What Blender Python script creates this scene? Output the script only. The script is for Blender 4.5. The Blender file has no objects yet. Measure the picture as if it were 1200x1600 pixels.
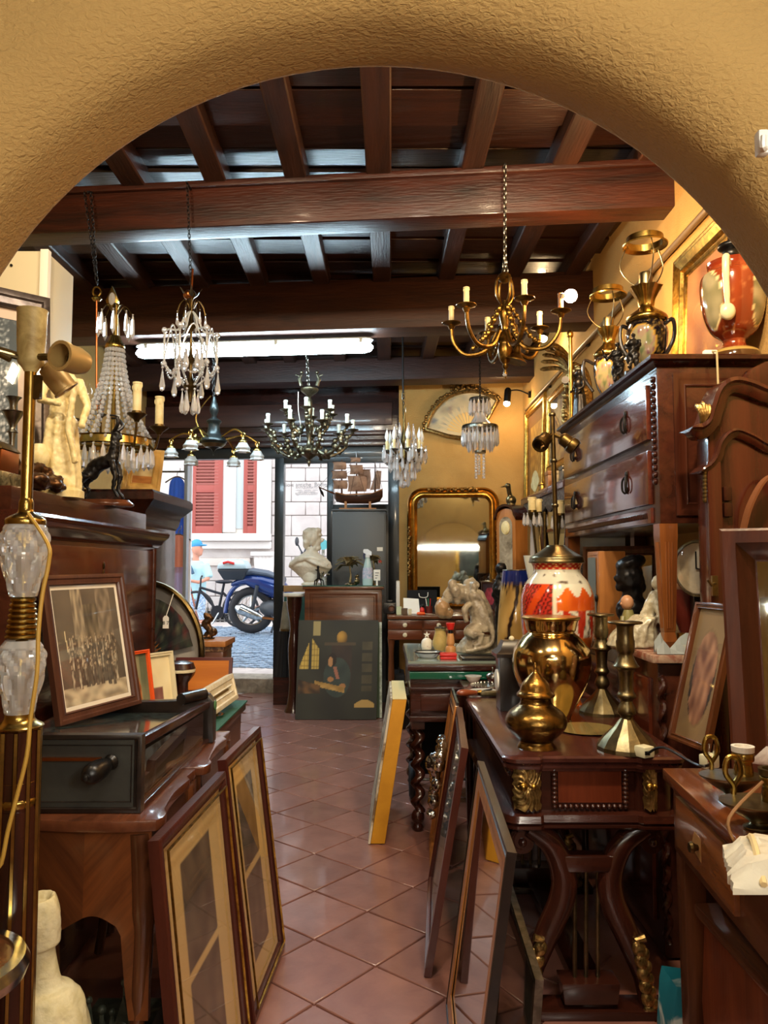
import bpy, bmesh, math, random
from mathutils import Vector, Matrix, noise as mn
R = random.Random(7)
sc = bpy.context.scene
col = sc.collection
rad = math.radians
V = Vector

# ------------------------------------------------------------ camera
CAM_Z, FPX, TILT = 1.40, 1200.0, rad(4.0)
cd = bpy.data.cameras.new('camera'); cam = bpy.data.objects.new('camera', cd); col.objects.link(cam)
cd.sensor_width = 36.0; cd.lens = 27.0; cd.clip_start = 0.05; cd.clip_end = 200
cam.location = (0, 0, CAM_Z); cam.rotation_euler = (rad(90) + TILT, 0, 0)
sc.camera = cam

# ------------------------------------------------------------ sky, big lights, exposure
w = bpy.data.worlds.new('sky'); sc.world = w; w.use_nodes = True
w.node_tree.nodes['Background'].inputs[0].default_value = (0.84, 0.92, 1.0, 1)
w.node_tree.nodes['Background'].inputs[1].default_value = 2.3
sc.view_settings.view_transform = 'Standard'; sc.view_settings.look = 'None'
sc.view_settings.gamma = 1; sc.view_settings.use_curve_mapping = False
sc.view_settings.exposure = 0.72

def area(name, loc, target, size, power, color, size_y=None):
    l = bpy.data.lights.new(name, 'AREA'); l.energy = power; l.color = color
    l.shape = 'RECTANGLE'; l.size = size; l.size_y = size_y or size
    o = bpy.data.objects.new(name, l); col.objects.link(o); o.location = loc
    o.rotation_euler = (V(target) - V(loc)).to_track_quat('-Z', 'Y').to_euler()
    return o
# lamps of the front room behind the camera
area('front_room_lamp', (0.75, -0.45, 1.85), (-0.4, 1.6, 1.35), 0.35, 15, (1.0, 0.93, 0.80))
area('front_room_lamp', (0.2, -0.7, 2.8), (0.3, 2.6, 0.7), 0.5, 9, (1.0, 0.95, 0.86))
# warm shop spotlights fixed over the arch on the inside of the main room
area('arch_spot', (0.75, 1.6, 3.25), (1.25, 3.8, 2.3), 0.12, 36, (1.0, 0.76, 0.46))
area('arch_spot', (-1.1, 1.6, 3.25), (-0.9, 4.0, 2.9), 0.12, 22, (1.0, 0.78, 0.52))
area('arch_spot', (0.1, 1.6, 3.3), (0.15, 3.0, 0.6), 0.2, 20, (1.0, 0.88, 0.72))

# ------------------------------------------------------------ pixel -> world (real camera maths)
CT, ST = math.cos(TILT), math.sin(TILT)
def ray(px, py):
    u = (px - 600) / FPX; v = (800 - py) / FPX
    return u, CT - v * ST, ST + v * CT
def W(px, py, Y):
    py = py or 880
    a, b, c = ray(px, py); t = Y / b
    return V((a * t, Y, CAM_Z + c * t))
def Zp(px, py, z):
    a, b, c = ray(px, py); t = (z - CAM_Z) / c
    return V((a * t, b * t, z))
def L(n, Y, py=880):
    return n * Y / ray(600, py)[1] / FPX

# ------------------------------------------------------------ mesh builder
class B:
    def __init__(s, M=None): s.v = []; s.f = []; s.M = M
    def add(s, vs, fs):
        n = len(s.v)
        s.v += [(s.M @ V(p)) if s.M else V(p) for p in vs]
        s.f += [tuple(i + n for i in f) for f in fs]
        return s
    def box(s, c, d, rot=None):
        x, y, z = d[0] / 2, d[1] / 2, d[2] / 2; c = V(c)
        p = [V((i * x, j * y, k * z)) for i in (-1, 1) for j in (-1, 1) for k in (-1, 1)]
        if rot is not None: p = [rot @ q for q in p]
        return s.add([q + c for q in p], [(0, 1, 3, 2), (4, 6, 7, 5), (0, 4, 5, 1), (2, 3, 7, 6), (0, 2, 6, 4), (1, 5, 7, 3)])
    def bb(s, x0, x1, y0, y1, z0, z1):
        return s.box(((x0 + x1) / 2, (y0 + y1) / 2, (z0 + z1) / 2), (abs(x1 - x0), abs(y1 - y0), abs(z1 - z0)))
    def lathe(s, prof, c=(0, 0, 0), seg=24, axis=None, flat=(1, 1), cap=True, wob=None):
        """prof: (r, z) pairs from bottom to top"""
        c = V(c); vs = []; fs = []; n = len(prof)
        Q = V((0, 0, 1)).rotation_difference(V(axis)).to_matrix() if axis is not None else None
        for r, z in prof:
            for k in range(seg):
                a = 2 * math.pi * k / seg
                rr = r * (wob(a, z) if wob else 1)
                p = V((rr * math.cos(a) * flat[0], rr * math.sin(a) * flat[1], z))
                vs.append((Q @ p if Q else p) + c)
        for i in range(n - 1):
            for k in range(seg):
                k2 = (k + 1) % seg
                fs.append((i * seg + k, i * seg + k2, (i + 1) * seg + k2, (i + 1) * seg + k))
        if cap:
            if prof[0][0] > 1e-5: fs.append(tuple(range(seg - 1, -1, -1)))
            if prof[-1][0] > 1e-5: fs.append(tuple((n - 1) * seg + k for k in range(seg)))
        return s.add(vs, fs)
    def tube(s, pts, r, seg=8, closed=False, cap=True):
        pts = [V(p) for p in pts]; n = len(pts)
        rs = r if isinstance(r, (list, tuple)) else [r] * n
        vs = []; fs = []; up = None
        for i, p in enumerate(pts):
            if closed: t = pts[(i + 1) % n] - pts[i - 1]
            else: t = pts[min(i + 1, n - 1)] - pts[max(i - 1, 0)]
            if t.length < 1e-9: t = V((0, 0, 1))
            t.normalize()
            if up is None:
                up = t.orthogonal().normalized()
            up = (up - t * up.dot(t))
            up = up.normalized() if up.length > 1e-6 else t.orthogonal().normalized()
            q = t.cross(up)
            for k in range(seg):
                a = 2 * math.pi * k / seg
                vs.append(p + (up * math.cos(a) + q * math.sin(a)) * rs[i])
        m = n if closed else n - 1
        for i in range(m):
            j = (i + 1) % n
            for k in range(seg):
                k2 = (k + 1) % seg
                fs.append((i * seg + k, i * seg + k2, j * seg + k2, j * seg + k))
        if not closed and cap:
            fs.append(tuple(range(seg - 1, -1, -1))); fs.append(tuple((n - 1) * seg + k for k in range(seg)))
        return s.add(vs, fs)
    def ball(s, c, r, seg=12, rings=8, rot=None):
        r = (r, r, r) if not isinstance(r, (tuple, list)) else r
        c = V(c); vs = []; fs = []
        for i in range(1, rings):
            a = math.pi * i / rings
            for k in range(seg):
                b = 2 * math.pi * k / seg
                p = V((r[0] * math.sin(a) * math.cos(b), r[1] * math.sin(a) * math.sin(b), -r[2] * math.cos(a)))
                vs.append((rot @ p if rot is not None else p) + c)
        for q in (V((0, 0, -r[2])), V((0, 0, r[2]))): vs.append((rot @ q if rot is not None else q) + c)
        o = (rings - 1) * seg
        for i in range(rings - 2):
            for k in range(seg):
                k2 = (k + 1) % seg
                fs.append((i * seg + k, i * seg + k2, (i + 1) * seg + k2, (i + 1) * seg + k))
        for k in range(seg):
            k2 = (k + 1) % seg
            fs.append((o, k2, k)); fs.append((o + 1, (rings - 2) * seg + k, (rings - 2) * seg + k2))
        return s.add(vs, fs)
    def prism(s, pts, d):
        """planar outline pts (3D), extruded by vector d"""
        pts = [V(p) for p in pts]; d = V(d); n = len(pts)
        fs = [tuple(range(n - 1, -1, -1)), tuple(range(n, 2 * n))]
        fs += [(i, (i + 1) % n, n + (i + 1) % n, n + i) for i in range(n)]
        return s.add(pts + [p + d for p in pts], fs)
    def loft(s, loops, closed=True, cap=True):
        n = len(loops[0]); vs = [p for lp in loops for p in lp]; fs = []
        for i in range(len(loops) - 1):
            for k in range(n if closed else n - 1):
                k2 = (k + 1) % n
                fs.append((i * n + k, i * n + k2, (i + 1) * n + k2, (i + 1) * n + k))
        if cap: fs += [tuple(range(n - 1, -1, -1)), tuple((len(loops) - 1) * n + k for k in range(n))]
        return s.add(vs, fs)
    def build(s, name, mat, parent=None, bev=0, angle=38, kind=None, label=None, seg=2, remesh=0, disp=None):
        me = bpy.data.meshes.new(name); me.from_pydata([tuple(p) for p in s.v], [], s.f)
        if 1:
            bm = bmesh.new(); bm.from_mesh(me)
            bmesh.ops.recalc_face_normals(bm, faces=bm.faces)
            if bev:
                es = [e for e in bm.edges if len(e.link_faces) == 2 and e.calc_face_angle(0) > rad(30)]
                bmesh.ops.bevel(bm, geom=es, offset=bev, segments=seg, affect='EDGES', profile=0.6, clamp_overlap=True)
            bm.to_mesh(me); bm.free()
        o = bpy.data.objects.new(name, me); col.objects.link(o)
        if remesh:
            md = o.modifiers.new('r', 'REMESH'); md.mode = 'VOXEL'; md.voxel_size = remesh
            sm = o.modifiers.new('s', 'SMOOTH'); sm.factor = 0.5; sm.iterations = 3
            dg = bpy.context.evaluated_depsgraph_get()
            nm = bpy.data.meshes.new_from_object(o.evaluated_get(dg)); o.modifiers.clear()
            o.data = nm; bpy.data.meshes.remove(me); me = nm; me.name = name
            if disp:
                fq, am = disp; me.update()
                nr = [vv.normal.copy() for vv in me.vertices]
                for vv, q in zip(me.vertices, nr):
                    vv.co += q * am * (mn.noise(vv.co * fq) + 0.5 * mn.noise(vv.co * fq * 2.3))
        me.materials.clear(); me.materials.append(mat)
        me.shade_smooth()
        if angle < 180: me.set_sharp_from_angle(angle=rad(angle))
        if parent: setp(o, parent)
        if kind: o['kind'] = kind
        if label: o['label'] = label
        return o

def origin_of(o):
    m = o.matrix_basis.copy()
    return (origin_of(o.parent) @ o.matrix_parent_inverse @ m) if o.parent else m
def setp(o, p):
    o.parent = p; o.matrix_parent_inverse = origin_of(p).inverted()
def thing(name, label, cat, loc, group=None):
    o = bpy.data.objects.new(name, None); col.objects.link(o); o.location = loc; o.empty_display_size = .05
    o['label'] = label; o['category'] = cat
    if group: o['group'] = group
    return o
def tag(o, label, cat, group=None):
    o['label'] = label; o['category'] = cat
    if group: o['group'] = group
    return o
def struct(o): o['kind'] = 'structure'; return o
def inst(o, M, parent):
    """another part sharing o's mesh, moved by world matrix M"""
    c = o.copy(); col.objects.link(c); c.parent = parent
    c.matrix_parent_inverse = origin_of(parent).inverted(); c.matrix_basis = M
    return c
def copy_tree(o, loc, label, rz=0, scale=1):
    c = o.copy(); col.objects.link(c); c.location = loc; c.rotation_euler = (0, 0, rz); c.scale = (scale,) * 3; c['label'] = label
    for ch in list(o.children):
        d = ch.copy(); col.objects.link(d); d.parent = c
        for g in list(ch.children):
            e = g.copy(); col.objects.link(e); e.parent = d
    return c
def lp(px, Y, prof):
    """lathe profile from (half width px, row px) pairs (any order) on the vertical axis seen at px: returns centre xy and (r, z) rising"""
    pr = []
    for r, y in prof: pr.append((L(r, Y, y), W(px, y, Y).z))
    if pr[0][1] > pr[-1][1]: pr.reverse()
    return pr
def ax(px, Y, py=None):
    p = W(px, 880 if py is None else py, Y); return V((p.x, Y, 0))
def smooth_prof(pr, n=3):
    out = []
    P = [pr[0]] + list(pr) + [pr[-1]]
    for i in range(1, len(P) - 2):
        a, b, c, d = [V((q[0], q[1])) for q in P[i - 1:i + 3]]
        for k in range(n):
            t = k / n
            q = 0.5 * ((2 * b) + (c - a) * t + (2 * a - 5 * b + 4 * c - d) * t * t + (3 * b - a - 3 * c + d) * t ** 3)
            out.append((max(q.x, 0.0002), q.y))
    out.append(tuple(pr[-1])); return out
def spline(pts, n=6):
    P = [V(p) for p in pts]; P = [P[0]] + P + [P[-1]]; out = []
    for i in range(1, len(P) - 2):
        a, b, c, d = P[i - 1:i + 3]
        for k in range(n):
            t = k / n
            out.append(0.5 * ((2 * b) + (c - a) * t + (2 * a - 5 * b + 4 * c - d) * t * t + (3 * b - a - 3 * c + d) * t ** 3))
    out.append(P[-2]); return out

# ------------------------------------------------------------ materials
def lin(c):
    if isinstance(c, str):
        c = [int(c[i:i + 2], 16) / 255 for i in (1, 3, 5)]
    return tuple((x / 12.92 if x <= .04045 else ((x + .055) / 1.055) ** 2.4) for x in c[:3])
def rgba(c): return (*lin(c), 1)
_m = {}
def mat(name, c='#888888', rough=.5, metal=0, c2=None, scale=8, stretch=(1, 1, 1), bump=0, bscale=40, coat=0, trans=0, ior=1.45, emit=0, ecol=None, detail=4, ramp=(.35, .65), sss=0, vary=0):
    if name in _m: return _m[name]
    m = bpy.data.materials.new(name); m.use_nodes = True; nt = m.node_tree; N = nt.nodes; lk = nt.links
    b = N['Principled BSDF']; b.inputs['Base Color'].default_value = rgba(c)
    b.inputs['Roughness'].default_value = rough; b.inputs['Metallic'].default_value = metal
    b.inputs['Coat Weight'].default_value = coat; b.inputs['Coat Roughness'].default_value = .08
    b.inputs['Transmission Weight'].default_value = trans; b.inputs['IOR'].default_value = ior
    if emit: b.inputs['Emission Color'].default_value = rgba(ecol or c); b.inputs['Emission Strength'].default_value = emit
    if c2 or bump:
        tc = N.new('ShaderNodeTexCoord'); mp = N.new('ShaderNodeMapping'); mp.inputs['Scale'].default_value = stretch
        lk.new(tc.outputs['Object'], mp.inputs[0])
    if c2:
        n = N.new('ShaderNodeTexNoise'); n.inputs['Scale'].default_value = scale; n.inputs['Detail'].default_value = detail; n.inputs['Roughness'].default_value = .62
        n.inputs['Distortion'].default_value = .6
        r = N.new('ShaderNodeValToRGB'); r.color_ramp.elements[0].position = ramp[0]; r.color_ramp.elements[1].position = ramp[1]
        r.color_ramp.elements[0].color = rgba(c); r.color_ramp.elements[1].color = rgba(c2)
        lk.new(mp.outputs[0], n.inputs['Vector']); lk.new(n.outputs['Fac'], r.inputs[0])
        out = r.outputs[0]
        if vary:
            oi = N.new('ShaderNodeObjectInfo'); hs = N.new('ShaderNodeHueSaturation'); mr = N.new('ShaderNodeMapRange')
            mr.inputs[3].default_value = 1 - vary; mr.inputs[4].default_value = 1 + vary
            lk.new(oi.outputs['Random'], mr.inputs[0]); lk.new(mr.outputs[0], hs.inputs['Value']); lk.new(out, hs.inputs['Color']); out = hs.outputs[0]
        lk.new(out, b.inputs['Base Color'])
    if bump:
        n2 = N.new('ShaderNodeTexNoise'); n2.inputs['Scale'].default_value = bscale; n2.inputs['Detail'].default_value = 5
        lk.new(mp.outputs[0], n2.inputs['Vector'])
        bp = N.new('ShaderNodeBump'); bp.inputs['Strength'].default_value = bump; bp.inputs['Distance'].default_value = .01
        lk.new(n2.outputs['Fac'], bp.inputs['Height']); lk.new(bp.outputs[0], b.inputs['Normal'])
    _m[name] = m; return m
def wood(name, c, c2, rough=.28, axis='z', scale=5, coat=.25, bump=.08, vary=0):
    st = {'x': (.12, 1.6, 1.6), 'y': (1.6, .12, 1.6), 'z': (1.6, 1.6, .12)}[axis]
    return mat(name + axis, c, rough, 0, c2, scale * 2.2, st, bump, 60, coat, detail=6, ramp=(.3, .72), vary=vary)
def glass_mat(name, tint=(1, 1, 1), refl=.12, rough=.02):
    if name in _m: return _m[name]
    m = bpy.data.materials.new(name); m.use_nodes = True; nt = m.node_tree; nt.nodes.clear(); N = nt.nodes
    t = N.new('ShaderNodeBsdfTransparent'); t.inputs[0].default_value = (*tint, 1)
    g = N.new('ShaderNodeBsdfGlossy'); g.inputs['Roughness'].default_value = rough
    lw = N.new('ShaderNodeLayerWeight'); lw.inputs['Blend'].default_value = .5
    pw = N.new('ShaderNodeMath'); pw.operation = 'POWER'; pw.inputs[1].default_value = 4
    f = N.new('ShaderNodeMath'); f.operation = 'MULTIPLY_ADD'; f.inputs[1].default_value = .8; f.inputs[2].default_value = refl * .3
    nt.links.new(lw.outputs['Facing'], pw.inputs[0]); nt.links.new(pw.outputs[0], f.inputs[0])
    x = N.new('ShaderNodeMixShader'); o = N.new('ShaderNodeOutputMaterial')
    nt.links.new(f.outputs[0], x.inputs[0]); nt.links.new(t.outputs[0], x.inputs[1]); nt.links.new(g.outputs[0], x.inputs[2]); nt.links.new(x.outputs[0], o.inputs[0])
    _m[name] = m; return m
def print_mat(name, rough=.55, coat=0, metal=0):
    if name in _m: return _m[name]
    m = bpy.data.materials.new(name); m.use_nodes = True; nt = m.node_tree
    b = nt.nodes['Principled BSDF']; b.inputs['Roughness'].default_value = rough; b.inputs['Coat Weight'].default_value = coat; b.inputs['Metallic'].default_value = metal
    a = nt.nodes.new('ShaderNodeAttribute'); a.attribute_name = 'Col'
    nt.links.new(a.outputs['Color'], b.inputs['Base Color']); _m[name] = m; return m
def paint(o, fn):
    """colour attribute from fn(world point, index)"""
    me = o.data; at = me.color_attributes.new('Col', 'FLOAT_COLOR', 'POINT')
    for i, vv in enumerate(me.vertices):
        at.data[i].color = rgba(fn(vv.co, i))
    return o
def mix(a, b, t):
    t = max(0, min(1, t)); a = hx(a); b = hx(b); return tuple(a[i] + (b[i] - a[i]) * t for i in range(3))
def hx(c): return [int(c[i:i + 2], 16) / 255 for i in (1, 3, 5)] if isinstance(c, str) else list(c)
def nz(x, y, z=0): return mn.noise(V((x, y, z)))
def picture(name, m, parent, BL, BR, TL, fn, nx=48, ny=48, off=0, label=None):
    """flat printed sheet: a fine grid with one colour per vertex"""
    BL, BR, TL = V(BL), V(BR), V(TL); u = BR - BL; v = TL - BL; n = u.cross(v).normalized() * off
    b = B(); vs = []; fs = []; cs = []
    for j in range(ny + 1):
        for i in range(nx + 1):
            vs.append(BL + u * (i / nx) + v * (j / ny) + n); cs.append(fn(i / nx, j / ny))
    for j in range(ny):
        for i in range(nx):
            a = j * (nx + 1) + i; fs.append((a, a + 1, a + nx + 2, a + nx + 1))
    me = bpy.data.meshes.new(name); me.from_pydata([tuple(p) for p in vs], [], fs)
    me.materials.append(m); at = me.color_attributes.new('Col', 'FLOAT_COLOR', 'POINT')
    for i, c in enumerate(cs): at.data[i].color = rgba(c)
    o = bpy.data.objects.new(name, me); col.objects.link(o)
    if parent: setp(o, parent)
    if label: o['label'] = label
    return o
def frame_bm(BL, BR, TL, fw, ft, prof=None):
    """mitred frame; outer corners BL, BR, TL; face looks along u x v; depth goes backwards"""
    BL, BR, TL = V(BL), V(BR), V(TL); u = BR - BL; v = TL - BL; un = u.normalized(); vn = v.normalized(); n = un.cross(vn).normalized()
    pr = prof or [(0, -1), (0, -.05), (.12, .0), (.35, .0), (.45, -.18), (.8, -.22), (.88, -.05), (1, -.3), (1, -1)]
    cs = [(BL, un + vn), (BR, -un + vn), (BL + u + v, -un - vn), (TL, un - vn)]
    b = B(); loops = []
    for c, d in cs + cs[:1]:
        loops.append([c + d * fw * a + n * ft * z for a, z in pr])
    b.loft(loops, closed=True, cap=False); return b, un, vn, n
def framed(name, label, cat, BL, BR, TL, fw, ft, fm, fn=None, pm=None, mount=0, mountcol=None, glass=True, nx=48, ny=60, group=None, prof=None, backm=None, gname='glass'):
    BL, BR, TL = V(BL), V(BR), V(TL)
    t = thing(name, label, cat, (BL + BR) / 2, group)
    b, un, vn, n = frame_bm(BL, BR, TL, fw, ft, prof); b.build('frame', fm, t, angle=30)
    i = fw * .9
    bl, br, tl = BL + (un + vn) * i, BR + (-un + vn) * i, TL + (un - vn) * i
    bk = B(); d = -n * ft * .9
    bk.prism([bl + d, br + d, br + (tl - bl) + d, tl + d], n * ft * .15); bk.build('backing', backm or MT['board'], t)
    if mount:
        d2 = -n * ft * .62
        o0 = [bl + d2, br + d2, br + (tl - bl) + d2, tl + d2]
        m_ = mount; i4 = [bl + (un + vn) * m_ + d2, br + (-un + vn) * m_ + d2, br + (tl - bl) - (un + vn) * m_ + d2, tl + (un - vn) * m_ + d2]
        q = B(); q.add(o0 + i4, [(0, 1, 5, 4), (1, 2, 6, 5), (2, 3, 7, 6), (3, 0, 4, 7)]); q.build('mount', mountcol, t)
    else: i4 = [bl, br, br + (tl - bl), tl]; m_ = 0
    if fn:
        dd = -n * ft * .66
        picture('print', pm or MT['paper'], t, bl + (un + vn) * m_ + dd, br + (-un + vn) * m_ + dd, tl + (un - vn) * m_ + dd, fn, nx, ny)
    if glass:
        g = B(); d3 = -n * ft * .42; g.add([bl + d3, br + d3, br + (tl - bl) + d3, tl + d3], [(0, 1, 2, 3)]); g.build(gname, MT['pane'] if gname == 'glass' else MT['mirror'], t)
    return t
MT = {}
MT.update(
    pane=glass_mat('thin_glass', refl=.25), clear=glass_mat('clear_pane', refl=.10), crystal=mat('crystal', '#fbfcff', .0, 0, trans=.72, ior=1.6),
    cutglass=mat('cut_glass', '#fbfdfb', .0, 0, trans=.72, ior=1.5),
    paper=print_mat('paper_print', .7), oil=print_mat('oil_paint', .6, .0), glaze=print_mat('glazed_print', .12, .6), giltprint=print_mat('gilt_print', .3, 0, .55),
    mirror=mat('mirror', '#cfd6cf', .03, 1), board=mat('board', '#4a3828', .8),
    brass=mat('brass', '#b3944e', .25, 1, '#86703a', 14, bump=.03), darkbrass=mat('dark_brass', '#6e5a34', .38, 1, '#4a3b22', 18, bump=.08),
    oldbrass=mat('old_brass', '#837655', .34, 1, '#655c45', 22, bump=.06), gold=mat('gilt', '#cda650', .3, 1, '#86652c', 26, bump=.1, bscale=90),
    goldleaf=mat('gold_leaf', '#b8965a', .34, .9, '#5a4524', 40, bump=.2, bscale=120), goldmir=mat('gold_mercury_glass', '#dcc187', .13, 1, '#c9ab6c', 6),
    silver=mat('silver', '#c9c9c6', .2, 1, '#8f8f8c', 20), pewter=mat('pewter', '#8f8c80', .32, 1, '#5d5a50', 24, bump=.1),
    bronze=mat('bronze', '#3a2c20', .35, .8, '#6b4a2c', 22, bump=.12), blackbronze=mat('black_bronze', '#100f0f', .35, .4, '#221f1e', 20, bump=.15),
    copper=mat('copper', '#a8663a', .3, 1), iron=mat('dark_iron', '#1d1a19', .5, .6), darkmetal=mat('dark_metal', '#2b2d2e', .4, .5),
    black=mat('black', '#0c0b0b', .35), blackmat=mat('black_cloth', '#0b0b0e', .8), ebony=mat('ebonised_wood', '#14100e', .3, 0, '#241b16', 20, coat=.2),
    white=mat('white_plastic', '#e6e2d6', .4), candle=mat('candle_sleeve', '#e8dcae', .5, 0, '#d8c78e', 12), candlew=mat('pale_candle_sleeve', '#dfe6da', .45),
    ivory=mat('ivory', '#e2d3a0', .42, 0, '#c9b478', 18, bump=.12, bscale=60), plaster=mat('plaster_cast', '#e6dab0', .55, 0, '#d6c793', 20, bump=.25, bscale=90),
    marble=mat('white_marble', '#e3ddcd', .35, 0, '#c7c0ae', 8, bump=.03), redmarble=mat('red_marble', '#7c4033', .2, 0, '#b9a58e', 14, coat=.3, ramp=(.45, .7)),
    stone=mat('veined_stone', '#b9ad95', .28, 0, '#7d7160', 16, coat=.2, bump=.06), porcelain=mat('porcelain', '#e7e6dc', .15, 0, coat=.5),
    palewood=wood('pale_wood', '#b98a45', '#d8b061', .5), mahog=wood('mahogany', '#2c130c', '#4a2416', .24), mahogy=wood('mahogany', '#2c130c', '#4a2416', .24, 'y'), mahogx=wood('mahogany', '#2c130c', '#4a2416', .24, 'x'),
    walnut=wood('walnut', '#3f2214', '#6a3d22', .25), walnuty=wood('walnut', '#3f2214', '#6a3d22', .25, 'y'), walnutx=wood('walnut', '#3f2214', '#6a3d22', .25, 'x'),
    darkwood=wood('dark_wood', '#1e0d08', '#3d1a10', .25), darkwoody=wood('dark_wood', '#1e0d08', '#3d1a10', .25, 'y'), darkwoodx=wood('dark_wood', '#1e0d08', '#3d1a10', .25, 'x'),
    oak=wood('oak', '#8a5426', '#b87a3c', .4), orangewood=wood('orange_wood', '#a55c1e', '#c97c30', .4, 'x'),
    beam=wood('beam', '#1f0e08', '#4c2111', .42, 'x', 4, .1, .35), joist=wood('joist', '#24130d', '#472819', .5, 'y', 4, 0, .3), plank=wood('plank', '#22110b', '#3c2014', .33, 'x', 4, .35, .3, .35),
    red=mat('red', '#c2241c', .35), orange=mat('orange', '#e0571e', .45), cream=mat('cream_board', '#cfc3a0', .6), beige=mat('beige_mount', '#d9bd85', .75, 0, '#cfae72', 5),
    creamp=mat('pale_mount', '#e9dcb8', .8), bulb=glass_mat('bulb_glass', refl=.35))
# ============================================================ STRUCTURE
XR, XL = 1.50, -2.75
SK = math.tan(rad(5.5))                       # cross beams and shop front run a little askew
SKR = Matrix.Rotation(-rad(5.5), 3, 'Z')
def FY(x): return 8.57 - (x + .8) * SK        # shop-front plane
def rough_plaster(name, c, c2):
    m = mat(name, c, .9, 0, c2, 2.2, ramp=(.25, .75)); nt = m.node_tree; N = nt.nodes
    tc = N.new('ShaderNodeTexCoord'); v = N.new('ShaderNodeTexNoise'); v.inputs['Scale'].default_value = 150; v.inputs['Detail'].default_value = 4; v.inputs['Distortion'].default_value = .8
    mp = N.new('ShaderNodeMapping'); mp.inputs['Scale'].default_value = (.55, 1, 1); nt.links.new(tc.outputs['Object'], mp.inputs[0]); nt.links.new(mp.outputs[0], v.inputs['Vector'])
    bp = N.new('ShaderNodeBump'); bp.inputs['Strength'].default_value = .75; bp.inputs['Distance'].default_value = .006
    nt.links.new(v.outputs['Fac'], bp.inputs['Height']); nt.links.new(bp.outputs[0], N['Principled BSDF'].inputs['Normal']); return m
archpl = rough_plaster('arch_plaster', '#af8e54', '#9f7f49')
wallpl = rough_plaster('wall_plaster', '#caa362', '#b68e4e')
cotto = mat('terracotta', '#7c5349', .3, 0, '#8f6357', 6, bump=.08, bscale=30, vary=.14, coat=.4)
grout = mat('grout', '#4b3a35', .85)

fl = struct(B().bb(-3.0, 1.8, -3.3, 8.6, -.15, -.012).build('floor', grout))
T0 = Zp(491, 1467, 0); TA = rad(50.1); TS = .304
d1 = V((math.cos(TA), math.sin(TA), 0)); d2 = V((-d1.y, d1.x, 0))
tb = B(); tb.box((0, 0, -.006), (TS - .007, TS - .007, .012)); tile0 = tb.build('tile', cotto, fl, bev=.003, seg=1)
first = True
for i in range(-40, 41):
    for j in range(-40, 41):
        c = T0 + d1 * TS * (i + .5) + d2 * TS * (j + .5)
        if not (-2.5 < c.x < 1.7 and -.2 < c.y < 8.7): continue
        vis = -1.45 < c.x < .72 + .05 * (c.y > 3) and 2.0 < c.y < 8.65 and c.x > -.2 - c.y * .16
        if not vis: continue
        M = Matrix.Translation((c.x, c.y, R.uniform(-.0012, .0008))) @ Matrix.Rotation(TA + rad(90) * R.randrange(4), 4, 'Z')
        if first: tile0.matrix_basis = M; tile0.parent = fl; first = False
        else: inst(tile0, M, fl)
# plain terracotta under the furniture, outside the tiled aisle in view
B().bb(-2.9, 1.7, -3.2, 8.6, -.02, -.0105).build('bed', cotto, fl)

struct(B().bb(XR, XR + .15, 1.0, 8.6, -.02, 3.75).build('wall_right', wallpl))
struct(B().bb(XL - .15, XL, 1.0, 9.2, -.02, 3.75).build('wall_left', wallpl))
# yellow plaster pier at the back right, between the shop front and the right wall
cxb = (.17 + XR) / 2 + .05
struct(B().box((cxb, FY(cxb) - .06, 1.86), (XR - .17 + .1, .2, 3.75), SKR).build('wall_back', wallpl))
# front room behind the camera
struct(B().bb(-2.5, 2.0, -3.2, -3.05, -.02, 3.0).build('wall_front_room_back', wallpl))
struct(B().bb(-2.3, -2.15, -3.1, 1.1, -.02, 3.0).build('wall_front_room_left', wallpl))
struct(B().bb(1.75, 1.9, -3.1, 1.1, -.02, 3.0).build('wall_front_room_right', wallpl))
struct(B().bb(-2.5, 2.0, -3.2, 1.2, 2.95, 3.1).build('ceiling_front_room', mat('ceiling_paint', '#3a2a1c', .8)))

# arch wall: jamb / soffit / face profile swept along the arch line
YF, YN = 1.25, 1.06
ac = W(590, 767, YF); AR = L(687, YF, 767)
path = [(V((ac.x - AR, 0, 0)), V((-1, 0, 0))), (V((ac.x - AR, 0, ac.z * .5)), V((-1, 0, 0)))]
for k in range(49):
    a = math.pi - math.pi * k / 48
    n = V((math.cos(a), 0, math.sin(a))); path.append((V((ac.x, 0, ac.z)) + n * AR, n))
path += [(V((ac.x + AR, 0, ac.z * .5)), V((1, 0, 0))), (V((ac.x + AR, 0, 0)), V((1, 0, 0)))]
prof = [(2.6, YF), (.012, YF), (.003, YF - .004), (0, YF - .012), (0, YN + .09)]
for k in range(1, 9):
    a = math.pi / 2 * k / 8; prof.append((.11 * (1 - math.cos(a)), YN + .09 - .09 * math.sin(a)))
prof += [(.5, YN - .01), (2.6, YN - .01)]
loops = [[p + n * dr + V((0, y, 0)) for p, n in path] for dr, y in prof]
bw = B().loft(loops, closed=False, cap=False); struct(bw.build('wall_arch', archpl, angle=60))

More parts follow.
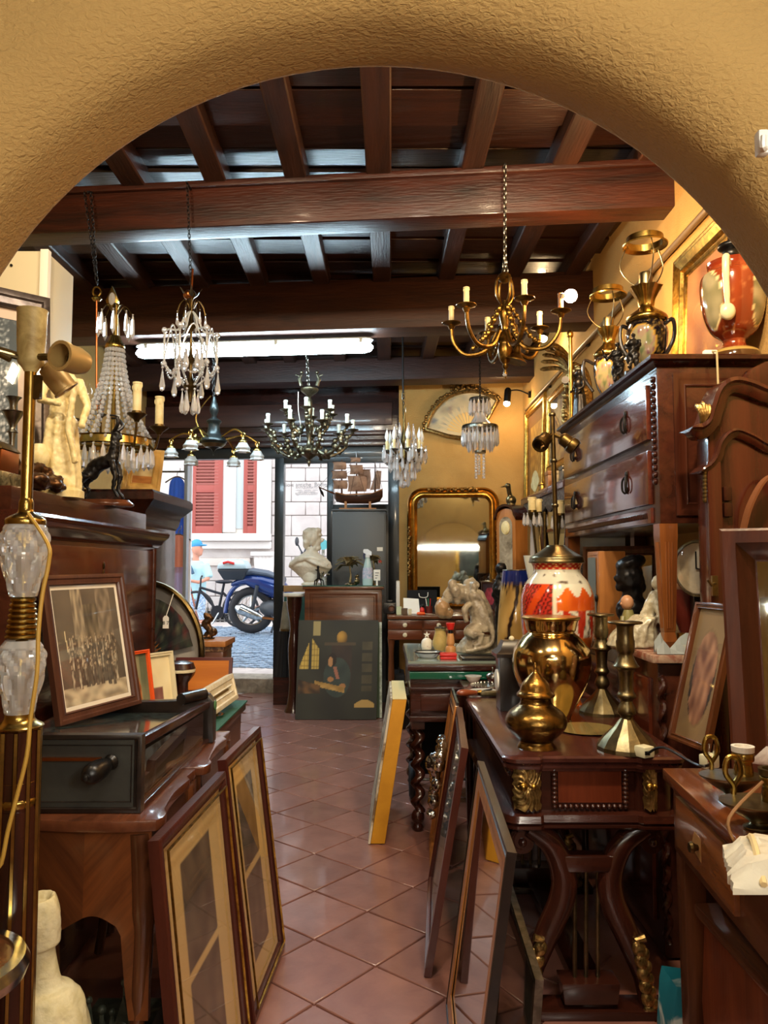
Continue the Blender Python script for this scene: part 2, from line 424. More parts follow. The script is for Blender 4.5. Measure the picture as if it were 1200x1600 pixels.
# ---- ceiling: deck, planks, joists, beams
ce = struct(B().bb(-3.0, 1.8, .95, 9.3, 3.66, 3.8).build('ceiling', mat('deck', '#1c0e0a', .8)))
y = 1.28; k = 0
pk = MT['plank']
while y < 8.7:
    wd = R.uniform(.2, .3); z0 = 3.56 + R.choice((0, 0, .03, .05)) + R.uniform(-.006, .006)
    B().box(((XL + XR) / 2, y + wd / 2 - (0), z0 + .03), (XR - XL + .1, wd - .02, .05), Matrix.Rotation(rad(R.uniform(-3, 3)), 3, 'X')).build('plank', pk, ce, bev=.004, seg=1)
    y += wd + R.choice((.0, .01, .03))
b1z0, b1z1 = W(1050, 322, 3.84).z, W(1050, 250, 3.84).z
jz = b1z1
for x in (-2.6, -2.25, -1.83, -1.38, -.93, -.47, -.02, .46, .93, 1.36):
    jr = Matrix.Rotation(rad(R.uniform(-.8, .8)), 3, 'Z')
    B().box((x, 4.95, jz + .085), (.125 + R.uniform(-.01, .012), 7.4, .19), jr).build('joist', MT['joist'], ce, bev=.008, seg=1)
def beam(xr_y, z0, z1, dy, m):
    """cross beam: front face passes (XR, xr_y), from wall to wall"""
    cx = (XL + XR) / 2; Lb = (XR - XL) / math.cos(rad(5.5)) + .06
    b = B(); b.box((cx, xr_y + (XR - cx) * SK + dy / 2, (z0 + z1) / 2), (Lb, dy, z1 - z0), SKR); o = b.build('beam', m, ce, bev=.012)
    return o
bY1 = 3.84
far1 = Zp(1050, 345, b1z0).y
b1 = beam(bY1, b1z0, b1z1 + .02, max(.16, far1 - bY1), MT['beam'])
# moulding strip along the top of the first beam
cx = (XL + XR) / 2
B().box((cx, bY1 + (XR - cx) * SK - .012, b1z1 - .015), ((XR - XL) / math.cos(rad(5.5)) + .06, .03, .035), SKR).build('beam_moulding', MT['beam'], ce, bev=.006)
bY2 = 5.38
b2z0, b2z1 = W(925, 503, bY2).z, W(925, 424, bY2).z
beam(bY2, b2z0, jz + .02, .24, wood('beam2', '#2a140d', '#4d2a18', .55, 'x', 4, 0, .3))
bY3 = 7.55
b3z0 = W(820, 588, bY3).z
beam(bY3, b3z0, jz + .02, .28, wood('beam3', '#24120f', '#43241b', .5, 'x', 4, 0, .3))

# ---- shop front (skewed frame): local helper u = world x, placed on the front plane
fr_m = mat('front_frame', '#23282b', .35, .3, coat=.2)
def fbox(px0, px1, py0, py1, d=.06, off=0, Yr=None):
    """upright box on the shop-front plane covering the pixel rectangle"""
    x0 = (px0 - 600) / FPX * 8.55; x1 = (px1 - 600) / FPX * 8.55; xm = (x0 + x1) / 2
    Y = FY(xm) + off
    a = W((px0 + px1) / 2, py0, Y); c = W((px0 + px1) / 2, py1, Y)
    x0 = W(px0, (py0 + py1) / 2, Y).x; x1 = W(px1, (py0 + py1) / 2, Y).x
    return ((x0 + x1) / 2, Y + d / 2, (a.z + c.z) / 2), (abs(x1 - x0), d, abs(a.z - c.z))
def fb(b, *a, **k): c, s = fbox(*a, **k); b.box(c, s, SKR); return b
# header panelling over the door
hd = struct(fb(B(), 100, 632, 560, 713, d=.08, off=.03).build('trim_1', MT['darkwoodx'], bev=.01))
pm_ = wood('panel', '#38201a', '#54332a', .4, 'x')
fb(B(), 60, 614, 634, 668, d=.03, off=-.0).build('panel', pm_, hd, bev=.012)
fb(B(), 60, 628, 676, 683, d=.07, off=-.03).build('moulding', pm_, hd, bev=.008)
fb(B(), 60, 628, 690, 700, d=.09, off=-.05).build('moulding', MT['darkwoodx'], hd, bev=.01)
# plain wall left of the shop window
struct(fb(B(), 0, 236, 560, 1075, d=.1, off=.05).build('wall_front_left', wallpl))
# door frame
df = struct(fb(B(), 428.5, 443, 700, 1062, d=.10).build('door_1', fr_m, bev=.006))
fb(B(), 240, 625, 700, 716, d=.10).build('head_bar', fr_m, df, bev=.006)
fb(B(), 286, 291.5, 716, 1045, d=.08).build('jamb', mat('grey_jamb', '#8d9196', .4, .4), df, bev=.004)
fb(B(), 292.5, 298, 716, 1045, d=.03, off=.2).build('jamb', mat('white_jamb', '#e8eaee', .5), df, bev=.004)
w1 = struct(fb(B(), 511, 521, 712, 1000, d=.10).build('window_1', fr_m, bev=.006))
fb(B(), 443, 625, 706, 723, d=.09).build('frame_head', fr_m, w1, bev=.006)
fb(B(), 443, 512, 915, 925, d=.09).build('sill', mat('sill_wood', '#b08a5a', .5), w1, bev=.004)
fb(B(), 443, 512, 926, 1058, d=.06).build('lower_panel', mat('green_panel', '#2b5a4f', .5), w1, bev=.004)
fb(B(), 443, 512, 723, 915, d=.008, off=.045).build('pane', MT['clear'], w1)
w2 = struct(fb(B(), 607, 630, 700, 1090, d=.10).build('window_2', fr_m, bev=.006))
fb(B(), 520, 610, 788, 1085, d=.08).build('lower_panel', mat('dark_panel', '#1d2326', .4), w2, bev=.006)
fb(B(), 528, 608, 712, 788, d=.008, off=.045).build('pane', MT['clear'], w2)
# lettering on the glass
def text_obj(name, body, size, loc, M3, m, parent, align='CENTER'):
    cu = bpy.data.curves.new(name, 'FONT'); cu.body = body; cu.size = size; cu.align_x = align; cu.extrude = .0004; cu.space_line = .9
    o = bpy.data.objects.new(name, cu); col.objects.link(o)
    dg = bpy.context.evaluated_depsgraph_get(); me = bpy.data.meshes.new_from_object(o.evaluated_get(dg))
    bpy.data.objects.remove(o); o = bpy.data.objects.new(name, me); col.objects.link(o); me.materials.append(m)
    o.matrix_basis = Matrix.Translation(loc) @ M3.to_4x4()
    if parent:
        mw = o.matrix_basis.copy(); o.parent = parent; o.matrix_parent_inverse = origin_of(parent).inverted(); o.matrix_basis = mw
    return o
up3 = SKR @ Matrix.Rotation(rad(90), 3, 'X')
tm = mat('lettering', '#7c7f84', .6)
for py, s, tx in ((760, .062, 'Gioie antiche  Bottega'), (763.5, .034, 'ANTIQUARIATO'), (767, .026, 'compra - vendita - stima'), (769.5, .024, 'mobili dipinti argenti'), (771.5, .026, 'gioielli antichi e moderni'), (773.5, .026, 'oggettistica e lampadari')):
    x = W(479, py, FY(-.87)).x; p = W(479, py, FY(x) + .04)
    text_obj('lettering', tx, s, p, up3, tm, w1)
# shop window to the left of the door with garments hung behind the glass
w3 = struct(fb(B(), 236, 297, 1030, 1062, d=.12).build('window_3', fr_m, bev=.006))
fb(B(), 236, 290, 716, 1035, d=.008, off=.05).build('pane', MT['clear'], w3)
# step and threshold
st = struct(B().box((-1.0, FY(-1.0) + .18, .07), (2.6, .42, .165), SKR).build('trim_2', mat('step_stone', '#a79c8a', .8, 0, '#7d7467', 12, bump=.3), bev=.012))
st['label'] = 'worn stone step below the shop door'

# ============================================================ STREET
def SZ(y): return .15 if y < 9.5 else (.15 + (y - 9.5) * .077 if y < 12.1 else .35)
sm_ = mat('sidewalk_stone', '#cfc3bc', .8, 0, '#b9aca6', 6, bump=.1)
road = B(); road.loft([[V((-9, 8.75, .149)), V((8, 8.75, .149)), V((8, 8.75, -.1)), V((-9, 8.75, -.1))], [V((-9, 9.5, .149)), V((8, 9.5, .149)), V((8, 9.5, -.1)), V((-9, 9.5, -.1))],
    [V((-9, 12.1, .345)), V((8, 12.1, .345)), V((8, 12.1, -.1)), V((-9, 12.1, -.1))], [V((-9, 20, .345)), V((8, 20, .345)), V((8, 20, -.1)), V((-9, 20, -.1))]])
road = struct(road.build('street', sm_)); road['label'] = 'pale pavement and street outside the shop door'
cb = B()
for r in range(34):
    y = 9.55 + r * .11
    for k in range(46):
        x = -4.6 + k * .115 + (.057 if r % 2 else 0)
        yy = y + .035 * math.sin(x * 6.0)
        z = SZ(yy) + R.uniform(-.004, .008); h = .05
        cb.box((x, yy, z - .005), (.098, .09, .03), Matrix.Rotation(.5 * math.cos(x * 6), 3, 'Z'))
o = cb.build('cobblestone', mat('cobbles', '#75899f', .45, 0, '#9cb0c4', 9, bump=.2), road, kind='stuff')

# opposite house
HY = 14.6
bl = thing('townhouse', 'pale stone townhouse with red shutters across the street', 'building', (-1.5, HY, .35))
hm = mat('house_stone', '#c9bfb9', .8, 0, '#b9ada8', 3, bump=.1); hm2 = mat('house_trim', '#d3cbc5', .8)
def hb(px0, px1, py0, py1, d=.08, off=0, b=None):
    p = W(px0, py0, HY - off); q = W(px1, py1, HY - off)
    return (b or B()).bb(p.x, q.x, HY - off - d, HY - off, q.z, p.z)
B().bb(-9, 6, HY, HY + .3, .2, 7.5).build('wall', hm, bl)
hb(296, 425, 838, 846, .26).build('ledge', hm2, bl, bev=.03)
hb(296, 425, 846, 858, .17).build('ledge', hm2, bl, bev=.03)
hb(200, 425, 858, 872, .05).build('band', hm, bl, bev=.01)
hb(303, 392, 872, 884, .1).build('band', mat('house_lower_band', '#cfc2b8', .8), bl, bev=.02)  # plain band below the ledge, in its own slightly warmer stone tone
# ground course blocks
y0 = 884
for r in range(3):
    for c in range(4):
        x0 = 296 + c * 30 + (r % 2) * 12
        hb(x0, x0 + 29, y0 + r * 24, y0 + r * 24 + 23, .045).build('stone_block', hm, bl, bev=.012, seg=1)
# upper coursed blocks at the right
ys = [560, 590, 622, 654, 686, 712, 732, 753, 785, 806, 838, 870, 902, 934]
for r in range(len(ys) - 1):
    xs = [425, 456, 502, 548, 594, 640] if r % 2 else [425, 478, 500, 524, 570, 616, 662]
    for c in range(len(xs) - 1):
        hb(xs[c], xs[c + 1] - .7, ys[r], ys[r + 1] - .8, .05).build('stone_block', hm, bl, bev=.012, seg=1)
hb(405, 424, 560, 838, .12).build('pilaster', hm2, bl, bev=.02)
# fluted bracket
br = B()
for k in range(5):
    p = W(401 + k * 6, 866, HY - .1); q = W(403 + k * 5, 918, HY - .1)
    br.tube([p, (p + q) / 2 + V((0, -.05, 0)), q], [.06, .045, .035], 8)
br.build('bracket', hm2, bl); hb(394, 430, 862, 869, .2).build('bracket_cap', hm2, bl, bev=.02)
# window with shutters
hb(349, 384, 640, 836, .03).build('casement', mat('casement', '#d9d5cb', .6), bl)
hb(351, 365, 560, 832, .07).build('casement_stile', hm2, bl, bev=.01); hb(366, 369, 560, 832, .09).build('casement_stile', hm2, bl, bev=.01)
hb(370, 382, 700, 826, .05).build('pane', mat('grey_pane', '#b9c2c2', .15), bl)
hb(300, 425, 834, 839, .2).build('sill', hm2, bl, bev=.01)
shm = mat('shutter_red', '#9c4a40', .55); slm = mat('shutter_slat', '#a8655a', .55)
def shutter(px0, px1, full):
    s = hb(px0, px1, 560, 834, .03, .03).build('shutter', mat('shutter_inner', '#7d2c28', .6), bl)
    for a in ((px0, px0 + 3), (px1 - (9 if full else 6), px1)): hb(a[0], a[1], 560, 834, .07, .03).build('stile', shm, s, bev=.008)
    for a in ((758, 770), (822, 834)): hb(px0, px1, a[0], a[1], .065, .03).build('rail', shm, s, bev=.008)
    for lo, hi in ((640, 757), (771, 821)):
        yy = lo
        while yy < hi:
            p = W(px0 + 3, yy + 2.5, HY - .06); q = W(px1 - 6, yy + 2.5, HY - .06)
            B().box(((p.x + q.x) / 2, HY - .08, p.z), (q.x - p.x, .055, .016), Matrix.Rotation(rad(-38), 3, 'X')).build('slat', slm, s)
            yy += 5.0
shutter(303.5, 348, True); shutter(384, 405, False)
# cellar grilles at street level
hb(322, 366, 949, 979, .02, .02).build('grille', mat('grille_dark', '#2b2a2a', .7), bl)
for k in range(7):
    x = 323 + k * 7; hb(x, x + 1.3, 949, 978, .05, .03).build('bar', mat('grille_bar', '#7f7b78', .5), bl)
for yv in (958, 968): hb(322, 366, yv, yv + 1.3, .05, .03).build('bar', mat('grille_bar', '#7f7b78', .5), bl)

# ---- garments in the shop window
def garment(name, label, cat, px, Y, prof, m, folds=9, amp=.18, flat=.35):
    c = ax(px, Y, prof[0][1]); pr = smooth_prof(lp(px, Y, prof), 3)
    b = B(); b.lathe(pr, (c.x, Y, 0), 40, flat=(1, flat), wob=lambda a, z: 1 + amp * math.sin(folds * a + 2 * z))
    t = thing(name, label, cat, (c.x, Y, pr[0][1]))
    b.build('cloth', m, t, angle=80)
    zt = pr[-1][1]; h = B(); h.tube(spline([(c.x - .14, Y, zt - .06), (c.x, Y, zt + .01), (c.x + .14, Y, zt - .06)], 6), .008, 6)
    h.tube(spline([(c.x, Y, zt), (c.x, Y, zt + .05), (c.x + .03, Y, zt + .08), (c.x + .03, Y, zt + .11)], 5), .004, 6)
    h.build('hanger', MT['pewter'], t); return t
garment('dress', 'bright blue dress hanging in the shop window left of the door', 'dress', 277, 8.95, [(3, 746), (9, 752), (11, 770), (12, 800), (14, 838)], mat('blue_cloth', '#1f62d8', .8))
garment('blouse', 'coral pink blouse hanging low in the shop window', 'blouse', 279, 8.85, [(3, 836), (10, 841), (11, 860), (10, 886)], mat('coral_cloth', '#e0876c', .8))
garment('skirt', 'lilac skirt hanging under the coral blouse in the shop window', 'skirt', 277, 8.98, [(6, 872), (9, 880), (14, 932)], mat('lilac_cloth', '#b3a7d6', .8))
garment('scarf', 'pale green scarf hanging beside the blue dress', 'scarf', 251, 8.9, [(4, 785), (8, 795), (9, 822), (8, 840)], mat('green_cloth', '#a9b79a', .8))
rl = thing('garment_rail', 'metal rail holding the clothes in the shop window', 'rail', W(265, 735, 8.93))
B().tube([W(225, 737, 8.93), W(290, 737, 8.93)], .012, 8).build('rod', MT['pewter'], rl)
for px in (238, 288): B().tube([W(px, 737, 8.93), V((W(px, 737, 8.93).x, 8.93, 3.3))], .005, 6).build('hanger_wire', MT['pewter'], rl)
framed('picture_frame', 'small red and gold framed picture among the clothes in the shop window', 'picture', W(252, 882, 8.7), W(268, 882, 8.7), W(252, 832, 8.7), .03, .03, MT['oak'],
       lambda u, v: mix('#9a2a22', '#d8c7a0', .5 + nz(u * 6, v * 7)), nx=16, ny=24)

# ---- man with the cap
mp = thing('person', 'man in a light blue shirt and blue cap outside, holding a long brown stick', 'person', W(309, 968, 13.9))
MY = 13.9
def P(px, py, dy=0): p = W(px + 3, py, MY); return V((p.x, MY + dy, p.z - .05))
skin = mat('skin', '#c98a72', .6)
b = B()
b.ball(P(305, 853), (L(8, MY), L(9, MY), L(11, MY)), 14, 10)
b.ball(P(313.5, 855), L(2.2, MY), 8, 6); b.ball(P(309, 860), (L(5, MY), L(5, MY), L(5, MY)), 10, 8)
b.tube([P(303, 858), P(303, 874)], [L(4.5, MY), L(5, MY)], 10)
b.ball(P(304, 892), (L(14, MY), L(9, MY), L(22, MY)), 12, 10); b.ball(P(304, 922), (L(12, MY), L(9, MY), L(14, MY)), 12, 10)
b.tube([P(318, 880, -.05), P(324, 900, -.12), P(313, 905, -.24), P(303, 903, -.28)], [L(5, MY), L(4, MY), L(3, MY), L(2.6, MY)], 10)
b.tube([P(291, 880, 0), P(289, 898, -.08), P(297, 905, -.24), P(303, 902, -.3)], [L(5, MY), L(4, MY), L(3, MY), L(2.6, MY)], 10)
for s, dy in ((297, .03), (311, -.03)): b.tube([P(s, 920, dy), P(s + 1, 945, dy - .02), P(s + 1, 968, dy)], [L(7, MY), L(5, MY), L(3.5, MY)], 10); b.ball(P(s + 4, 967, dy - .05), (L(6, MY), L(5, MY), L(2.4, MY)), 10, 6)
b.build('body', skin, mp, remesh=.018, angle=180)
b = B(); b.ball(P(304, 888), (L(17, MY), L(11, MY), L(17, MY)), 14, 10); b.lathe([(L(15, MY), P(0, 932).z), (L(16, MY), P(0, 900).z), (L(17.5, MY), P(0, 884).z), (L(9, MY), P(0, 872).z)], (P(304, 0).x, MY, 0), 18, flat=(1, .66))
b.tube([P(318, 878, -.03), P(326, 898, -.1)], [L(7, MY), L(6.5, MY)], 10); b.tube([P(291, 878, 0), P(287, 896, -.05)], [L(7, MY), L(6, MY)], 10)
b.build('shirt', mat('pale_blue_shirt', '#a9cfd6', .8), mp, remesh=.018, angle=180)
b = B()
for s, dy in ((297, .03), (311, -.03)): b.tube([P(s, 922, dy), P(s + 1, 945, dy - .02), P(s + 1, 963, dy)], [L(8.5, MY), L(7, MY), L(6, MY)], 12)
b.build('trousers', mat('patterned_trousers', '#5d83ad', .8, 0, '#c4d6e4', 30), mp)
b = B(); b.ball(P(304.5, 846), (L(9, MY), L(9.5, MY), L(8, MY)), 14, 8); b.ball(P(313, 847.5), (L(8, MY), L(7, MY), L(1.6, MY)), 12, 6); b.build('cap', mat('blue_cap', '#3f8fc0', .7), mp)
B().tube([P(297, 878, -.17), P(303, 892, -.2)], L(2.4, MY), 8).build('strap', mat('strap', '#39566e', .7), mp)
sk = tag(B().tube([P(293, 884, -.42), P(300, 905, -.34), P(318, 964, -.5) + V((0, 0, -.02)), V((P(320, 966).x, MY - .52, .352))], L(1.6, MY), 8).build('stick', mat('red_stick', '#8c4a38', .5)), 'long brown stick held by the man outside', 'stick')

# ---- scooter
SY = 12.0
so = thing('scooter', 'dark blue motor scooter with a grey top box parked outside the door', 'scooter', W(395, 988, SY))
def S(px, py, dy=0): p = W(px, py, SY + dy); return V((p.x, SY + dy, p.z))
def wheel(px, py, r):
    c = S(px, py); rr = L(r, SY)
    b = B(); b.tube([c + V((math.cos(a) * rr * .84, 0, math.sin(a) * rr * .84)) for a in [2 * math.pi * k / 28 for k in range(28)]], rr * .19, 10, closed=True)
    t = b.build('tyre', mat('tyre', '#2a282a', .7), so)
    b = B(); b.tube([c + V((math.cos(a) * rr * .66, 0, math.sin(a) * rr * .66)) for a in [2 * math.pi * k / 28 for k in range(28)]], rr * .05, 8, closed=True)
    for k in range(5):
        a = 2 * math.pi * k / 5 + .3; b.tube([c, c + V((math.cos(a) * rr * .64, 0, math.sin(a) * rr * .64))], [rr * .12, rr * .06], 8)
    b.lathe([(rr * .16, -.06), (rr * .16, .06)], c, 14, axis=(0, 1, 0)); b.build('rim', MT['silver'], so)
wheel(393, 953, 35); wheel(507, 957, 33)
blue = mat('scooter_blue', '#16316f', .2, .2, coat=.6); gry = mat('scooter_grey', '#8d959c', .35, .3); drk = mat('scooter_dark', '#2c3036', .5)
b = B()
sec = [(362, 913, 3, .05), (385, 905, 9, .14), (412, 912, 17, .18), (440, 922, 20, .18), (458, 940, 16, .2)]
b.loft([[S(px, py) + V((0, math.sin(a) * hw, math.cos(a) * L(hh, SY))) for a in [2 * math.pi * k / 16 for k in range(16)]] for px, py, hh, hw in sec]); b.build('rear_fairing', blue, so)
b = B(); sec = [(374, 900, 5, .1), (395, 893, 6, .15), (420, 897, 6, .16), (446, 906, 4, .12)]
b.loft([[S(px, py) + V((0, math.sin(a) * hw, math.cos(a) * L(hh, SY))) for a in [2 * math.pi * k / 14 for k in range(14)]] for px, py, hh, hw in sec]); b.build('seat', mat('seat_grey', '#4d5663', .5), so)
b = B(); b.loft([[S(px, py) + V((0, math.sin(a) * .14, math.cos(a) * L(4, SY))) for a in [2 * math.pi * k / 12 for k in range(12)]] for px, py in ((455, 944), (478, 952), (488, 925), (481, 890))]); b.build('leg_shield', blue, so)
B().tube([S(481, 890), S(474, 866)], .05, 10).build('steering_column', drk, so)
b = B(); b.tube([S(474, 868, -.3), S(472, 864), S(474, 868, .3)], .025, 8); b.build('handlebar', drk, so)
for dy, px in ((-.3, 464), (.3, 480)):
    b = B(); b.tube([S(474, 868, dy), S(px, 848, dy)], .012, 6); b.ball(S(px, 846, dy), (.03, .1, .07)); b.build('side_mirror', drk, so)
b = B(); b.lathe([(.28, 0), (.31, .05), (.33, .14)], S(374, 905) + V((0, 0, .06)), 4, axis=(0, 0, 1), flat=(1, .85))
bx = B()
def tb_loop(py, x0, x1, hy): z = S(0, py).z; return [V((S(x0, py).x, SY - hy, z)), V((S(x1, py).x, SY - hy, z)), V((S(x1, py).x, SY + hy, z)), V((S(x0, py).x, SY + hy, z))]
bx.loft([tb_loop(906, 352, 383, .16), tb_loop(893, 345, 389, .24), tb_loop(889, 344, 390, .25)]); tbx = bx.build('top_box', drk, so, bev=.03)
bx = B(); bx.loft([tb_loop(889, 344, 390, .25), tb_loop(882, 345, 388, .25), tb_loop(876, 351, 384, .2), tb_loop(874, 358, 378, .15)]); bx.build('lid', mat('box_grey', '#a9bcc2', .3, .2), so, bev=.03)
B().tube([S(348, 880, -.27), S(356, 878, -.26), S(366, 880.5, -.26)], .02, 6).build('reflector', MT['red'], so)
b = B(); b.tube([S(368, 948, -.22), S(375, 951, -.22), S(402, 963, -.22), S(410, 965, -.22)], [.03, .085, .07, .03], 12); b.build('exhaust', MT['silver'], so)
b = B(); b.tube([S(408, 965, -.15), S(432, 968, -.12)], .02, 8); b.build('exhaust_pipe', MT['copper'], so)
b = B(); b.tube(spline([S(352, 958), S(358, 930), S(372, 914), S(392, 910)], 6), [.03] + [.035] * 17 + [.03], 8); b.build('mudguard', blue, so)
b = B(); b.tube([S(402, 915, -.16), S(394, 953, -.16)], .03, 8); b.build('shock_absorber', drk, so)
b = B(); b.tube([S(420, 945, -.05), S(428, 975, -.08), S(424, 988, -.2)], .018, 6); b.build('kickstand', drk, so)
b = B(); b.ball(S(425, 950), (.2, .13, .14)); b.build('engine', mat('engine_grey', '#5d6064', .5, .6), so)

# ---- bicycle
BY = 12.9
bo = thing('bicycle', 'dark bicycle parked behind the blue scooter', 'bicycle', W(345, 980, BY))
def Q(px, py, dy=0): p = W(px, py, BY); return V((p.x, BY + dy, p.z))
dk = mat('bike_black', '#23242a', .4, .4)
for px in (306, 376):
    c = Q(px, 952); rr = L(27, BY)
    b = B(); b.tube([c + V((math.cos(a) * rr, 0, math.sin(a) * rr)) for a in [2 * math.pi * k / 28 for k in range(28)]], .022, 8, closed=True); t = b.build('wheel', mat('tyre', '#2a282a', .7), bo)
    b = B()
    for k in range(14):
        a = math.pi * k / 7; b.tube([c, c + V((math.cos(a) * rr, 0, math.sin(a) * rr))], .004, 4)
    b.build('spokes', MT['silver'], t, kind='stuff')
b = B(); sd, bbk, hd_ = Q(350, 912), Q(341, 956), Q(313, 918)
for p, q in ((sd, bbk), (hd_ + V((0, 0, -.05)), bbk), (hd_, Q(346, 928)), (bbk, Q(376, 952)), (Q(347, 925), Q(376, 952)), (hd_, Q(306, 952))): b.tube([p, q], .022, 8)
b.build('frame', dk, bo)
B().ball(Q(350, 909), (.15, .07, .035)).build('saddle', dk, bo)
B().tube([Q(313, 918), Q(314, 903), Q(320, 900, -.2)], .016, 6).build('handlebar', dk, bo)
B().tube([Q(344, 955, -.05), Q(334, 974, -.12)], .014, 6).build('kickstand', MT['silver'], bo)
b = B(); b.lathe([(.11, -.01), (.11, .01)], Q(341, 956, -.06), 18, axis=(0, 1, 0)); b.build('chainring', dk, bo)
# round teal sign outside
sg = thing('traffic_sign', 'round teal sign on a thin post seen through the glass beside the bust', 'sign', (W(505, 850, 13).x, 13, .35))
B().lathe([(L(8, 13), -.01), (L(8, 13), .01)], W(505, 851, 13), 24, axis=(0, 1, 0)).build('disc', mat('teal_sign', '#5fa7ab', .4), sg)
p = W(505, 851, 13.03); B().tube([(p.x, 13.03, .35), (p.x, 13.03, p.z + .1)], .025, 8).build('post', MT['pewter'], sg)
# ============================================================ LIGHT FITTINGS AND CHANDELIERS
def chain(name, p, q, link=.03, r=.0022, m=None, parent=None):
    p, q = V(p), V(q); d = q - p; n = max(2, int(d.length / (link * .72))); t = d.normalized(); u = t.orthogonal().normalized(); w_ = t.cross(u)
    b = B()
    for i in range(n):
        c = p + d * ((i + .5) / n); s = u if i % 2 else w_
        b.tube([c + t * math.cos(a) * link * .5 + s * math.sin(a) * link * .26 for a in [2 * math.pi * k / 8 for k in range(8)]], r, 4, closed=True)
    return b.build(name, m or MT['bronze'], parent, kind='stuff')
def drop_mesh(b, top, h, r, seg=6):
    return b.lathe([(r * .12, 0), (r * .6, -h * .45), (r, -h * .75), (r * .75, -h * .93), (.0003, -h)][::-1], top, seg)
def prism_drop(b, top, h, r):
    return b.lathe([(.0003, -h), (r, -h * .8), (r * .8, -h * .3), (r * .3, 0)], top, 5)
_dm = {}
def hang(parent, tops, h, r, kind=drop_mesh, m=None, name='drop', bead=True):
    """crystal drops: one object each, shared mesh"""
    key = (round(h, 4), round(r, 4), kind.__name__)
    for i, p in enumerate(tops):
        p = V(p)
        if i == 0:
            b = B(); kind(b, V((0, 0, 0)), h, r)
            if bead: b.ball((0, 0, r * .5), r * .45, 6, 4)
            o = b.build(name, m or MT['crystal'], None, angle=20); f = o; o.parent = parent; o.matrix_parent_inverse = origin_of(parent).inverted()
            o.matrix_basis = Matrix.Translation(p)
        else: inst(f, Matrix.Translation(p), parent)
def ring(c, r, n, ph=0): return [V(c) + V((r * math.cos(2 * math.pi * k / n + ph), r * math.sin(2 * math.pi * k / n + ph), 0)) for k in range(n)]
def candle_at(parent, p, h, r, m=None, cup=MT['darkbrass'], wick=True, cupr=None):
    p = V(p)
    b = B(); b.lathe([(r * .9, 0), (r, h * .05), (r, h * .93), (r * 1.12, h * .95), (r * 1.1, h), (r * .4, h * 1.005)], p, 12)
    for k in range(4):
        a = 1.7 * k; b.ball(p + V((r * math.cos(a), r * math.sin(a), h * (.9 - .04 * k))), (r * .2, r * .2, h * .09), 6, 5)
    b.build('candle', m or MT['candle'], parent)
    cr = cupr or r * 2.2
    B().lathe([(r * .5, -r * 2.2), (r * .8, -r * 1.6), (cr, -r * .5), (cr * 1.02, -r * .3), (r * 1.2, -r * .35), (r * 1.15, r * .3)], p, 16).build('drip_cup', cup, parent)
wiry = MT['darkbrass']

# ---- fluorescent batten
FYc = 5.64
t = thing('fluorescent_lamp', 'long lit fluorescent batten lamp hung under the second ceiling beam', 'lamp', W(397, 525, FYc + .12))
def fl_pt(px, py):
    x = W(px, py, FYc).x; Y = FYc + .12 - (x + .9) * SK; return W(px, py, Y)
pa, pb = fl_pt(213, 551), fl_pt(583, 541)
dirf = (pb - pa).normalized(); Lf = (pb - pa).length
for nm, dz, rr, mm, sq in (('diffuser', -.008, .062, mat('lit_diffuser', '#dff6ff', .4, emit=55.0, ecol='#d2f0ff'), .62), ('housing', .048, .058, mat('lamp_housing', '#c9d3d2', .5), .35)):
    b = B(); n = 16; loops = []
    for i, (s, k) in enumerate(((0, .2), (.02, .75), (.06, 1), (Lf - .06, 1), (Lf - .02, .75), (Lf, .2))):
        c = pa + dirf * s + V((0, 0, dz))
        loops.append([c + V((0, math.cos(2 * math.pi * j / n) * rr * k, math.sin(2 * math.pi * j / n) * rr * k * sq)) for j in range(n)])
    b.loft(loops); b.build(nm, mm, t)
for s in (.25, .75):
    p = pa.lerp(pb, s); b = B(); b.tube([p + V((0, 0, .06)), V((p.x, p.y, b2z0 - .001))], .006, 6); b.build('hook', MT['pewter'], t)
for s in (.05, .35, .6, .95):
    p = pa.lerp(pb, s); B().box(p + V((0, -.055, .03)), (.025, .012, .03)).build('clip', mat('lamp_housing'), t)

# ---- A: basket chandelier of crystal strands (left)
AY = 4.02
def A(px, py, dy=0): p = W(px, py, AY); return V((p.x, AY + dy, p.z))
t = thing('basket_chandelier', 'tall crystal basket chandelier with pear finial and candle arms, at left above the bureau', 'chandelier', A(176, 690))
ca = A(176, 690)
rt, rb = L(13, AY), L(61, AY)
zt, zb = A(176, 540).z, A(176, 690).z
b = B(); b.lathe(smooth_prof([(rt * .6, zt + .05), (rt * .9, zt + .02), (rt * 1.15, zt), (rt * 1.1, zt - .02), (rt * .5, zt - .02)][::-1]), (ca.x, AY, 0), 20)
b.lathe([(.012, zb - .05), (.012, zt + .2), (.02, zt + .22), (.004, zt + .24)], (ca.x, AY, 0), 10); b.build('stem', MT['brass'], t)
b = B(); pts = [A(176, 447), A(186, 470), A(184, 478), A(176, 480), A(168, 478), A(166, 470)]
b.loft([[p + V((0, -.012, 0)) for p in pts], [p + V((0, .012, 0)) for p in pts]]); b.build('finial_frame', MT['brass'], t, bev=.004)
b = B(); b.ball(A(176, 468), (L(7, AY), .02, L(13, AY)), 14, 10); b.build('finial', MT['crystal'], t)
arms = []
for k in range(8):
    a = 2 * math.pi * k / 8 + .2; d = V((math.cos(a), math.sin(a), 0)); z0 = A(176, 498).z
    c = V((ca.x, AY, 0)); r2 = L(26, AY)
    pts = spline([c + V((0, 0, z0)), c + d * r2 * .5 + V((0, 0, z0 + .07)), c + d * r2 + V((0, 0, z0 + .02))], 5); arms.append(pts[-1])
    B().tube(pts, .003, 5).build('spray', MT['darkbrass'], t)
hang(t, arms, L(38, AY), .012, prism_drop)
b = B()
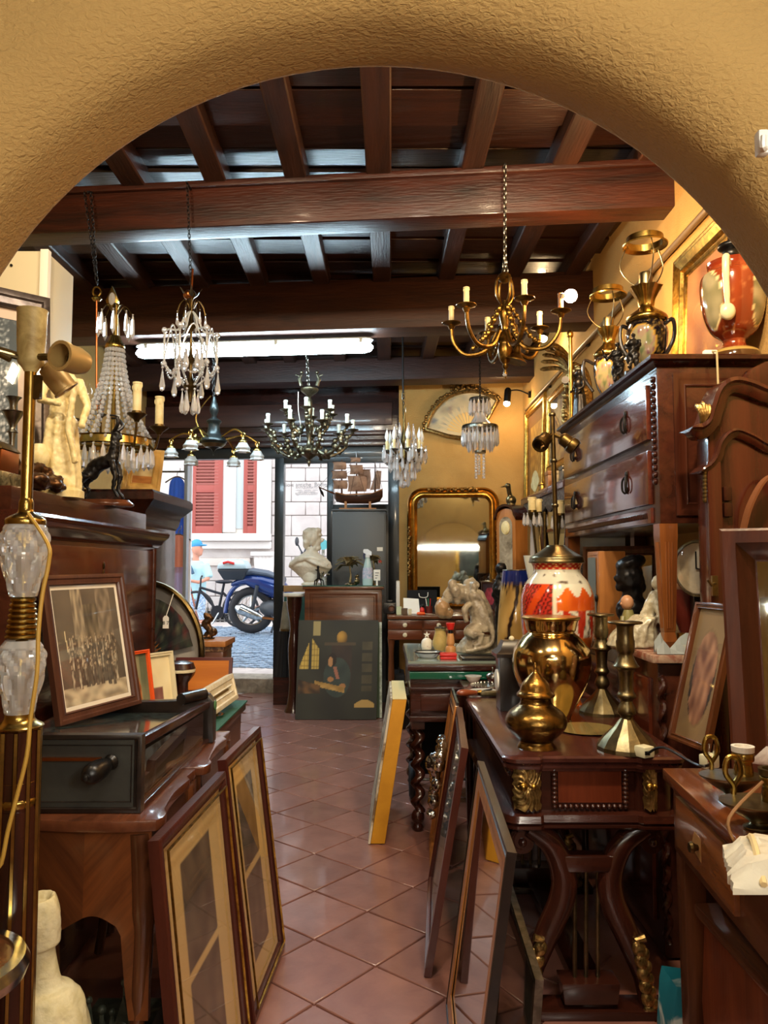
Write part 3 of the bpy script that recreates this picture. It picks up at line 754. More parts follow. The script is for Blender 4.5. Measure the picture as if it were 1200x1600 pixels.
for k in range(18):
    a = 2 * math.pi * k / 18; d = V((math.cos(a), math.sin(a), 0))
    for i in range(19):
        s = i / 18; r = rt + (rb - rt) * (.28 * s + .72 * s ** 2.3); z = zt - .03 + (zb - zt + .03) * s
        b.ball(V((ca.x, AY, z)) + d * r, (.0115, .0115, .0135), 6, 4)
b.build('crystal_strand', MT['crystal'], t, kind='stuff', angle=25)
b = B(); b.lathe([(rb * .98, zb - .035), (rb * 1.04, zb - .03), (rb * 1.02, zb + .005), (rb * 1.06, zb + .012), (rb * .96, zb + .012), (rb * .98, zb - .035)], (ca.x, AY, 0), 36, cap=False)
for k in range(3): a = k * math.pi / 3; b.tube([V((ca.x, AY, zb - .02)) + V((math.cos(a), math.sin(a), 0)) * rb * s for s in (-1, 1)], .006, 5)
b.build('ring', MT['brass'], t)
hang(t, ring((ca.x, AY, zb - .045), rb, 26), L(28, AY), .013, prism_drop)
hang(t, ring((ca.x, AY, zb - .05), rb * .55, 12), L(34, AY), .013, prism_drop)
for px, py, hh, lit in ((126, 660, 46, 0), (231, 655, 46, 0), (253, 668, 46, 0), (147, 640, 24, 1), (122, 642, 24, 1)):
    dy = {126: -.14, 231: -.18, 253: -.05, 147: .1, 122: .14}[px]; p = A(px, py, dy)
    B().tube(spline([V((ca.x, AY, zb)) + (V((p.x, p.y, 0)) - V((ca.x, AY, 0))) * .72, (V((ca.x, AY, zb - .05)) + (V((p.x, p.y, 0)) - V((ca.x, AY, 0))) * .9), p + V((0, 0, -.05))], 6), .007, 6).build('arm', wiry, t)
    if lit:
        candle_at(t, p, L(22, AY), .014, MT['copper']); q = p + V((0, 0, L(22, AY)))
        B().lathe(smooth_prof([(.009, 0), (.02, .03), (.019, .06), (.006, .1), (.001, .115)]), q, 12).build('bulb', MT['bulb'], t)
    else: candle_at(t, p, L(hh, AY), .022)
xr = A(151, 470); b = B(); b.tube([xr + V((0, 0, 0)), A(151, 640)], .006, 8); b.build('rod', MT['copper'], t)
b = B(); b.tube([xr + V((math.cos(a) * .022, 0, .05 + math.sin(a) * .026)) for a in [2 * math.pi * k / 14 for k in range(14)]], .005, 6, closed=True)
b.lathe([(.018, 0), (.026, .012), (.012, .028)], xr, 12); b.build('hook_ring', MT['brass'], t)
for s in (0, 1):
    chain('chain', xr + V((0, 0, .09)), A(132 + 10 * s, 300), m=MT['iron'], parent=t)
B().tube([A(137, 300), A(137, 292) + V((0, .06, .0))], .006, 6).build('nail', MT['iron'], t)

# ---- B: glass bead chandelier with a birdcage body
BYc = 3.98
def A(px, py, dy=0): p = W(px, py, BYc); return V((p.x, BYc + dy, p.z))
cb_ = A(298, 560)
t = thing('birdcage_chandelier', 'glass beaded birdcage chandelier with teardrops hanging before the fluorescent lamp', 'chandelier', cb_)
c0 = V((cb_.x, BYc, 0))
def rz(r, py): return (L(r, BYc), A(298, py).z)
fr_ = mat('beaded_glass_rod', '#dfe6ea', .1, .2, trans=.3)
beads = B(); tears = []; tears2 = []
for k in range(6):
    a = 2 * math.pi * k / 6 + .35; d = V((math.cos(a), math.sin(a), 0))
    def G(r, py): return c0 + d * L(r, BYc) + V((0, 0, A(298, py).z))
    rib = spline([G(4, 488), G(12, 500), G(20, 517), G(38, 520), G(41, 545), G(39, 572), G(22, 592), G(5, 606)], 6)
    B().tube(rib, .0055, 6).build('rib', fr_, t)
    sc_ = spline([G(3, 482), G(10, 470), G(18, 478), G(22, 492)], 5); B().tube(sc_, .004, 5).build('scroll', MT['darkbrass'], t)
    a2 = a + math.pi / 6; d2_ = V((math.cos(a2), math.sin(a2), 0))
    nxt = V((math.cos(a + math.pi / 3), math.sin(a + math.pi / 3), 0))
    arc = spline([G(40, 560), c0 + (d + nxt) * .5 * L(40, BYc) + V((0, 0, A(298, 515).z)), c0 + nxt * L(40, BYc) + V((0, 0, A(298, 560).z))], 8)
    B().tube(arc, .004, 5).build('arch', fr_, t)
    for s in range(13):
        q = G(40, 572).lerp(c0 + nxt * L(40, BYc) + V((0, 0, A(298, 572).z)), s / 12); beads.ball(q + V((0, 0, -.06 * math.sin(math.pi * s / 12))), .006, 6, 4)
    for s in range(12):
        beads.ball(G(40 - 35 * s / 12, 574 + 34 * s / 12), .007, 6, 4); beads.ball(G(41 + .5 * math.sin(s), 522 + 4 * s), .006, 6, 4)
    beads.ball(G(41, 520), .016, 8, 6); beads.ball(G(41, 572), .016, 8, 6)
    tears.append(G(43, 580)); tears2.append(G(22, 490)); tears.append(G(17, 545)); tears.append(G(12, 612))
beads.build('bead_string', MT['crystal'], t, kind='stuff')
hang(t, tears, L(36, BYc), .016); hang(t, tears2, L(22, BYc), .009)
b = B(); b.lathe(smooth_prof([rz(2, 628), rz(5, 612), rz(11, 604), rz(4, 590), rz(3, 570), rz(7, 562), rz(3, 552), rz(2, 520), rz(8, 510), rz(3, 498), rz(2, 470), rz(7, 460), rz(1, 452)]), c0, 14); b.build('stem', MT['darkbrass'], t)
b = B(); b.ball(A(295, 461), (.03, .03, .026)); b.build('canopy_ball', MT['copper'], t)
for k in range(5):
    a = 2 * math.pi * k / 5; d = V((math.cos(a), math.sin(a), 0)); p = A(298, 466)
    b = B(); b.loft([[p + d * s * .06 + V((0, 0, .05 * s * s)) + d.cross(V((0, 0, 1))) * wd * q for q in (-1, 0, 1)] + [p + d * s * .06 + V((0, 0, .05 * s * s - .004))] for s, wd in ((0, .004), (.5, .012), (1, .001))]); b.build('leaf', MT['pewter'], t)
chain('chain', A(299, 452), A(291, 284) + V((0, .02, 0)), m=MT['iron'], parent=t)
B().tube([A(299, 455), A(301, 420)], .006, 6).build('cord', MT['copper'], t)
B().tube([A(291, 284), A(291, 282) + V((0, .1, 0))], .005, 6).build('nail', MT['iron'], t)

# ---- C: dark bronze lamp with glass flower shades
CY = 6.25
def A(px, py, dy=0): p = W(px, py, CY); return V((p.x, CY + dy, p.z))
c = A(334, 680); c0 = V((c.x, CY, 0))
t = thing('flower_shade_lamp', 'dark bronze ceiling lamp with curved gilt arms and small frosted flower shades', 'chandelier', c)
def rz(r, py): return (L(r, CY), A(334, py).z)
b = B(); b.lathe(smooth_prof([rz(1, 711), rz(3, 703), rz(13, 697), rz(21, 690), rz(17, 684), rz(11, 678), rz(9, 664), rz(12, 658), rz(4, 652), rz(7, 642), rz(6, 634), rz(4, 628), rz(2, 620)]), c0, 20); b.build('body', mat('verdigris_iron', '#2b2f2f', .35, .7), t)
B().lathe([rz(13, 699), rz(19, 694), rz(13, 692)], c0, 20).build('band', MT['oldbrass'], t)
shade = mat('frosted_shade', '#b9b8b4', .3, 0, trans=.35, bump=.2)
for px, py, dy in ((262, 703, .1), (287, 712, .25), (312, 703, -.3), (354, 713, .3), (386, 703, -.18), (398, 707, .12)):
    p = A(px, py, dy); s0 = V((c.x, CY, A(334, 688).z)); h = p + V((0, 0, .09)); mid = (s0 + h) / 2 + V((0, 0, .07))
    B().tube(spline([s0, s0.lerp(h, .3) + V((0, 0, .02)), mid.lerp(h, .4) + V((0, 0, .02)), h + V((0, 0, .01))], 6), .008, 6).build('arm', MT['brass'], t)
    b = B(); b.tube([h + V((math.cos(a) * .016, 0, .0 + math.sin(a) * .02)) for a in [2 * math.pi * k / 10 for k in range(10)]], .005, 5, closed=True); b.lathe(smooth_prof([(.034, .03), (.03, .045), (.014, .06), (.006, .09)]), p, 14); b.build('gallery', MT['brass'], t)
    B().lathe(smooth_prof([(.058, -.045), (.05, -.03), (.056, -.012), (.042, .01), (.03, .035)]), p, 24, cap=False, wob=lambda a, z: 1 + .1 * math.sin(6 * a) * max(0, -z / .045 + .2)).build('shade', shade, t)
B().tube(spline([A(322, 690), A(306, 655), A(318, 632), A(330, 618)], 6), .006, 5).build('loose_chain', MT['brass'], t)
b = B(); b.lathe(smooth_prof([(.075, -.03), (.06, 0), (.025, .02), (.015, .05)]), A(305, 688), 16); b.build('gilt_cap', MT['brass'], t)
chain('chain', A(334, 620), V((A(332, 600).x, CY, jz - .034)), .045, .004, MT['iron'], t)

# ---- D: bronze candle chandelier with two tiers
DY = 6.6
def A(px, py, dy=0): p = W(px, py, DY); return V((p.x, DY + dy, p.z))
c = A(483, 690); c0 = V((c.x, DY, 0))
t = thing('candle_chandelier', 'large ornate bronze chandelier with two tiers of pale candles above the bust', 'chandelier', c)
def rz(r, py): return (L(r, DY), A(483, py).z)
br_ = mat('grey_bronze', '#77705c', .35, .9, '#4b4535', 26, bump=.15)
b = B(); b.lathe(smooth_prof([rz(1, 729), rz(3, 722), rz(2, 718), rz(14, 710), rz(16, 703), rz(6, 697), rz(3, 685), rz(6, 670), rz(3, 664), rz(4, 655), rz(5.5, 640), rz(4, 625), rz(2.5, 620), rz(13, 612), rz(13.5, 607), rz(4, 609), rz(2, 602)]), c0, 20); b.build('stem', br_, t)
for k, (rr, py, n, ph, hh, pb_) in enumerate(((70, 668, 9, .2, 15, 703), (40, 643, 6, .5, 14, 668))):
    for i in range(n):
        a = 2 * math.pi * i / n + ph; d = V((math.cos(a), math.sin(a), 0)); q = V((-d.y, d.x, 0))
        zc = A(483, py).z; zb_ = A(483, pb_).z; r = L(rr, DY)
        pts = spline([c0 + d * .06 + V((0, 0, zb_ + .02)), c0 + d * r * .45 + V((0, 0, zb_ - .05)), c0 + d * r * .8 + V((0, 0, zb_ + .02)), c0 + d * r * .86 + V((0, 0, (zb_ + zc) / 2)), c0 + d * r + V((0, 0, zc - .03))], 6)
        b = B(); b.tube(pts, [.013 + .006 * math.sin(s * 1.9) for s in range(len(pts))], 7)
        for s in (6, 10, 14, 18):                                    # cast leaves on the arm
            p = pts[s]; b.ball(p + V((0, 0, .02)), (.02, .02, .03), 6, 5); b.ball(p + q * .022 + V((0, 0, -.01)), (.018, .018, .018), 6, 4)
        b.build('arm', br_, t)
        candle_at(t, c0 + d * r + V((0, 0, zc)), L(hh, DY), .016, MT['candlew'], br_, cupr=.05)
for s in (-1, 1):
    p = A(483 + s * 12, 603); b = B(); b.tube([p, p + V((s * .02, 0, .06)), p + V((0, 0, .1))], [.016, .016, .01], 8); b.ball(p + V((0, 0, .12)), .016); b.tube([p + V((0, 0, .08)), p + V((s * .05, 0, .1))], .006, 6); b.build('cherub', br_, t)
chain('chain', A(482, 604), V((A(476, 560).x, DY, 3.555)), .05, .004, MT['pewter'], t)
B().tube(spline([A(466, 612), A(466, 640), A(470, 668), A(468, 690)], 5), .004, 5).build('flex', MT['white'], t)

# ---- E: crystal chandelier, right of the ship
EY = 6.9
def A(px, py, dy=0): p = W(px, py, EY); return V((p.x, EY + dy, p.z))
c = A(632, 700); c0 = V((c.x, EY, 0))
t = thing('crystal_chandelier', 'crystal drop chandelier with flame bulbs on a long rod, left of the gilt mirror', 'chandelier', c)
def rz(r, py): return (L(r, EY), A(632, py).z)
B().lathe(smooth_prof([rz(2, 735), rz(5, 715), rz(3, 700), rz(6, 690), rz(3, 672), rz(2, 655), rz(1, 612)]), c0, 12).build('stem', MT['darkbrass'], t)
tops = []
for i in range(8):
    a = 2 * math.pi * i / 8 + .15; d = V((math.cos(a), math.sin(a), 0)); r = L(28, EY)
    pts = spline([c0 + V((0, 0, A(0, 712).z)), c0 + d * r * .5 + V((0, 0, A(0, 722).z)), c0 + d * r + V((0, 0, A(0, 704).z))], 6)
    B().tube(pts, .007, 6).build('arm', MT['darkbrass'], t)
    p = pts[-1]; candle_at(t, p, L(14, EY), .014, MT['candle'], MT['pewter'], cupr=.04)
    B().lathe(smooth_prof([(.008, 0), (.02, .03), (.018, .06), (.005, .1), (.001, .12)]), p + V((0, 0, L(14, EY))), 10).build('bulb', mat('milky_bulb', '#eef0ee', .2), t)
    for s in range(3): tops.append(pts[8 + s * 5 if 8 + s * 5 < len(pts) else -1] + V((R.uniform(-.03, .03), R.uniform(-.03, .03), -.005)))
for py, r, n in ((700, 34, 12), (716, 24, 10), (730, 16, 8), (665, 14, 6), (688, 18, 8), (740, 8, 4)): tops += ring(c0 + V((0, 0, A(0, py).z)), L(r, EY), n, R.random())
hang(t, tops, L(22, EY), .017, prism_drop)
b = B(); b.ball(A(630, 757), .035); b.ball(A(626, 748), .022); b.build('glass_ball', MT['crystal'], t)
chain('chain', A(631, 655), A(630, 612), .04, .004, MT['iron'], t)
B().tube([A(630, 614), V((A(629, 530).x, EY, 3.555))], .009, 6).build('rod', MT['iron'], t)
B().tube(spline([A(629, 612), A(628, 622), A(634, 640), A(630, 655)], 5), .003, 5).build('flex', MT['pewter'], t)

# ---- F: tent chandelier of crystal prisms
GY = 7.1
def A(px, py, dy=0): p = W(px, py, GY); return V((p.x, GY + dy, p.z))
c = A(750, 680); c0 = V((c.x, GY, 0))
t = thing('prism_chandelier', 'small tiered prism chandelier hanging in front of the fan case', 'chandelier', c)
def rz(r, py): return (L(r, GY), A(750, py).z)
b = B(); b.lathe([rz(28, 672), rz(29, 668), rz(28, 665), rz(27, 668)], c0, 28, cap=False); b.lathe([rz(15, 627), rz(17, 625), rz(16, 622), rz(12, 622)], c0, 24, cap=False); b.lathe([rz(9, 708), rz(9.5, 706), rz(9, 704)], c0, 16); b.tube([A(750, 622), A(750, 708)], .006, 6); b.build('frame', MT['pewter'], t)
B().lathe(smooth_prof([rz(24, 668), rz(16, 662), rz(10, 652), rz(9, 646)]), c0, 24, cap=False, wob=lambda a, z: 1 + .05 * math.sin(14 * a)).build('tent', MT['crystal'], t)
hang(t, ring(c0 + V((0, 0, A(0, 626).z)), L(16, GY), 14), L(24, GY), .016, prism_drop)
hang(t, ring(c0 + V((0, 0, A(0, 672).z)), L(28, GY), 24), L(26, GY), .015, prism_drop)
hang(t, ring(c0 + V((0, 0, A(0, 674).z)), L(19, GY), 12), L(34, GY), .015, prism_drop)
b = B()
for px in (744, 756):
    for i in range(8): b.ball(A(px, 711 + i * 5), .016, 8, 5)
for i in range(8): b.ball(A(750, 711 + i * 4, .06), .014, 8, 5)
b.build('bead_string', MT['crystal'], t, kind='stuff')
chain('chain', A(750, 622), V((A(750, 560).x, GY, 3.555)), .035, .004, MT['iron'], t)

# ---- G: gilt six-arm chandelier with one lit bulb
HYc = 3.86
def A(px, py, dy=0): p = W(px, py, HYc); return V((p.x, HYc + dy, p.z))
c = A(789, 520); c0 = V((c.x, HYc, 0))
t = thing('gilt_chandelier', 'gilt six-armed chandelier with a lit round bulb at its right end', 'chandelier', c)
def rz(r, py): return (L(r, HYc), A(789, py).z)
gb = mat('chandelier_gilt', '#8d6a2e', .32, .95, '#54401f', 24, bump=.12)
b = B(); b.lathe(smooth_prof([rz(1, 592), rz(3, 584), rz(2, 578), rz(5, 573), rz(4, 569), rz(9, 562), rz(12, 548), rz(10, 536), rz(14, 530), rz(9, 522), rz(5, 515), rz(8, 500), rz(9, 488), rz(5, 478), rz(3, 470)]), c0, 20, wob=lambda a, z: 1 + .05 * math.sin(10 * a)); b.build('stem', gb, t)
b = B()
for k in range(4):
    a = math.pi / 2 * k + .4; d = V((math.cos(a), math.sin(a), 0))
    b.tube(spline([c0 + d * L(4, HYc) + V((0, 0, A(0, 478).z)), c0 + d * L(15, HYc) + V((0, 0, A(0, 462).z)), c0 + d * L(14, HYc) + V((0, 0, A(0, 440).z)), c0 + d * L(4, HYc) + V((0, 0, A(0, 430).z))], 6), .007, 6)
b.lathe([rz(4, 442), rz(12, 436), rz(10, 430), rz(5, 426)], c0, 16); b.build('crown', gb, t)
lit = None
for i, a in enumerate((.0 - .35, 1.05 - .35, 2.1 - .35, 3.14 - .35, 4.19 - .35, 5.24 - .35)):
    d = V((math.cos(a), math.sin(a), 0)); r = L(88, HYc)
    zc = A(0, 494).z
    pts = spline([c0 + d * .04 + V((0, 0, A(0, 520).z)), c0 + d * r * .35 + V((0, 0, A(0, 545).z)), c0 + d * r * .72 + V((0, 0, A(0, 549).z)), c0 + d * r * .95 + V((0, 0, A(0, 528).z)), c0 + d * r + V((0, 0, zc - .02))], 7)
    b = B(); b.tube(pts, [.013 - .004 * s / len(pts) for s in range(len(pts))], 8)
    b.lathe([(.012, -.03), (.02, -.012), (.012, 0)], c0 + d * r + V((0, 0, zc - .01)), 12)
    b.build('arm', gb, t)
    up = spline([c0 + d * .03 + V((0, 0, A(0, 478).z)), c0 + d * r * .25 + V((0, 0, A(0, 500).z)), c0 + d * r * .45 + V((0, 0, A(0, 528).z)), c0 + d * r * .62 + V((0, 0, A(0, 541).z))], 5)
    b = B(); b.tube(up, .006, 6)
    for p in up[2::2]: b.ball(p, (.013, .013, .016), 6, 5)
    b.build('garland', gb, t)
    p = c0 + d * r + V((0, 0, zc)); is_lit = i == 0
    candle_at(t, p, L(26, HYc), .014, mat('dark_candle', '#7d5a3c', .6) if is_lit else None, gb, cupr=.05)
    if is_lit: lit = p + V((.045, -.02, L(20, HYc)))
warm_bulb = mat('lit_bulb', '#ffd9a0', .4, emit=600, ecol='#ffc98a')
B().ball(lit, .033, 14, 10).build('bulb', warm_bulb, t)
B().tube([lit - V((.03, 0, 0)), lit - V((.05, .0, .0))], .012, 8).build('socket', MT['iron'], t)
b = B(); p = A(808, 548); b.lathe(smooth_prof([(.062, -.06), (.058, -.05), (.028, -.02), (.02, 0), (.012, .025)]), p, 18, axis=(.25, 0, 1)); b.tube([p, p + V((-.01, 0, .12))], .006, 6); b.build('bell_shade', gb, t)
b = B(); b.ball(A(789, 586), .011); b.build('glass_finial', MT['crystal'], t)
for s in (-1, 1): chain('chain', A(789 + s * 3, 426), A(789, 400), .03, .003, MT['pewter'], t)
chain('chain', A(789, 402), A(789, 256), .032, .003, MT['pewter'], t)
B().tube([A(789, 257), A(789, 255) + V((0, .08, 0))], .006, 6).build('nail', MT['iron'], t)

# ---- spotlights on the right wall
def spot(name, label, base, tip_dir, n, lit_e, wallpt):
    t = thing(name, label, 'lamp', wallpt)
    d = V(tip_dir).normalized(); base = V(base)
    B().lathe([(.03, -.075), (.035, -.06), (.035, .06), (.02, .08)], base, 16, axis=-d).build('housing', MT['iron'], t)
    B().ball(base + d * .085, .032, 12, 8).build('bulb', mat('spot_bulb', '#ffe3b5', .4, emit=lit_e, ecol='#ffd7a0'), t)
    w_ = V(wallpt); B().tube(spline([base - d * .05, (base + w_) / 2 + V((0, 0, .05)), w_], 6), .007, 6).build('bracket', MT['iron'], t)
    B().lathe([(.035, -.01), (.035, .01)], w_, 12, axis=n).build('wall_plate', MT['iron'], t)
    return t
p = W(793, 618, 7.75)
spot('spotlight', 'small black spotlight shining on the back wall beside the fan case', p, (-.12, -.12, -1), (1, 0, 0), 280, V((XR - .012, 7.75, p.z + .01)))
p = W(853, 516, 6.3)
spot('spotlight', 'small lit spotlight high on the right wall, behind the gilt chandelier', p, (-.35, -.3, -1), (1, 0, 0), 160, V((XR - .012, 6.3, p.z + .02)))
# ============================================================ LEFT SIDE
MH, MHy, MHx = MT['mahog'], MT['mahogy'], MT['mahogx']
# ---- crystal and brass standard lamp, nearest left
LX, LY = -.757, 1.62
t = thing('floor_lamp', 'brass standard lamp with two cut crystal bodies and empty bulb holders, nearest on the left', 'lamp', (LX, LY, 0))
def lz(py): return W(35, py, LY).z
def lr(r): return L(r, LY)
c0 = V((LX, LY, 0))
B().lathe([(.085, 0), (.085, .03), (.06, .05), (.048, .09), (.042, lz(1262))], c0, 24).build('column', MT['darkwood'], t)
b = B()
for k in range(10):
    a = 2 * math.pi * k / 10; b.tube([c0 + V((math.cos(a) * .044, math.sin(a) * .044, .1)), c0 + V((math.cos(a) * .042, math.sin(a) * .042, lz(1140)))], .005, 5)
b.build('reed', MT['brass'], t, kind='stuff')
B().lathe([(.04, lz(1262)), (.04, lz(1140))], c0, 24).build('upper_column', MT['darkwood'], t)
B().lathe(smooth_prof([(lr(28), lz(1262)), (lr(32), lz(1248)), (lr(26), lz(1240)), (lr(24), lz(1225)), (lr(30), lz(1219)), (lr(24), lz(1214))]), c0, 24).build('brass_band', MT['brass'], t)
B().lathe(smooth_prof([(lr(27), lz(1142)), (lr(36), lz(1134)), (lr(27), lz(1128)), (lr(22), lz(1122)), (lr(21), lz(1112))]), c0, 24).build('brass_foot', MT['brass'], t)
def cut_body(y0, y1, rs):
    n = 24; b = B(); pr = smooth_prof([(lr(r), lz(y0 + (y1 - y0) * s)) for s, r in rs], 5); N_ = len(pr); vs = []; fs = []; seg = 40
    for i, (r, z) in enumerate(pr):
        for k in range(seg):
            a = 2 * math.pi * k / seg
            g = (abs(math.sin(a * 4 + i * .36)) + abs(math.sin(a * 4 - i * .36))) if 3 < i < N_ - 5 else 1.6
            rr = r * (1 - .11 * (1.6 - g)); vs.append(c0 + V((rr * math.cos(a), rr * math.sin(a), z)))
    for i in range(N_ - 1):
        for k in range(seg): k2 = (k + 1) % seg; fs.append((i * seg + k, i * seg + k2, (i + 1) * seg + k2, (i + 1) * seg + k))
    b.add(vs, fs); b.build('crystal_body', MT['cutglass'], t, angle=12)
    B().lathe([(lr(9), lz(y0)), (lr(7), lz((y0 * .6 + y1 * .4))), (lr(11), lz((y0 + y1) / 2)), (lr(7), lz(y0 * .4 + y1 * .6)), (lr(9), lz(y1))], c0, 16).build('inner_rod', MT['brass'], t)
cut_body(1114, 1000, [(0, 22), (.15, 25), (.5, 34), (.72, 37), (.88, 33), (1, 24)])
cut_body(932, 818, [(0, 20), (.12, 24), (.5, 34), (.72, 37), (.9, 34), (1, 28)])
pr = []
for k in range(8):
    y = 998 - k * 8.2; r = 25 - k * .9; pr += [(lr(r - 3), lz(y)), (lr(r), lz(y - 2.5)), (lr(r), lz(y - 5.5)), (lr(r - 3), lz(y - 8))]
B().lathe(pr, c0, 24).build('brass_coil', MT['brass'], t)
B().lathe(smooth_prof([(lr(30), lz(820)), (lr(30), lz(812)), (lr(22), lz(806)), (lr(12), lz(800)), (lr(11), lz(785)), (lr(8.5), lz(778))]), c0, 24).build('brass_cap', MT['brass'], t)
B().lathe([(lr(9), lz(782)), (lr(9), lz(578))], c0, 18).build('pole', MT['brass'], t)
oldc = mat('aged_cream_paint', '#c9b67a', .5, 0, '#8f7a48', 20, bump=.1)
B().lathe(smooth_prof([(lr(9), lz(582)), (lr(14), lz(574)), (lr(20), lz(566)), (lr(21), lz(545)), (lr(22), lz(532))]), c0, 24).build('cluster_body', oldc, t)
B().lathe([(lr(21), lz(532)), (lr(22), lz(528)), (lr(23), lz(489)), (lr(24), lz(485)), (lr(22), lz(486)), (lr(18), lz(500))], c0, 24, cap=False).build('bulb_holder', oldc, t)
hp = W(105, 562, LY - .06)
B().tube(spline([c0 + V((.02, -.01, lz(560))), c0 + V((.05, -.02, lz(562))), V((hp.x - .02, hp.y + .01, hp.z))], 5), .008, 8).build('arm', MT['oldbrass'], t)
dd = V((-.35, -.93, -.02)).normalized(); hol = mat('tan_holder', '#a98a52', .4, .3)
def holder(cen, d, r, ln):
    b = B(); b.lathe([(r * .45, -ln * .5), (r * .8, -ln * .4), (r, -ln * .1), (r * .98, ln * .42), (r * 1.08, ln * .44), (r * 1.08, ln * .5), (r * .85, ln * .5), (r * .75, 0)], cen, 20, axis=d, cap=False); b.build('bulb_holder', hol, t)
    B().lathe([(r * .75, -.001), (r * .3, .001)], V(cen) + V(d) * -.004, 16, axis=d).build('contact', MT['darkbrass'], t)
holder(hp + V((.012, 0, 0)), dd, .029, .075)
holder(W(88, 590, LY + .04), V((.55, .3, -.75)).normalized(), .027, .07)
b = B(); b.tube(spline([c0 + V((-.02, 0, lz(558))), c0 + V((-.07, -.02, lz(549))), c0 + V((-.14, -.02, lz(552)))], 5), .007, 8); b.tube(spline([c0 + V((-.02, -.02, lz(562))), c0 + V((-.05, -.05, lz(560))), c0 + V((-.02, -.05, lz(572)))], 5), .006, 8); b.build('arm', MT['oldbrass'], t)
B().box(W(59, 605, LY), (.014, .014, .05)).build('switch', MT['darkbrass'], t)
flex = [W(x, y, LY - .09) for x, y in ((75, 850), (76, 880), (66, 930), (60, 990), (58, 1050), (48, 1120), (42, 1180), (25, 1250), (12, 1300), (2, 1350), (-20, 1420))]
flex = [p + V((0, .09 * 0, 0)) for p in flex]
B().tube(spline([c0 + V((.02, -.03, lz(805)))] + flex + [V((-.9, 1.5, .02))], 4), .004, 6).build('flex', mat('gold_flex', '#b8923c', .5), t)

# ---- ivory carved flask, and things under the near table
t = thing('carved_flask', 'tall cream carved plaster flask leaning on the floor at bottom left', 'flask', (-.75, 1.825, 0))
ix = W(90, 1600, 1.78)
ax_ = (V((W(52, 1400, 1.78).x, 1.78, W(52, 1400, 1.78).z)) - V((-.72, 1.825, 0)))
b = B()
stv = [(.105, 0), (.108, .06), (.105, .2), (.098, .30), (.088, .40), (.068, .45), (.045, .465), (.038, .5), (.036, .545), (.047, .555), (.05, .57), (.055, .62), (.049, .655), (.041, .66), (.03, .645)]
b.lathe(smooth_prof(stv, 6), (0, 0, 0), 56, axis=ax_.normalized(), flat=(1, .8), wob=lambda a, z: 1 + (.07 * nz(math.cos(a) * 4, math.sin(a) * 4, z * 30) + .03 * math.sin(5 * a + 3 * math.sin(z * 22)) * math.cos(z * 30) if z < .44 or z > .57 else 0))
b.M = None; b.v = [p + V((-.72, 1.825, 0)) for p in b.v]
b.build('body', MT['plaster'], t, angle=80)
b = B(); u = ax_.normalized()
def onf(s, dx, dy=-.085): return V((-.72, 1.825, 0)) + u * s + V((dx, dy, 0))
for s, dx, r in ((.34, 0, .05), (.25, -.03, .022), (.25, .035, .022), (.19, 0, .026), (.28, .05, .018)):
    b.tube([onf(s, dx) + V((math.cos(a) * r, 0, math.sin(a) * r)) for a in [2 * math.pi * k / 18 for k in range(18)]], .006, 6, closed=True)
b.build('relief', MT['plaster'], t, kind='stuff')
t = thing('cathedral_model', 'grey-green metal model of a gothic cathedral on the floor under the near table', 'model', (-.72, 2.2, 0))
gm = mat('grey_green_metal', '#5c6050', .5, .4, '#3e4236', 20, bump=.2)
b = B(); b.bb(-.82, -.63, 2.12, 2.3, 0, .16); b.build('nave', gm, t)
b = B()
for x, w_, z0, z1 in ((-.685, .075, .15, .27), (-.745, .08, .1, .2)):
    b.prism([(x - w_ / 2, 2.1, z0), (x + w_ / 2, 2.1, z0), (x, 2.1, z1)], (0, .03, 0)); b.tube([(x, 2.115, z1 - .01), (x, 2.115, z1 + .03)], .006, 6); b.ball((x, 2.115, z1 + .03), .012, 8, 6)
b.build('gable', gm, t, kind='stuff')
b = B()
for x, h in ((-.80, .25), (-.775, .27), (-.64, .3), (-.81, .2), (-.715, .24)):
    b.lathe([(.012, 0), (.012, h * .75), (.001, h)], (x, 2.105, 0), 6); b.ball((x, 2.105, h - .01), .009, 6, 5)
b.build('spire', gm, t, kind='stuff')
for x in (-.685, -.745):
    b = B(); b.tube([V((x, 2.096, .19 if x > -.7 else .13)) + V((math.cos(a) * .018, 0, math.sin(a) * .018)) for a in [2 * math.pi * k / 12 for k in range(12)]], .003, 5, closed=True); b.build('rose_window', gm, t)
# round side table fragment
t = thing('side_table', 'small round table with a bright metal rim, cut off at the bottom left edge', 'table', (-.79, 1.42, 0))
cz = W(0, 1530, 1.4).z
B().lathe([(.122, cz - .012), (.122, cz + .012)], (-.79, 1.42, 0), 40).build('top', MT['walnut'], t)
b = B(); b.lathe([(.119, cz - .02), (.141, cz - .018), (.147, cz), (.139, cz + .016), (.119, cz + .018), (.119, cz - .02)], (-.79, 1.42, 0), 48, cap=False); b.build('rim', MT['silver'], t)
for k in range(3):
    a = 2 * math.pi * k / 3 + .2; d = V((math.cos(a), math.sin(a), 0)); o_ = V((-.79, 1.42, 0))
    B().tube(spline([o_ + d * .09 + V((0, 0, cz - .02)), o_ + d * .06 + V((0, 0, .55)), o_ + d * .04 + V((0, 0, .3)), o_ + d * .1], 6), .012, 8).build('leg', MT['brass'], t)

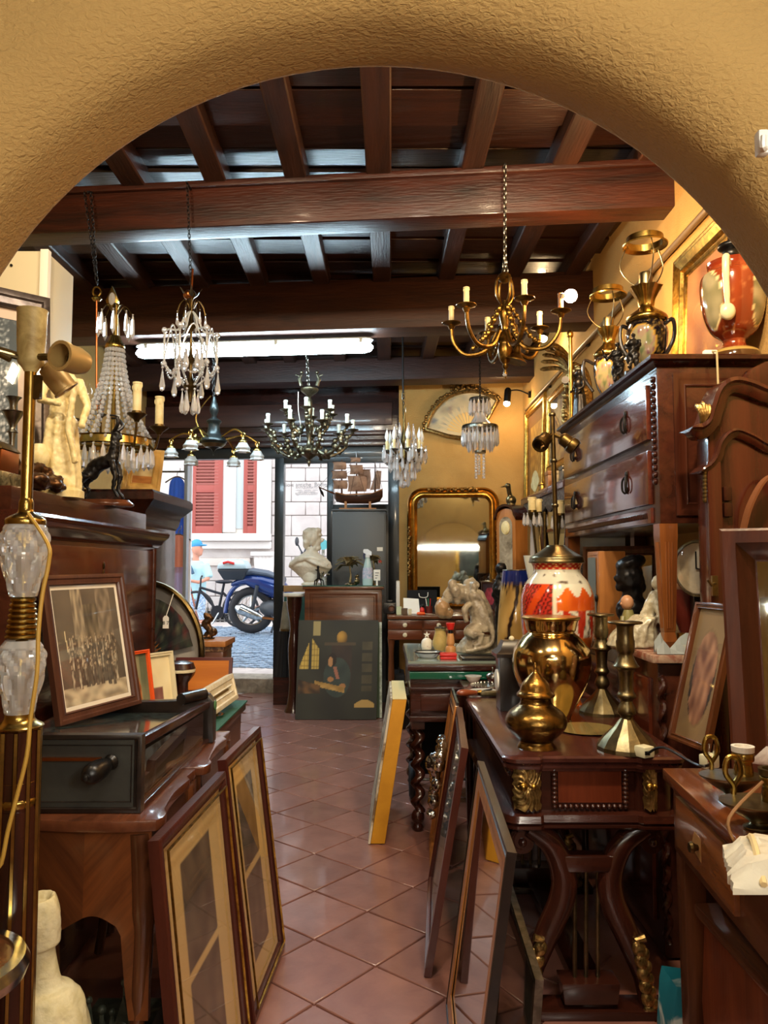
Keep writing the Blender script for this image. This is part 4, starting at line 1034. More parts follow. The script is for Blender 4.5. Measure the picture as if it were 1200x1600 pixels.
# ---- two kingwood tables with shaped tops
def shaped_top(x0, x1, y0, y1, z, th, amp=.018):
    pts = []
    n = 16
    for k in range(n + 1): s = k / n; pts.append((x0 + (x1 - x0) * s, y0 + amp * .6 * math.sin(s * math.pi * 2), z))
    for k in range(1, n + 1): s = k / n; pts.append((x1 - amp * (1 - math.cos(s * 2 * math.pi)) * .5 - (.02 if s > .8 else 0) + (.012 if s < .15 else 0), y0 + (y1 - y0) * s, z))
    pts += [(x0, y1, z)]
    return B().prism(pts, (0, 0, th))
vene = wood('veneer_left', '#43200f', '#6b3a1a', .35, 'z', 9); vene2 = wood('veneer_right', '#4e260f', '#7a421d', .35, 'z', 9)
def diag(m, sgn):
    for n in m.node_tree.nodes:
        if n.type == 'MAPPING':
            vr = m.node_tree.nodes.new('ShaderNodeVectorRotate'); vr.rotation_type = 'Y_AXIS'; vr.inputs['Angle'].default_value = rad(sgn * 40)
            src = n.inputs[0].links[0].from_socket; m.node_tree.links.new(src, vr.inputs['Vector']); m.node_tree.links.new(vr.outputs[0], n.inputs[0]); break
diag(vene, 1); diag(vene2, -1)
def side_cab(name, label, y0, y1, x0=-1.06, x1=-.572, apron=True):
    t = thing(name, label, 'table', ((x0 + x1) / 2, (y0 + y1) / 2, 0))
    shaped_top(x0 - .02, x1 + .018, y0 - .015, y1, .755, .028).build('top', wood('polished_top', '#4c2717', '#6b3d26', .24, 'y', 5, .4), t, bev=.006)
    xm = W(128, 1350, y0).x if apron else (x0 + x1) / 2
    for m_, a, c in ((vene, x0, xm), (vene2, xm, x1)):
        pts = [(a, y0 + .012, .752), (a, y0 + .012, 0)]
        n = 14; pts = [(a, y0 + .012, .752)]
        for k in range(n + 1):
            x = a + (c - a) * k / n
            s = (x - (x0 + .04)) / (x1 - x0 - .08)
            zz = .525 - .02 * math.cos(s * math.pi * 4) if .08 < s < .92 else max(.3, .5 - 9 * (min(s, 1 - s) - .08) ** 2 * 12)
            pts.append((x, y0 + .012, zz))
        pts.append((c, y0 + .012, .752)); B().prism(pts, (0, .02, 0)).build('apron_panel', m_, t)
    B().bb(x1 - .03, x1 - .01, y0 + .03, y1 - .02, .55, .752).build('side_apron', MT['walnuty'], t)
    B().bb(x0, x0 + .02, y0 + .03, y1 - .02, .5, .752).build('side_apron', MT['walnuty'], t)
    B().bb(x0, x1, y1 - .03, y1 - .01, .5, .752).build('back_apron', MT['walnutx'], t)
    for x, y in ((x1 - .03, y0 + .03), (x0 + .03, y0 + .03), (x1 - .03, y1 - .04), (x0 + .03, y1 - .04)):
        sx = 1 if x > -.8 else -1
        b = B(); pts = [(x, y, .74), (x + .012 * sx, y - .006, .55), (x + .004 * sx, y, .35), (x - .012 * sx, y, .15), (x + .006 * sx, y, 0)]
        b.tube(spline(pts, 5), [.03] * 6 + [.024] * 5 + [.019] * 5 + [.016] * 5, 10); b.build('leg', MT['walnut'], t)
    return t
side_cab('writing_table', 'kingwood table with chevron veneer in front, holding the black viewer box', 1.93, 2.40)
side_cab('writing_table', 'matching shaped kingwood table behind the first, under the box rear end', 2.43, 2.93, apron=False)

# ---- black viewing box with a turned handle
bx0, bx1 = -1.03, -.607
t = thing('viewing_box', 'long black wooden viewer box with a turned side handle and glass lid', 'box', (-.82, 2.4, .784))
eb = MT['ebony']
zt_ = W(215, 1150, 1.95).z
b, *_ = frame_bm((bx0, 1.96, .785), (bx1, 1.96, .785), (bx0, 1.96, zt_), .03, .03); b.build('front_frame', eb, t)
B().bb(bx0 + .02, bx1 - .02, 1.965, 1.98, .79, zt_ - .01).build('front_panel', mat('dark_slate_panel', '#2c2c28', .5, 0, '#3a3a34', 8), t)
p0, p1 = W(55, 1186, 1.96), W(158, 1186, 1.96)
B().bb(p0.x, p1.x, 1.955, 1.968, p0.z - .004, p0.z + .004).build('slot', MT['copper'], t)
hd0 = W(178, 1188, 1.96); hdir = V((-.25, -.95, -.12)).normalized()
b = B(); b.lathe(smooth_prof([(.012, 0), (.02, .012), (.014, .025), (.022, .045), (.026, .075), (.024, .095), (.015, .108), (.008, .112), (.009, .118), (.001, .122)], 3), hd0, 18, axis=hdir); b.build('handle', MT['black'], t)
rearY = 2.72
B().bb(bx1 - .022, bx1, 1.99, rearY, .785, .80).build('side_rail', MHy, t, bev=.003)
B().add([(bx1 - .006, 2.0, .80), (bx1 - .006, rearY, .80), (bx1 - .006, rearY, .90), (bx1 - .006, 2.0, .93)], [(0, 1, 2, 3)]).build('side_glass', MT['pane'], t)
B().loft([[V((bx1 - .025, y, z)), V((bx1, y, z)), V((bx1, y, z + .022)), V((bx1 - .025, y, z + .022))] for y, z in ((1.985, .945), (rearY, .905))]).build('top_rail', MHy, t, bev=.003)
B().bb(bx0, bx0 + .02, 1.985, rearY, .785, .93).build('side_panel', MHy, t)
B().bb(bx0 + .02, bx1 - .025, 2.0, rearY, .80, .81).build('floor_board', MT['board'], t)
lid_n = mat('engraved_glass_lid', '#3f4d4c', .12, .1, '#151a19', 60, coat=.5, ramp=(.4, .6))
B().loft([[V((bx0 + .02, y, z)), V((bx1 - .03, y, z)), V((bx1 - .03, y, z + .006)), V((bx0 + .02, y, z + .006))] for y, z in ((1.99, .928), (rearY - .03, .888))]).build('lid', lid_n, t)
q0, q1 = W(304, 1100, rearY), W(324, 1172, rearY)
b = B(); pts = [(bx0, rearY, .785), (bx1 + .012, rearY, .785), (bx1 + .012, rearY, .925), (bx1 - .01, rearY, .95), (bx1 - .05, rearY, .955), (bx1 - .09, rearY, .93), (bx0, rearY, .92)]
b.prism(pts, (0, .05, 0)); b.build('rear_end', eb, t, bev=.004)
B().lathe([(.016, 0), (.016, .003)], (bx1 + .012, rearY + .025, .91), 16, axis=(1, 0, 0)).build('green_disc', mat('green_felt', '#4f7a4c', .8), t)
B().tube([(bx1 - .07, 2.6, .955), (bx1 - .02, rearY - .01, .955)], .02, 12).build('roller', eb, t)

# ---- large print of a marching crowd leaning on the bureau
_cf = []
for row in range(5):
    n_ = 9 + row * 2
    for k in range(n_):
        _cf.append((.14 + .78 * (k + .5) / n_ + R.uniform(-.025, .025), .13 + row * .085 + R.uniform(-.02, .02), .20 - row * .024, .024 - row * .0022, R.random()))
_cf.sort(key=lambda q: q[1])
def crowd(u, v):
    c = mix('#4a4138', '#776a58', .35 + .5 * nz(u * 4, v * 4) + .35 * v)
    if .27 < u < .44 and v > .42: c = mix(c, '#c2b190', .5 + .7 * nz(u * 26, v * 9))
    if .44 < u < .66 and .5 < v < .86: c = mix('#4c4437', '#87785f', .5 + .9 * nz(u * 22, v * 6))
    if .66 < u < .9 and v > .5: c = mix(c, '#a3937a', .35 + .8 * nz(u * 16, v * 10))
    if v < .15: c = mix('#d3c3a2', '#8a7c66', .35 + .9 * nz(u * 8, v * 16))
    if abs(u - .12 - (.62 - v) * .12) < .006 and .35 < v < .64: c = hx('#e6d5a8')
    for fx, fy, h, w_, t_ in _cf:
        dx = (u - fx) / w_; dz = (v - fy) / h
        if -.02 < dz < 1.15 and abs(dx) < 1.4:
            if dz < .82 and abs(dx) < (.95 - .25 * dz + .1 * math.sin(dz * 9)):
                c = mix('#e6d8b8' if t_ > .55 else '#7e705c', '#352d26', .25 + .55 * abs(dx) + .6 * nz(u * 40, v * 22)); break
            if dz >= .82 and dx * dx * .8 + ((dz - .95) * h / w_) ** 2 * .9 < .42:
                c = mix('#c9b594', '#4a3e33', .35 + .6 * dx); break
    return c
gbrown = wood('grey_brown_frame', '#3f241a', '#5b3626', .4, 'z', 4, .1)
framed('framed_engraving', 'framed sepia engraving of a marching crowd standing on the black box', 'picture', W(95, 1143, 2.35) + V((0, 0, .016)), W(222, 1104, 2.72) + V((0, 0, .012)), W(64, 899, 2.36), .034, .022, gbrown, crowd, mount=.016, mountcol=mat('white_mount', '#f0e8d4', .8), nx=90, ny=110)
# ---- red and pale frames behind it
def flatcol(a, c, f=5): return lambda u, v: mix(a, c, .5 + .9 * nz(u * f, v * f + 3))
def violin(u, v):
    if (u - .35) ** 2 * 6 + (v - .35) ** 2 * 2 < .22: return mix('#b56c35', '#8a4a22', .5 + nz(u * 9, v * 9))
    return mix('#a99a72', '#5b6248', v * .6 + .4 * nz(u * 4, v * 4) + (.5 if u > .55 else 0))
framed('framed_picture', 'red framed picture leaning behind the black box', 'picture', V((W(215, 1145, 3.02).x, 3.02, .764)), V((W(247, 1130, 3.14).x, 3.14, .764)), W(202, 1019, 3.04), .014, .02, MT['orange'], violin, glass=False, nx=24, ny=40)
def block(u, v): return mix('#8a5d52', '#73453d', .5 + nz(u * 6, v * 6)) if .1 < u < .62 and v < .5 else mix('#e6d8ae', '#dccb9c', .5 + nz(u * 3, v * 3))
framed('framed_picture', 'pale framed picture with a brown block beside the red frame', 'picture', V((W(236, 1140, 3.16).x, 3.16, .764)), V((W(281, 1128, 3.3).x, 3.3, .764)), W(226, 1022, 3.2), .018, .02, MT['cream'], block, glass=False, nx=24, ny=40)

# ---- mahogany bureau along the left wall
SX = -1.105
t = thing('bureau', 'tall mahogany bureau with a heavy moulded top along the left wall', 'cabinet', (-1.4, 3.0, 0))
B().bb(-1.75, SX, 2.32, 3.70, 0, 1.50).build('body', MHy, t, bev=.006)
b = B(); pr = [(0, 1.485), (.02, 1.50), (.03, 1.515), (.055, 1.535), (.06, 1.552), (.05, 1.562), (.0, 1.568)]
b.loft([[V((SX + dx, y - 0, z)) for dx, z in pr] + [V((-1.75, y, 1.568)), V((-1.75, y, 1.485))] for y in (2.28, 3.75)]); b.build('cornice', wood('cornice', '#331510', '#4c2218', .15, 'y', 5, .8), t)
B().bb(-1.73, SX - .03, 2.33, 3.66, 1.568, 1.645).build('top_plinth', MHy, t, bev=.004)
fpm = wood('flame_mahogany', '#3c180e', '#5f2a17', .2, 'y', 5, .5)
B().bb(SX, SX + .012, 2.36, 3.64, 1.20, 1.47).build('drawer', fpm, t, bev=.004)
B().bb(SX, SX + .012, 2.36, 3.64, .74, 1.185).build('fall_front', fpm, t, bev=.004)
e = W(150, 868, 3.02)
b = B(); b.ball((SX + .013, 3.0, 1.40), (.004, .012, .016), 8, 6); b.ball((SX + .013, 3.0, 1.372), (.004, .008, .016), 8, 6); b.ball((SX + .013, 3.0, 1.348), (.004, .012, .01), 8, 6); b.build('escutcheon', MT['darkbrass'], t)
for y in (2.335, 3.67): B().tube([(SX + .006, y, .05), (SX + .006, y, 1.48)], .014, 10).build('corner_column', MHy, t)

# ---- second cabinet behind with its own cornice
t = thing('cabinet', 'dark cabinet with a flared cornice behind the bureau, left', 'cabinet', (-1.6, 4.2, 0))
B().bb(-2.1, -1.33, 4.22, 4.9, 0, 1.66).build('body', MT['darkwoody'], t, bev=.005)
b = B(); pr = [(0, 1.62), (.015, 1.65), (.025, 1.70), (.06, 1.735), (.085, 1.76), (.085, 1.80), (.07, 1.815)]
b.loft([[V((-1.33 + dx, 4.22 - dx, z)), V((-1.33 + dx, 4.9 + dx, z)), V((-2.1, 4.9 + dx, z)), V((-2.1, 4.22 - dx, z))] for dx, z in pr]); b.build('cornice', MT['darkwoody'], t)
# wooden back frame leaning on it
def backpic(u, v): return mix('#b7772f', '#9c5d22', .5 + nz(u * 3, v * 12)) if v < .3 else mix('#d8c392', '#c0a56c', .5 + nz(u * 3, v * 3))
framed('stretcher_frame', 'pale wooden framed panel seen from the back, leaning behind the basket chandelier', 'frame', W(190, 764, 4.38) , W(250, 768, 4.52), W(200, 698, 4.52), .055, .03, MT['palewood'], backpic, glass=False, nx=16, ny=24)

# ---- tall cream cupboard and large silver picture, far left
t = thing('cupboard', 'tall cream painted cupboard rising to the beam at the far left', 'cupboard', (-1.72, 3.45, 0))
cz_ = W(72, 392, 3.3).z
t.location = (-1.95, 3.05, 1.645)
B().bb(-2.2, -1.49, 3.3, 3.6, 1.648, cz_).build('body', MT['cream'], t, bev=.005)
B().bb(-1.51, -1.475, 3.285, 3.32, 1.648, cz_ + .003).build('edge_strip', mat('white_strip', '#efe9d8', .5), t, bev=.003)
b = B(); b.lathe([(.006, 0), (.006, .004)], (-1.64, 3.297, W(32, 415, 3.3).z), 10, axis=(0, -1, 0)); b.build('screw', MT['iron'], t)
t['label'] = 'tall cream painted cupboard on the bureau behind the silver framed picture'
sil = mat('dark_silver_frame', '#3a3230', .3, .5, '#5d5450', 10, bump=.1, coat=.3)
def snow(u, v):
    c = mix('#5d6a70', '#3a444a', v + .4 * nz(u * 4, v * 4))
    return mix(c, '#e8eef0', 2.2 * max(0, nz(u * 46, v * 46) + .12) * (1.1 - v * .8)) if u < .92 else c
framed('framed_print', 'large speckled grey picture in a dark silver frame at the left edge', 'picture', (-1.78, 2.55, 1.66), (-1.30, 2.98, 1.66), (-1.83, 2.61, W(60, 446, 2.9).z), .07, .045, sil, snow, mount=.05, mountcol=mat('pinkish_mount', '#c9b5a4', .8), glass=True, nx=70, ny=90)

# ---- things standing on the bureau (top at z 1.645)
TZ = 1.645
t = thing('gilt_casket', 'small gilt and mother of pearl casket at the left edge on the bureau', 'casket', (-1.235, 2.42, TZ))
b = B(); b.bb(-1.31, -1.18, 2.36, 2.5, TZ, TZ + .05); b.build('base', mat('pearl_inlay', '#b5a67c', .25, .6, '#57503a', 40), t, bev=.006)
b = B(); b.bb(-1.30, -1.19, 2.37, 2.49, TZ + .05, TZ + .12); b.build('body', MT['copper'], t, bev=.006)
b = B(); b.loft([[V((-1.305 + q, 2.365 + q, z)), V((-1.185 - q, 2.365 + q, z)), V((-1.185 - q, 2.495 - q, z)), V((-1.305 + q, 2.495 - q, z))] for q, z in ((0, TZ + .12), (.02, TZ + .145), (.05, TZ + .155))]); b.build('lid', MT['darkbrass'], t, bev=.004)

def figure(b, base, h, lean=0, girth=1, arms=None, robe=False, face=(0, -1)):
    """clothed standing figure built around a base point; h = height"""
    base = V(base); f = V((face[0], face[1], 0)).normalized(); s = V((-f.y, f.x, 0))
    def q(x, y, z): return base + s * x * h * girth + f * y * h * girth + V((0, 0, z * h)) + s * lean * h * z
    b.ball(q(0, .01, .93), (h * .055, h * .055, h * .07), 12, 10); b.ball(q(0, .055, .925), h * .014, 6, 5); b.ball(q(0, -.02, .945), (h * .056, h * .056, h * .058), 10, 8)
    b.tube([q(0, 0, .8), q(0, .005, .9)], [h * .04, h * .03], 10)
    b.ball(q(0, 0, .72), (h * .11 * girth, h * .075 * girth, h * .12), 12, 10); b.ball(q(0, 0, .56), (h * .085 * girth, h * .07 * girth, h * .12), 12, 10); b.ball(q(0, 0, .47), (h * .1 * girth, h * .085 * girth, h * .1), 12, 10)
    if robe:
        n = 18; b.loft([[base + (s * math.cos(2 * math.pi * k / n) + f * math.sin(2 * math.pi * k / n) * .8) * h * girth * r * (1 + .1 * math.sin(7 * 2 * math.pi * k / n)) + V((0, 0, z * h)) for k in range(n)] for z, r in ((0, .14), (.1, .135), (.3, .12), (.5, .1))])
    else:
        for sg in (-1, 1):
            b.tube([q(sg * .05, 0, .46), q(sg * .06, .02, .27), q(sg * .06, -.005, .05)], [h * .06 * girth, h * .045 * girth, h * .03 * girth], 10); b.ball(q(sg * .065, .03, .02), (h * .03, h * .055, h * .02), 8, 6)
    for sg, pts in (arms or {-1: [(.13, .03, .62), (.1, .11, .56)], 1: [(.13, .03, .62), (.1, .11, .56)]}).items():
        P_ = [q(sg * .1, 0, .78)] + [q(sg * a, c, z) for a, c, z in pts]
        b.tube(P_, [h * .036 * girth, h * .03 * girth, h * .022 * girth] + [h * .018] * (len(P_) - 3) if len(P_) > 2 else [h * .034, h * .024], 8); b.ball(P_[-1], h * .026, 8, 6)
    return b
t = thing('ivory_figure', 'tall carved ivory figure of a robed woman behind the brass lamp', 'figure', (-1.155, 2.78, TZ))
ph_ = W(85, 541, 2.78).z - TZ
b = B(); figure(b, (-1.18, 2.78, TZ + .02), ph_ - .02, girth=1.0, robe=True, arms={-1: [(.15, .06, .6), (.06, .13, .58)], 1: [(.15, .06, .6), (.1, .12, .45)]}, face=(.6, -.8))
b.tube([V((-1.11, 2.72, TZ + .42)), V((-1.13, 2.72, TZ + .24)), V((-1.10, 2.72, TZ + .12))], .012, 8)
b.ball((-1.18, 2.78, TZ + ph_ - .03), (.05, .05, .05), 10, 8)
b.build('figure', MT['ivory'], t, remesh=.005, disp=(60, .003), angle=180)
B().lathe([(.085, TZ), (.085, TZ + .025), (.07, TZ + .035)], (-1.18, 2.78, 0), 20).build('base', MT['ivory'], t)
b = B(); b.lathe(smooth_prof([(.02, .04), (.012, .06), (.02, .075), (.012, .09), (.03, .12), (.034, .15), (.022, .18), (.018, .19)]), (-1.22, 2.7, TZ - .005), 20, wob=lambda a, z: 1 + .06 * math.sin(10 * a)); b.lathe([(.03, .005), (.02, .045)], (-1.22, 2.7, TZ - .005), 14); b.build('urn', MT['ivory'], t)
t = thing('bronze_group', 'small bronze animals on a rocky bronze base in front of the ivory figure', 'sculpture', (-1.165, 2.6, TZ))
b = B()
for k in range(22): b.ball((-1.175 + R.uniform(-.05, .05), 2.6 + R.uniform(-.08, .08), TZ + R.uniform(.024, .05)), (R.uniform(.02, .04), R.uniform(.02, .04), R.uniform(.014, .022)), 8, 6)
b.tube(spline([(-1.2, 2.55, TZ + .05), (-1.18, 2.6, TZ + .09), (-1.16, 2.66, TZ + .07)], 5), .018, 8); b.ball((-1.2, 2.54, TZ + .075), (.02, .03, .02)); b.tube([(-1.2, 2.53, TZ + .08), (-1.2, 2.5, TZ + .11)], .006, 6)
b.build('group', MT['bronze'], t, remesh=.006, disp=(60, .006), angle=180)
# black horned hound
DX, DYY = -1.17, 3.18
t = thing('horned_animal_statue', 'black bronze crouching animal statue with curved horns on a round wooden base', 'statue', (DX, DYY, TZ))
def D(px, py, dy=0): p = W(px, py, DYY); return V((p.x, DYY + dy, max(p.z, TZ + .02)))
b = B()
b.tube([D(138, 745), D(150, 728), D(166, 722), D(176, 716)], [L(12, 3.18), L(12, 3.18), L(11, 3.18), L(10, 3.18)], 12)
b.tube([D(176, 718), D(180, 695), D(178, 682)], [L(10, 3.18), L(8, 3.18), L(6, 3.18)], 10); b.ball(D(180, 677), (L(8, 3.18), L(6, 3.18), L(7, 3.18))); b.tube([D(182, 678), D(192, 686)], [L(5, 3.18), L(2.5, 3.18)], 8)
for dy in (-.03, .03):
    b.tube([D(178, 720, dy), D(184, 745, dy), D(180, 765, dy), D(190, 779, dy)], [L(6, 3.18), L(4.5, 3.18), L(3, 3.18), L(3, 3.18)], 8)
    b.tube([D(138, 742, dy), D(128, 758, dy), D(135, 765, dy), D(127, 779, dy)], [L(9, 3.18), L(5, 3.18), L(3, 3.18), L(3, 3.18)], 8)
b.build('body', MT['blackbronze'], t, remesh=.006, disp=(70, .004), angle=180)
for dy, ex in ((-.03, 0), (.03, 6)):
    B().tube(spline([D(180, 674, dy * .4), D(188, 664, dy), D(186 - ex, 653, dy), D(176 - ex, 651, dy)], 5), [.008] * 10 + [.004] * 6, 8).build('horn', MT['blackbronze'], t)
B().tube(spline([D(130, 750), D(122, 740), D(128, 728)], 5), .006, 8).build('tail', MT['blackbronze'], t)
B().lathe(smooth_prof([(.125, TZ), (.13, TZ + .01), (.118, TZ + .02), (.112, TZ + .026)]), (W(160, 780, DYY).x, DYY, 0), 28, flat=(1, .6)).build('base', MT['walnut'], t)
# pewter chamberstick and small vase near the lamp
t = thing('candlestick', 'small pewter candlestick beside the speckled picture, behind the brass pole', 'candlestick', (-1.3, 2.75, TZ))
pr = [(.045, 0), (.045, .008), (.012, .025), (.01, .2), (.02, .22), (.01, .24), (.035, .29), (.012, .3), (.016, .33), (.028, .345)]
B().lathe(smooth_prof([(r, TZ + z) for r, z in pr], 3), (-1.30, 2.66, 0), 18).build('stem', MT['pewter'], t)
B().lathe([(.04, TZ + .29), (.042, TZ + .293), (.02, TZ + .288)], (-1.30, 2.66, 0), 18).build('drip_pan', MT['pewter'], t)

# ---- two tall framed prints leaning against the tables
def pair(u, v):
    ink = lambda: mix('#4a4138', '#6f6252', .5 + .8 * nz(u * 7, v * 9) + .25 * math.sin((u + v) * 30) * nz(u * 3, v * 3 + 9))
    if .27 < u < .73 and .12 < v < .88 and not (.475 < v < .505): return ink()
    return mix('#d9bd85', '#cfae72', .5 + nz(u * 2, v * 2))
redfr = wood('red_mahogany_frame', '#34130e', '#4b1f15', .28, 'z', 4, .3)
fprof = [(0, -1), (0, -.1), (.15, 0), (.5, 0), (.6, -.25), (.85, -.3), (.9, -.15), (1, -.4), (1, -1)]
for (lab, bl_, br_2, tl_) in (
    ('mahogany framed double print, nearer of the two leaning on the left tables', (-.425, 1.80, .004), (-.395, 2.395, .004), (-.512, 1.80, .775)),
    ('mahogany framed double print, farther of the two leaning on the left tables', (-.390, 2.43, .004), (-.362, 2.93, .004), (-.490, 2.43, .80))):
    t = framed('framed_print', lab, 'picture', bl_, br_2, tl_, .034, .028, redfr, pair, nx=48, ny=96, group='pair of prints leaning on the left tables', prof=fprof)
    b, *_ = frame_bm(V(bl_) + V((.006, .034, .034)), V(br_2) + V((.004, -.034, .034)), V(tl_) + V((.013, .034, -.034)), .004, .006); b.build('gilt_slip', MT['gold'], t)

# ---- table behind with a green edge, jewellery boxes, fan case
t = thing('display_table', 'long low table with a green cloth edge carrying the jewel boxes at left', 'table', (-.87, 3.35, 0))
B().bb(-1.085, -.655, 3.0, 3.70, .72, .755).build('top', MT['walnuty'], t, bev=.004)
B().bb(-1.085, -.65, 2.99, 3.71, .755, .761).build('cloth', mat('green_cloth_dark', '#2c5a48', .8), t)
B().bb(-.69, -.672, 3.05, 3.66, .55, .72).build('apron', MT['walnuty'], t)
for x in (-.7, -1.05):
    for y in (3.05, 3.66): B().lathe([(.018, 0), (.02, .3), (.03, .72)], (x, y, 0), 12).build('leg', MT['walnut'], t)
FZ = .761
t = thing('wooden_chest', 'small walnut chest with a roped edge beside the open jewel box', 'chest', (-.95, 4.02, FZ))
low = thing('low_cupboard', 'plain dark cupboard behind the green-edged table, under the small walnut chest', 'cupboard', (-1.1, 4.0, 0)); B().bb(-1.25, -.80, 3.76, 4.2, 0, FZ - .031).build('body', MT['darkwoody'], low, bev=.004); B().bb(-1.25, -.795, 3.755, 4.21, FZ - .03, FZ).build('top', MT['darkwoody'], low, bev=.004)
B().bb(-1.16, -.815, 3.93, 4.15, FZ, .965).build('body', MT['walnutx'], t, bev=.004)
B().bb(-1.18, -.80, 3.91, 4.17, .99, 1.02).build('lid', MT['oak'], t, bev=.006)
B().bb(-1.165, -.81, 3.925, 4.155, .965, .99).build('roped_edge', mat('rope_mould', '#4a2a18', .5, 0, '#8a6a4a', 70, ramp=(.45, .55)), t, bev=.006)
B().tube([(-.815, 3.96, .93), (-.795, 3.96, .93)], .006, 8).build('knob', MT['iron'], t)
t = thing('jewel_box', 'open wooden jewel box with an orange lined lid', 'box', (-.85, 3.6, FZ))
B().bb(-.99, -.72, 3.48, 3.66, FZ, FZ + .035).build('body', mat('burgundy_box', '#4a1512', .35), t, bev=.003)
B().bb(-.98, -.73, 3.49, 3.65, FZ + .035, FZ + .038).build('lining', MT['orangewood'], t)
b = B(); b.loft([[V((-.99, 3.66 + .03 * s, FZ + .04 + .165 * s)), V((-.72, 3.66 + .03 * s, FZ + .04 + .165 * s)), V((-.72, 3.68 + .03 * s, FZ + .036 + .165 * s)), V((-.99, 3.68 + .03 * s, FZ + .036 + .165 * s))] for s in (0, 1)]); b.build('lid', mat('burgundy_box'), t, bev=.003)
b = B(); b.add([(-.975, 3.661, FZ + .055), (-.735, 3.661, FZ + .055), (-.735, 3.683, FZ + .19), (-.975, 3.683, FZ + .19)], [(0, 1, 2, 3)]); b.build('lid_lining', MT['orangewood'], t)
B().bb(-.96, -.74, 3.53, 3.54, FZ + .039, FZ + .046).build('rod', MT['brass'], t)
t = thing('necklace_heap', 'heap of silver chains and beads spilling from the open jewel box', 'jewellery', (-.92, 3.47, FZ))
b = B()
for k in range(40): b.tube([V((-.90 + R.uniform(-.06, .07), 3.50 + R.uniform(-.04, .03), FZ + .05 + R.uniform(0, .02))) + V((math.cos(a) * .014, math.sin(a) * .014, .004 * math.sin(3 * a))) for a in [2 * math.pi * q / 10 for q in range(10)]], .0025, 4, closed=True)
o = b.build('chains', MT['silver'], t, kind='stuff')
for (nm, lab, cat, x, y, dx, dy, dz, mm) in (('trinket_box', 'small pale blue-grey trinket box on the green-edged table', 'box', -.79, 3.36, .07, .09, .06, mat('pale_box', '#b9bfc0', .5)),
    ('trinket_box', 'small navy blue trinket box by the black viewer box', 'box', -.74, 3.1, .08, .1, .05, mat('navy_box', '#10142a', .5))):
    t = thing(nm, lab, cat, (x, y, FZ)); b = B(); b.bb(x - dx / 2, x + dx / 2, y - dy / 2, y + dy / 2, FZ, FZ + dz * .7); b.build('base', mm, t, bev=.003)
    b = B(); b.bb(x - dx / 2 - .002, x + dx / 2 + .002, y - dy / 2 - .002, y + dy / 2 + .002, FZ + dz * .7 + .001, FZ + dz); b.build('lid', mm, t, bev=.004)
t = thing('brooch_tray', 'little tray with gilt brooches beside the white and gilt frame', 'tray', (-.74, 3.3, FZ))
B().lathe([(.05, FZ), (.06, FZ + .012), (.055, FZ + .012), (.045, FZ + .004)], (-.735, 3.3, 0), 18).build('dish', MT['silver'], t)
b = B()
for k in range(14): b.ball((-.735 + R.uniform(-.03, .03), 3.3 + R.uniform(-.03, .03), FZ + .014), (.009, .007, .006), 6, 5)
b.build('brooches', MT['gold'], t, kind='stuff')
whitegilt = mat('white_gilt', '#e9e0c8', .4, 0, '#d8c8a0', 20)
framed('mirror_frame', 'white and gilt frame propped on edge at the corner of the green-edged table', 'frame', V((-.70, 3.02, .79)), V((-.66, 3.55, .80)), V((-.73, 3.03, .90)), .05, .035, whitegilt, flatcol('#8f7a4a', '#5d4c2c', 9), glass=False, nx=10, ny=10)
# bracket with dark carved scroll
t = thing('carved_bracket', 'dark carved wooden bracket with a pale band behind the black box', 'bracket', W(292, 1090, 3.35).xyz * 1)
t.location = (-.87, 3.4, FZ)
b = B(); q = lambda px, py: W(px, py, 3.4)
b.lathe([(.035, FZ), (.04, FZ + .03), (.028, FZ + .07), (.03, FZ + .13), (.05, FZ + .16), (.055, FZ + .175)], (-.885, 3.4, 0), 16, wob=lambda a, z: 1 + .1 * math.sin(6 * a + z * 60)); b.build('scroll', MT['darkwood'], t)
B().lathe([(.058, FZ + .176), (.06, FZ + .184), (.058, FZ + .19)], (-.885, 3.4, 0), 16).build('band', MT['cream'], t)
B().lathe([(.06, FZ + .19), (.05, FZ + .215), (.02, FZ + .225)], (-.885, 3.4, 0), 16).build('cap', MT['darkwood'], t)
# domed fan case
t = thing('fan_case', 'domed glass case with an open dark embroidered fan, standing beside the bureau', 'fan case', (-1.02, 3.72, .99))
cen = V((-1.18, 3.82, 1.0))
nrm = V((-.25, -.97, 0)).normalized(); ud = V((.97, -.25, 0)).normalized()
def fp(r, a, d=0): return cen + ud * r * math.cos(a) * .31 + V((0, 0, r * math.sin(a) * .345 - .03)) + nrm * d
outl = [fp(1, math.pi * k / 30) for k in range(31)]; rc = outl[0]; B().bb(-1.12, -.90, 3.79, 3.87, FZ, .93).build('stand', MT['darkwood'], t)
outl = outl + [cen - ud * .31 + V((0, 0, -.05)), cen - ud * .27 + V((0, 0, -.075)), cen + ud * .26 + V((0, 0, -.075)), cen + ud * .305 + V((0, 0, -.05))]
B().tube(outl, .016, 8, closed=True).build('frame', MT['darkbrass'], t)
b = B(); b.add([p + nrm * .008 for p in outl], [tuple(range(len(outl)))]); b.build('glass', MT['pane'], t)
b = B(); b.add([p - nrm * .035 for p in outl], [tuple(range(len(outl)))]); b.build('backing', mat('silver_grey_silk', '#b3aca0', .6), t)
b = B(); n = 20; vs = []
for j in range(9):
    for i in range(n + 1):
        a = rad(12) + rad(156) * i / n; r = .25 + .6 * j / 8; vs.append(fp(r, a, -.012 + .006 * (i % 2)) + V((0, 0, -.02)))
b.add(vs, [(j * (n + 1) + i, j * (n + 1) + i + 1, (j + 1) * (n + 1) + i + 1, (j + 1) * (n + 1) + i) for j in range(8) for i in range(n)])
o = b.build('fan_leaf', MT['paper'], t, angle=10)
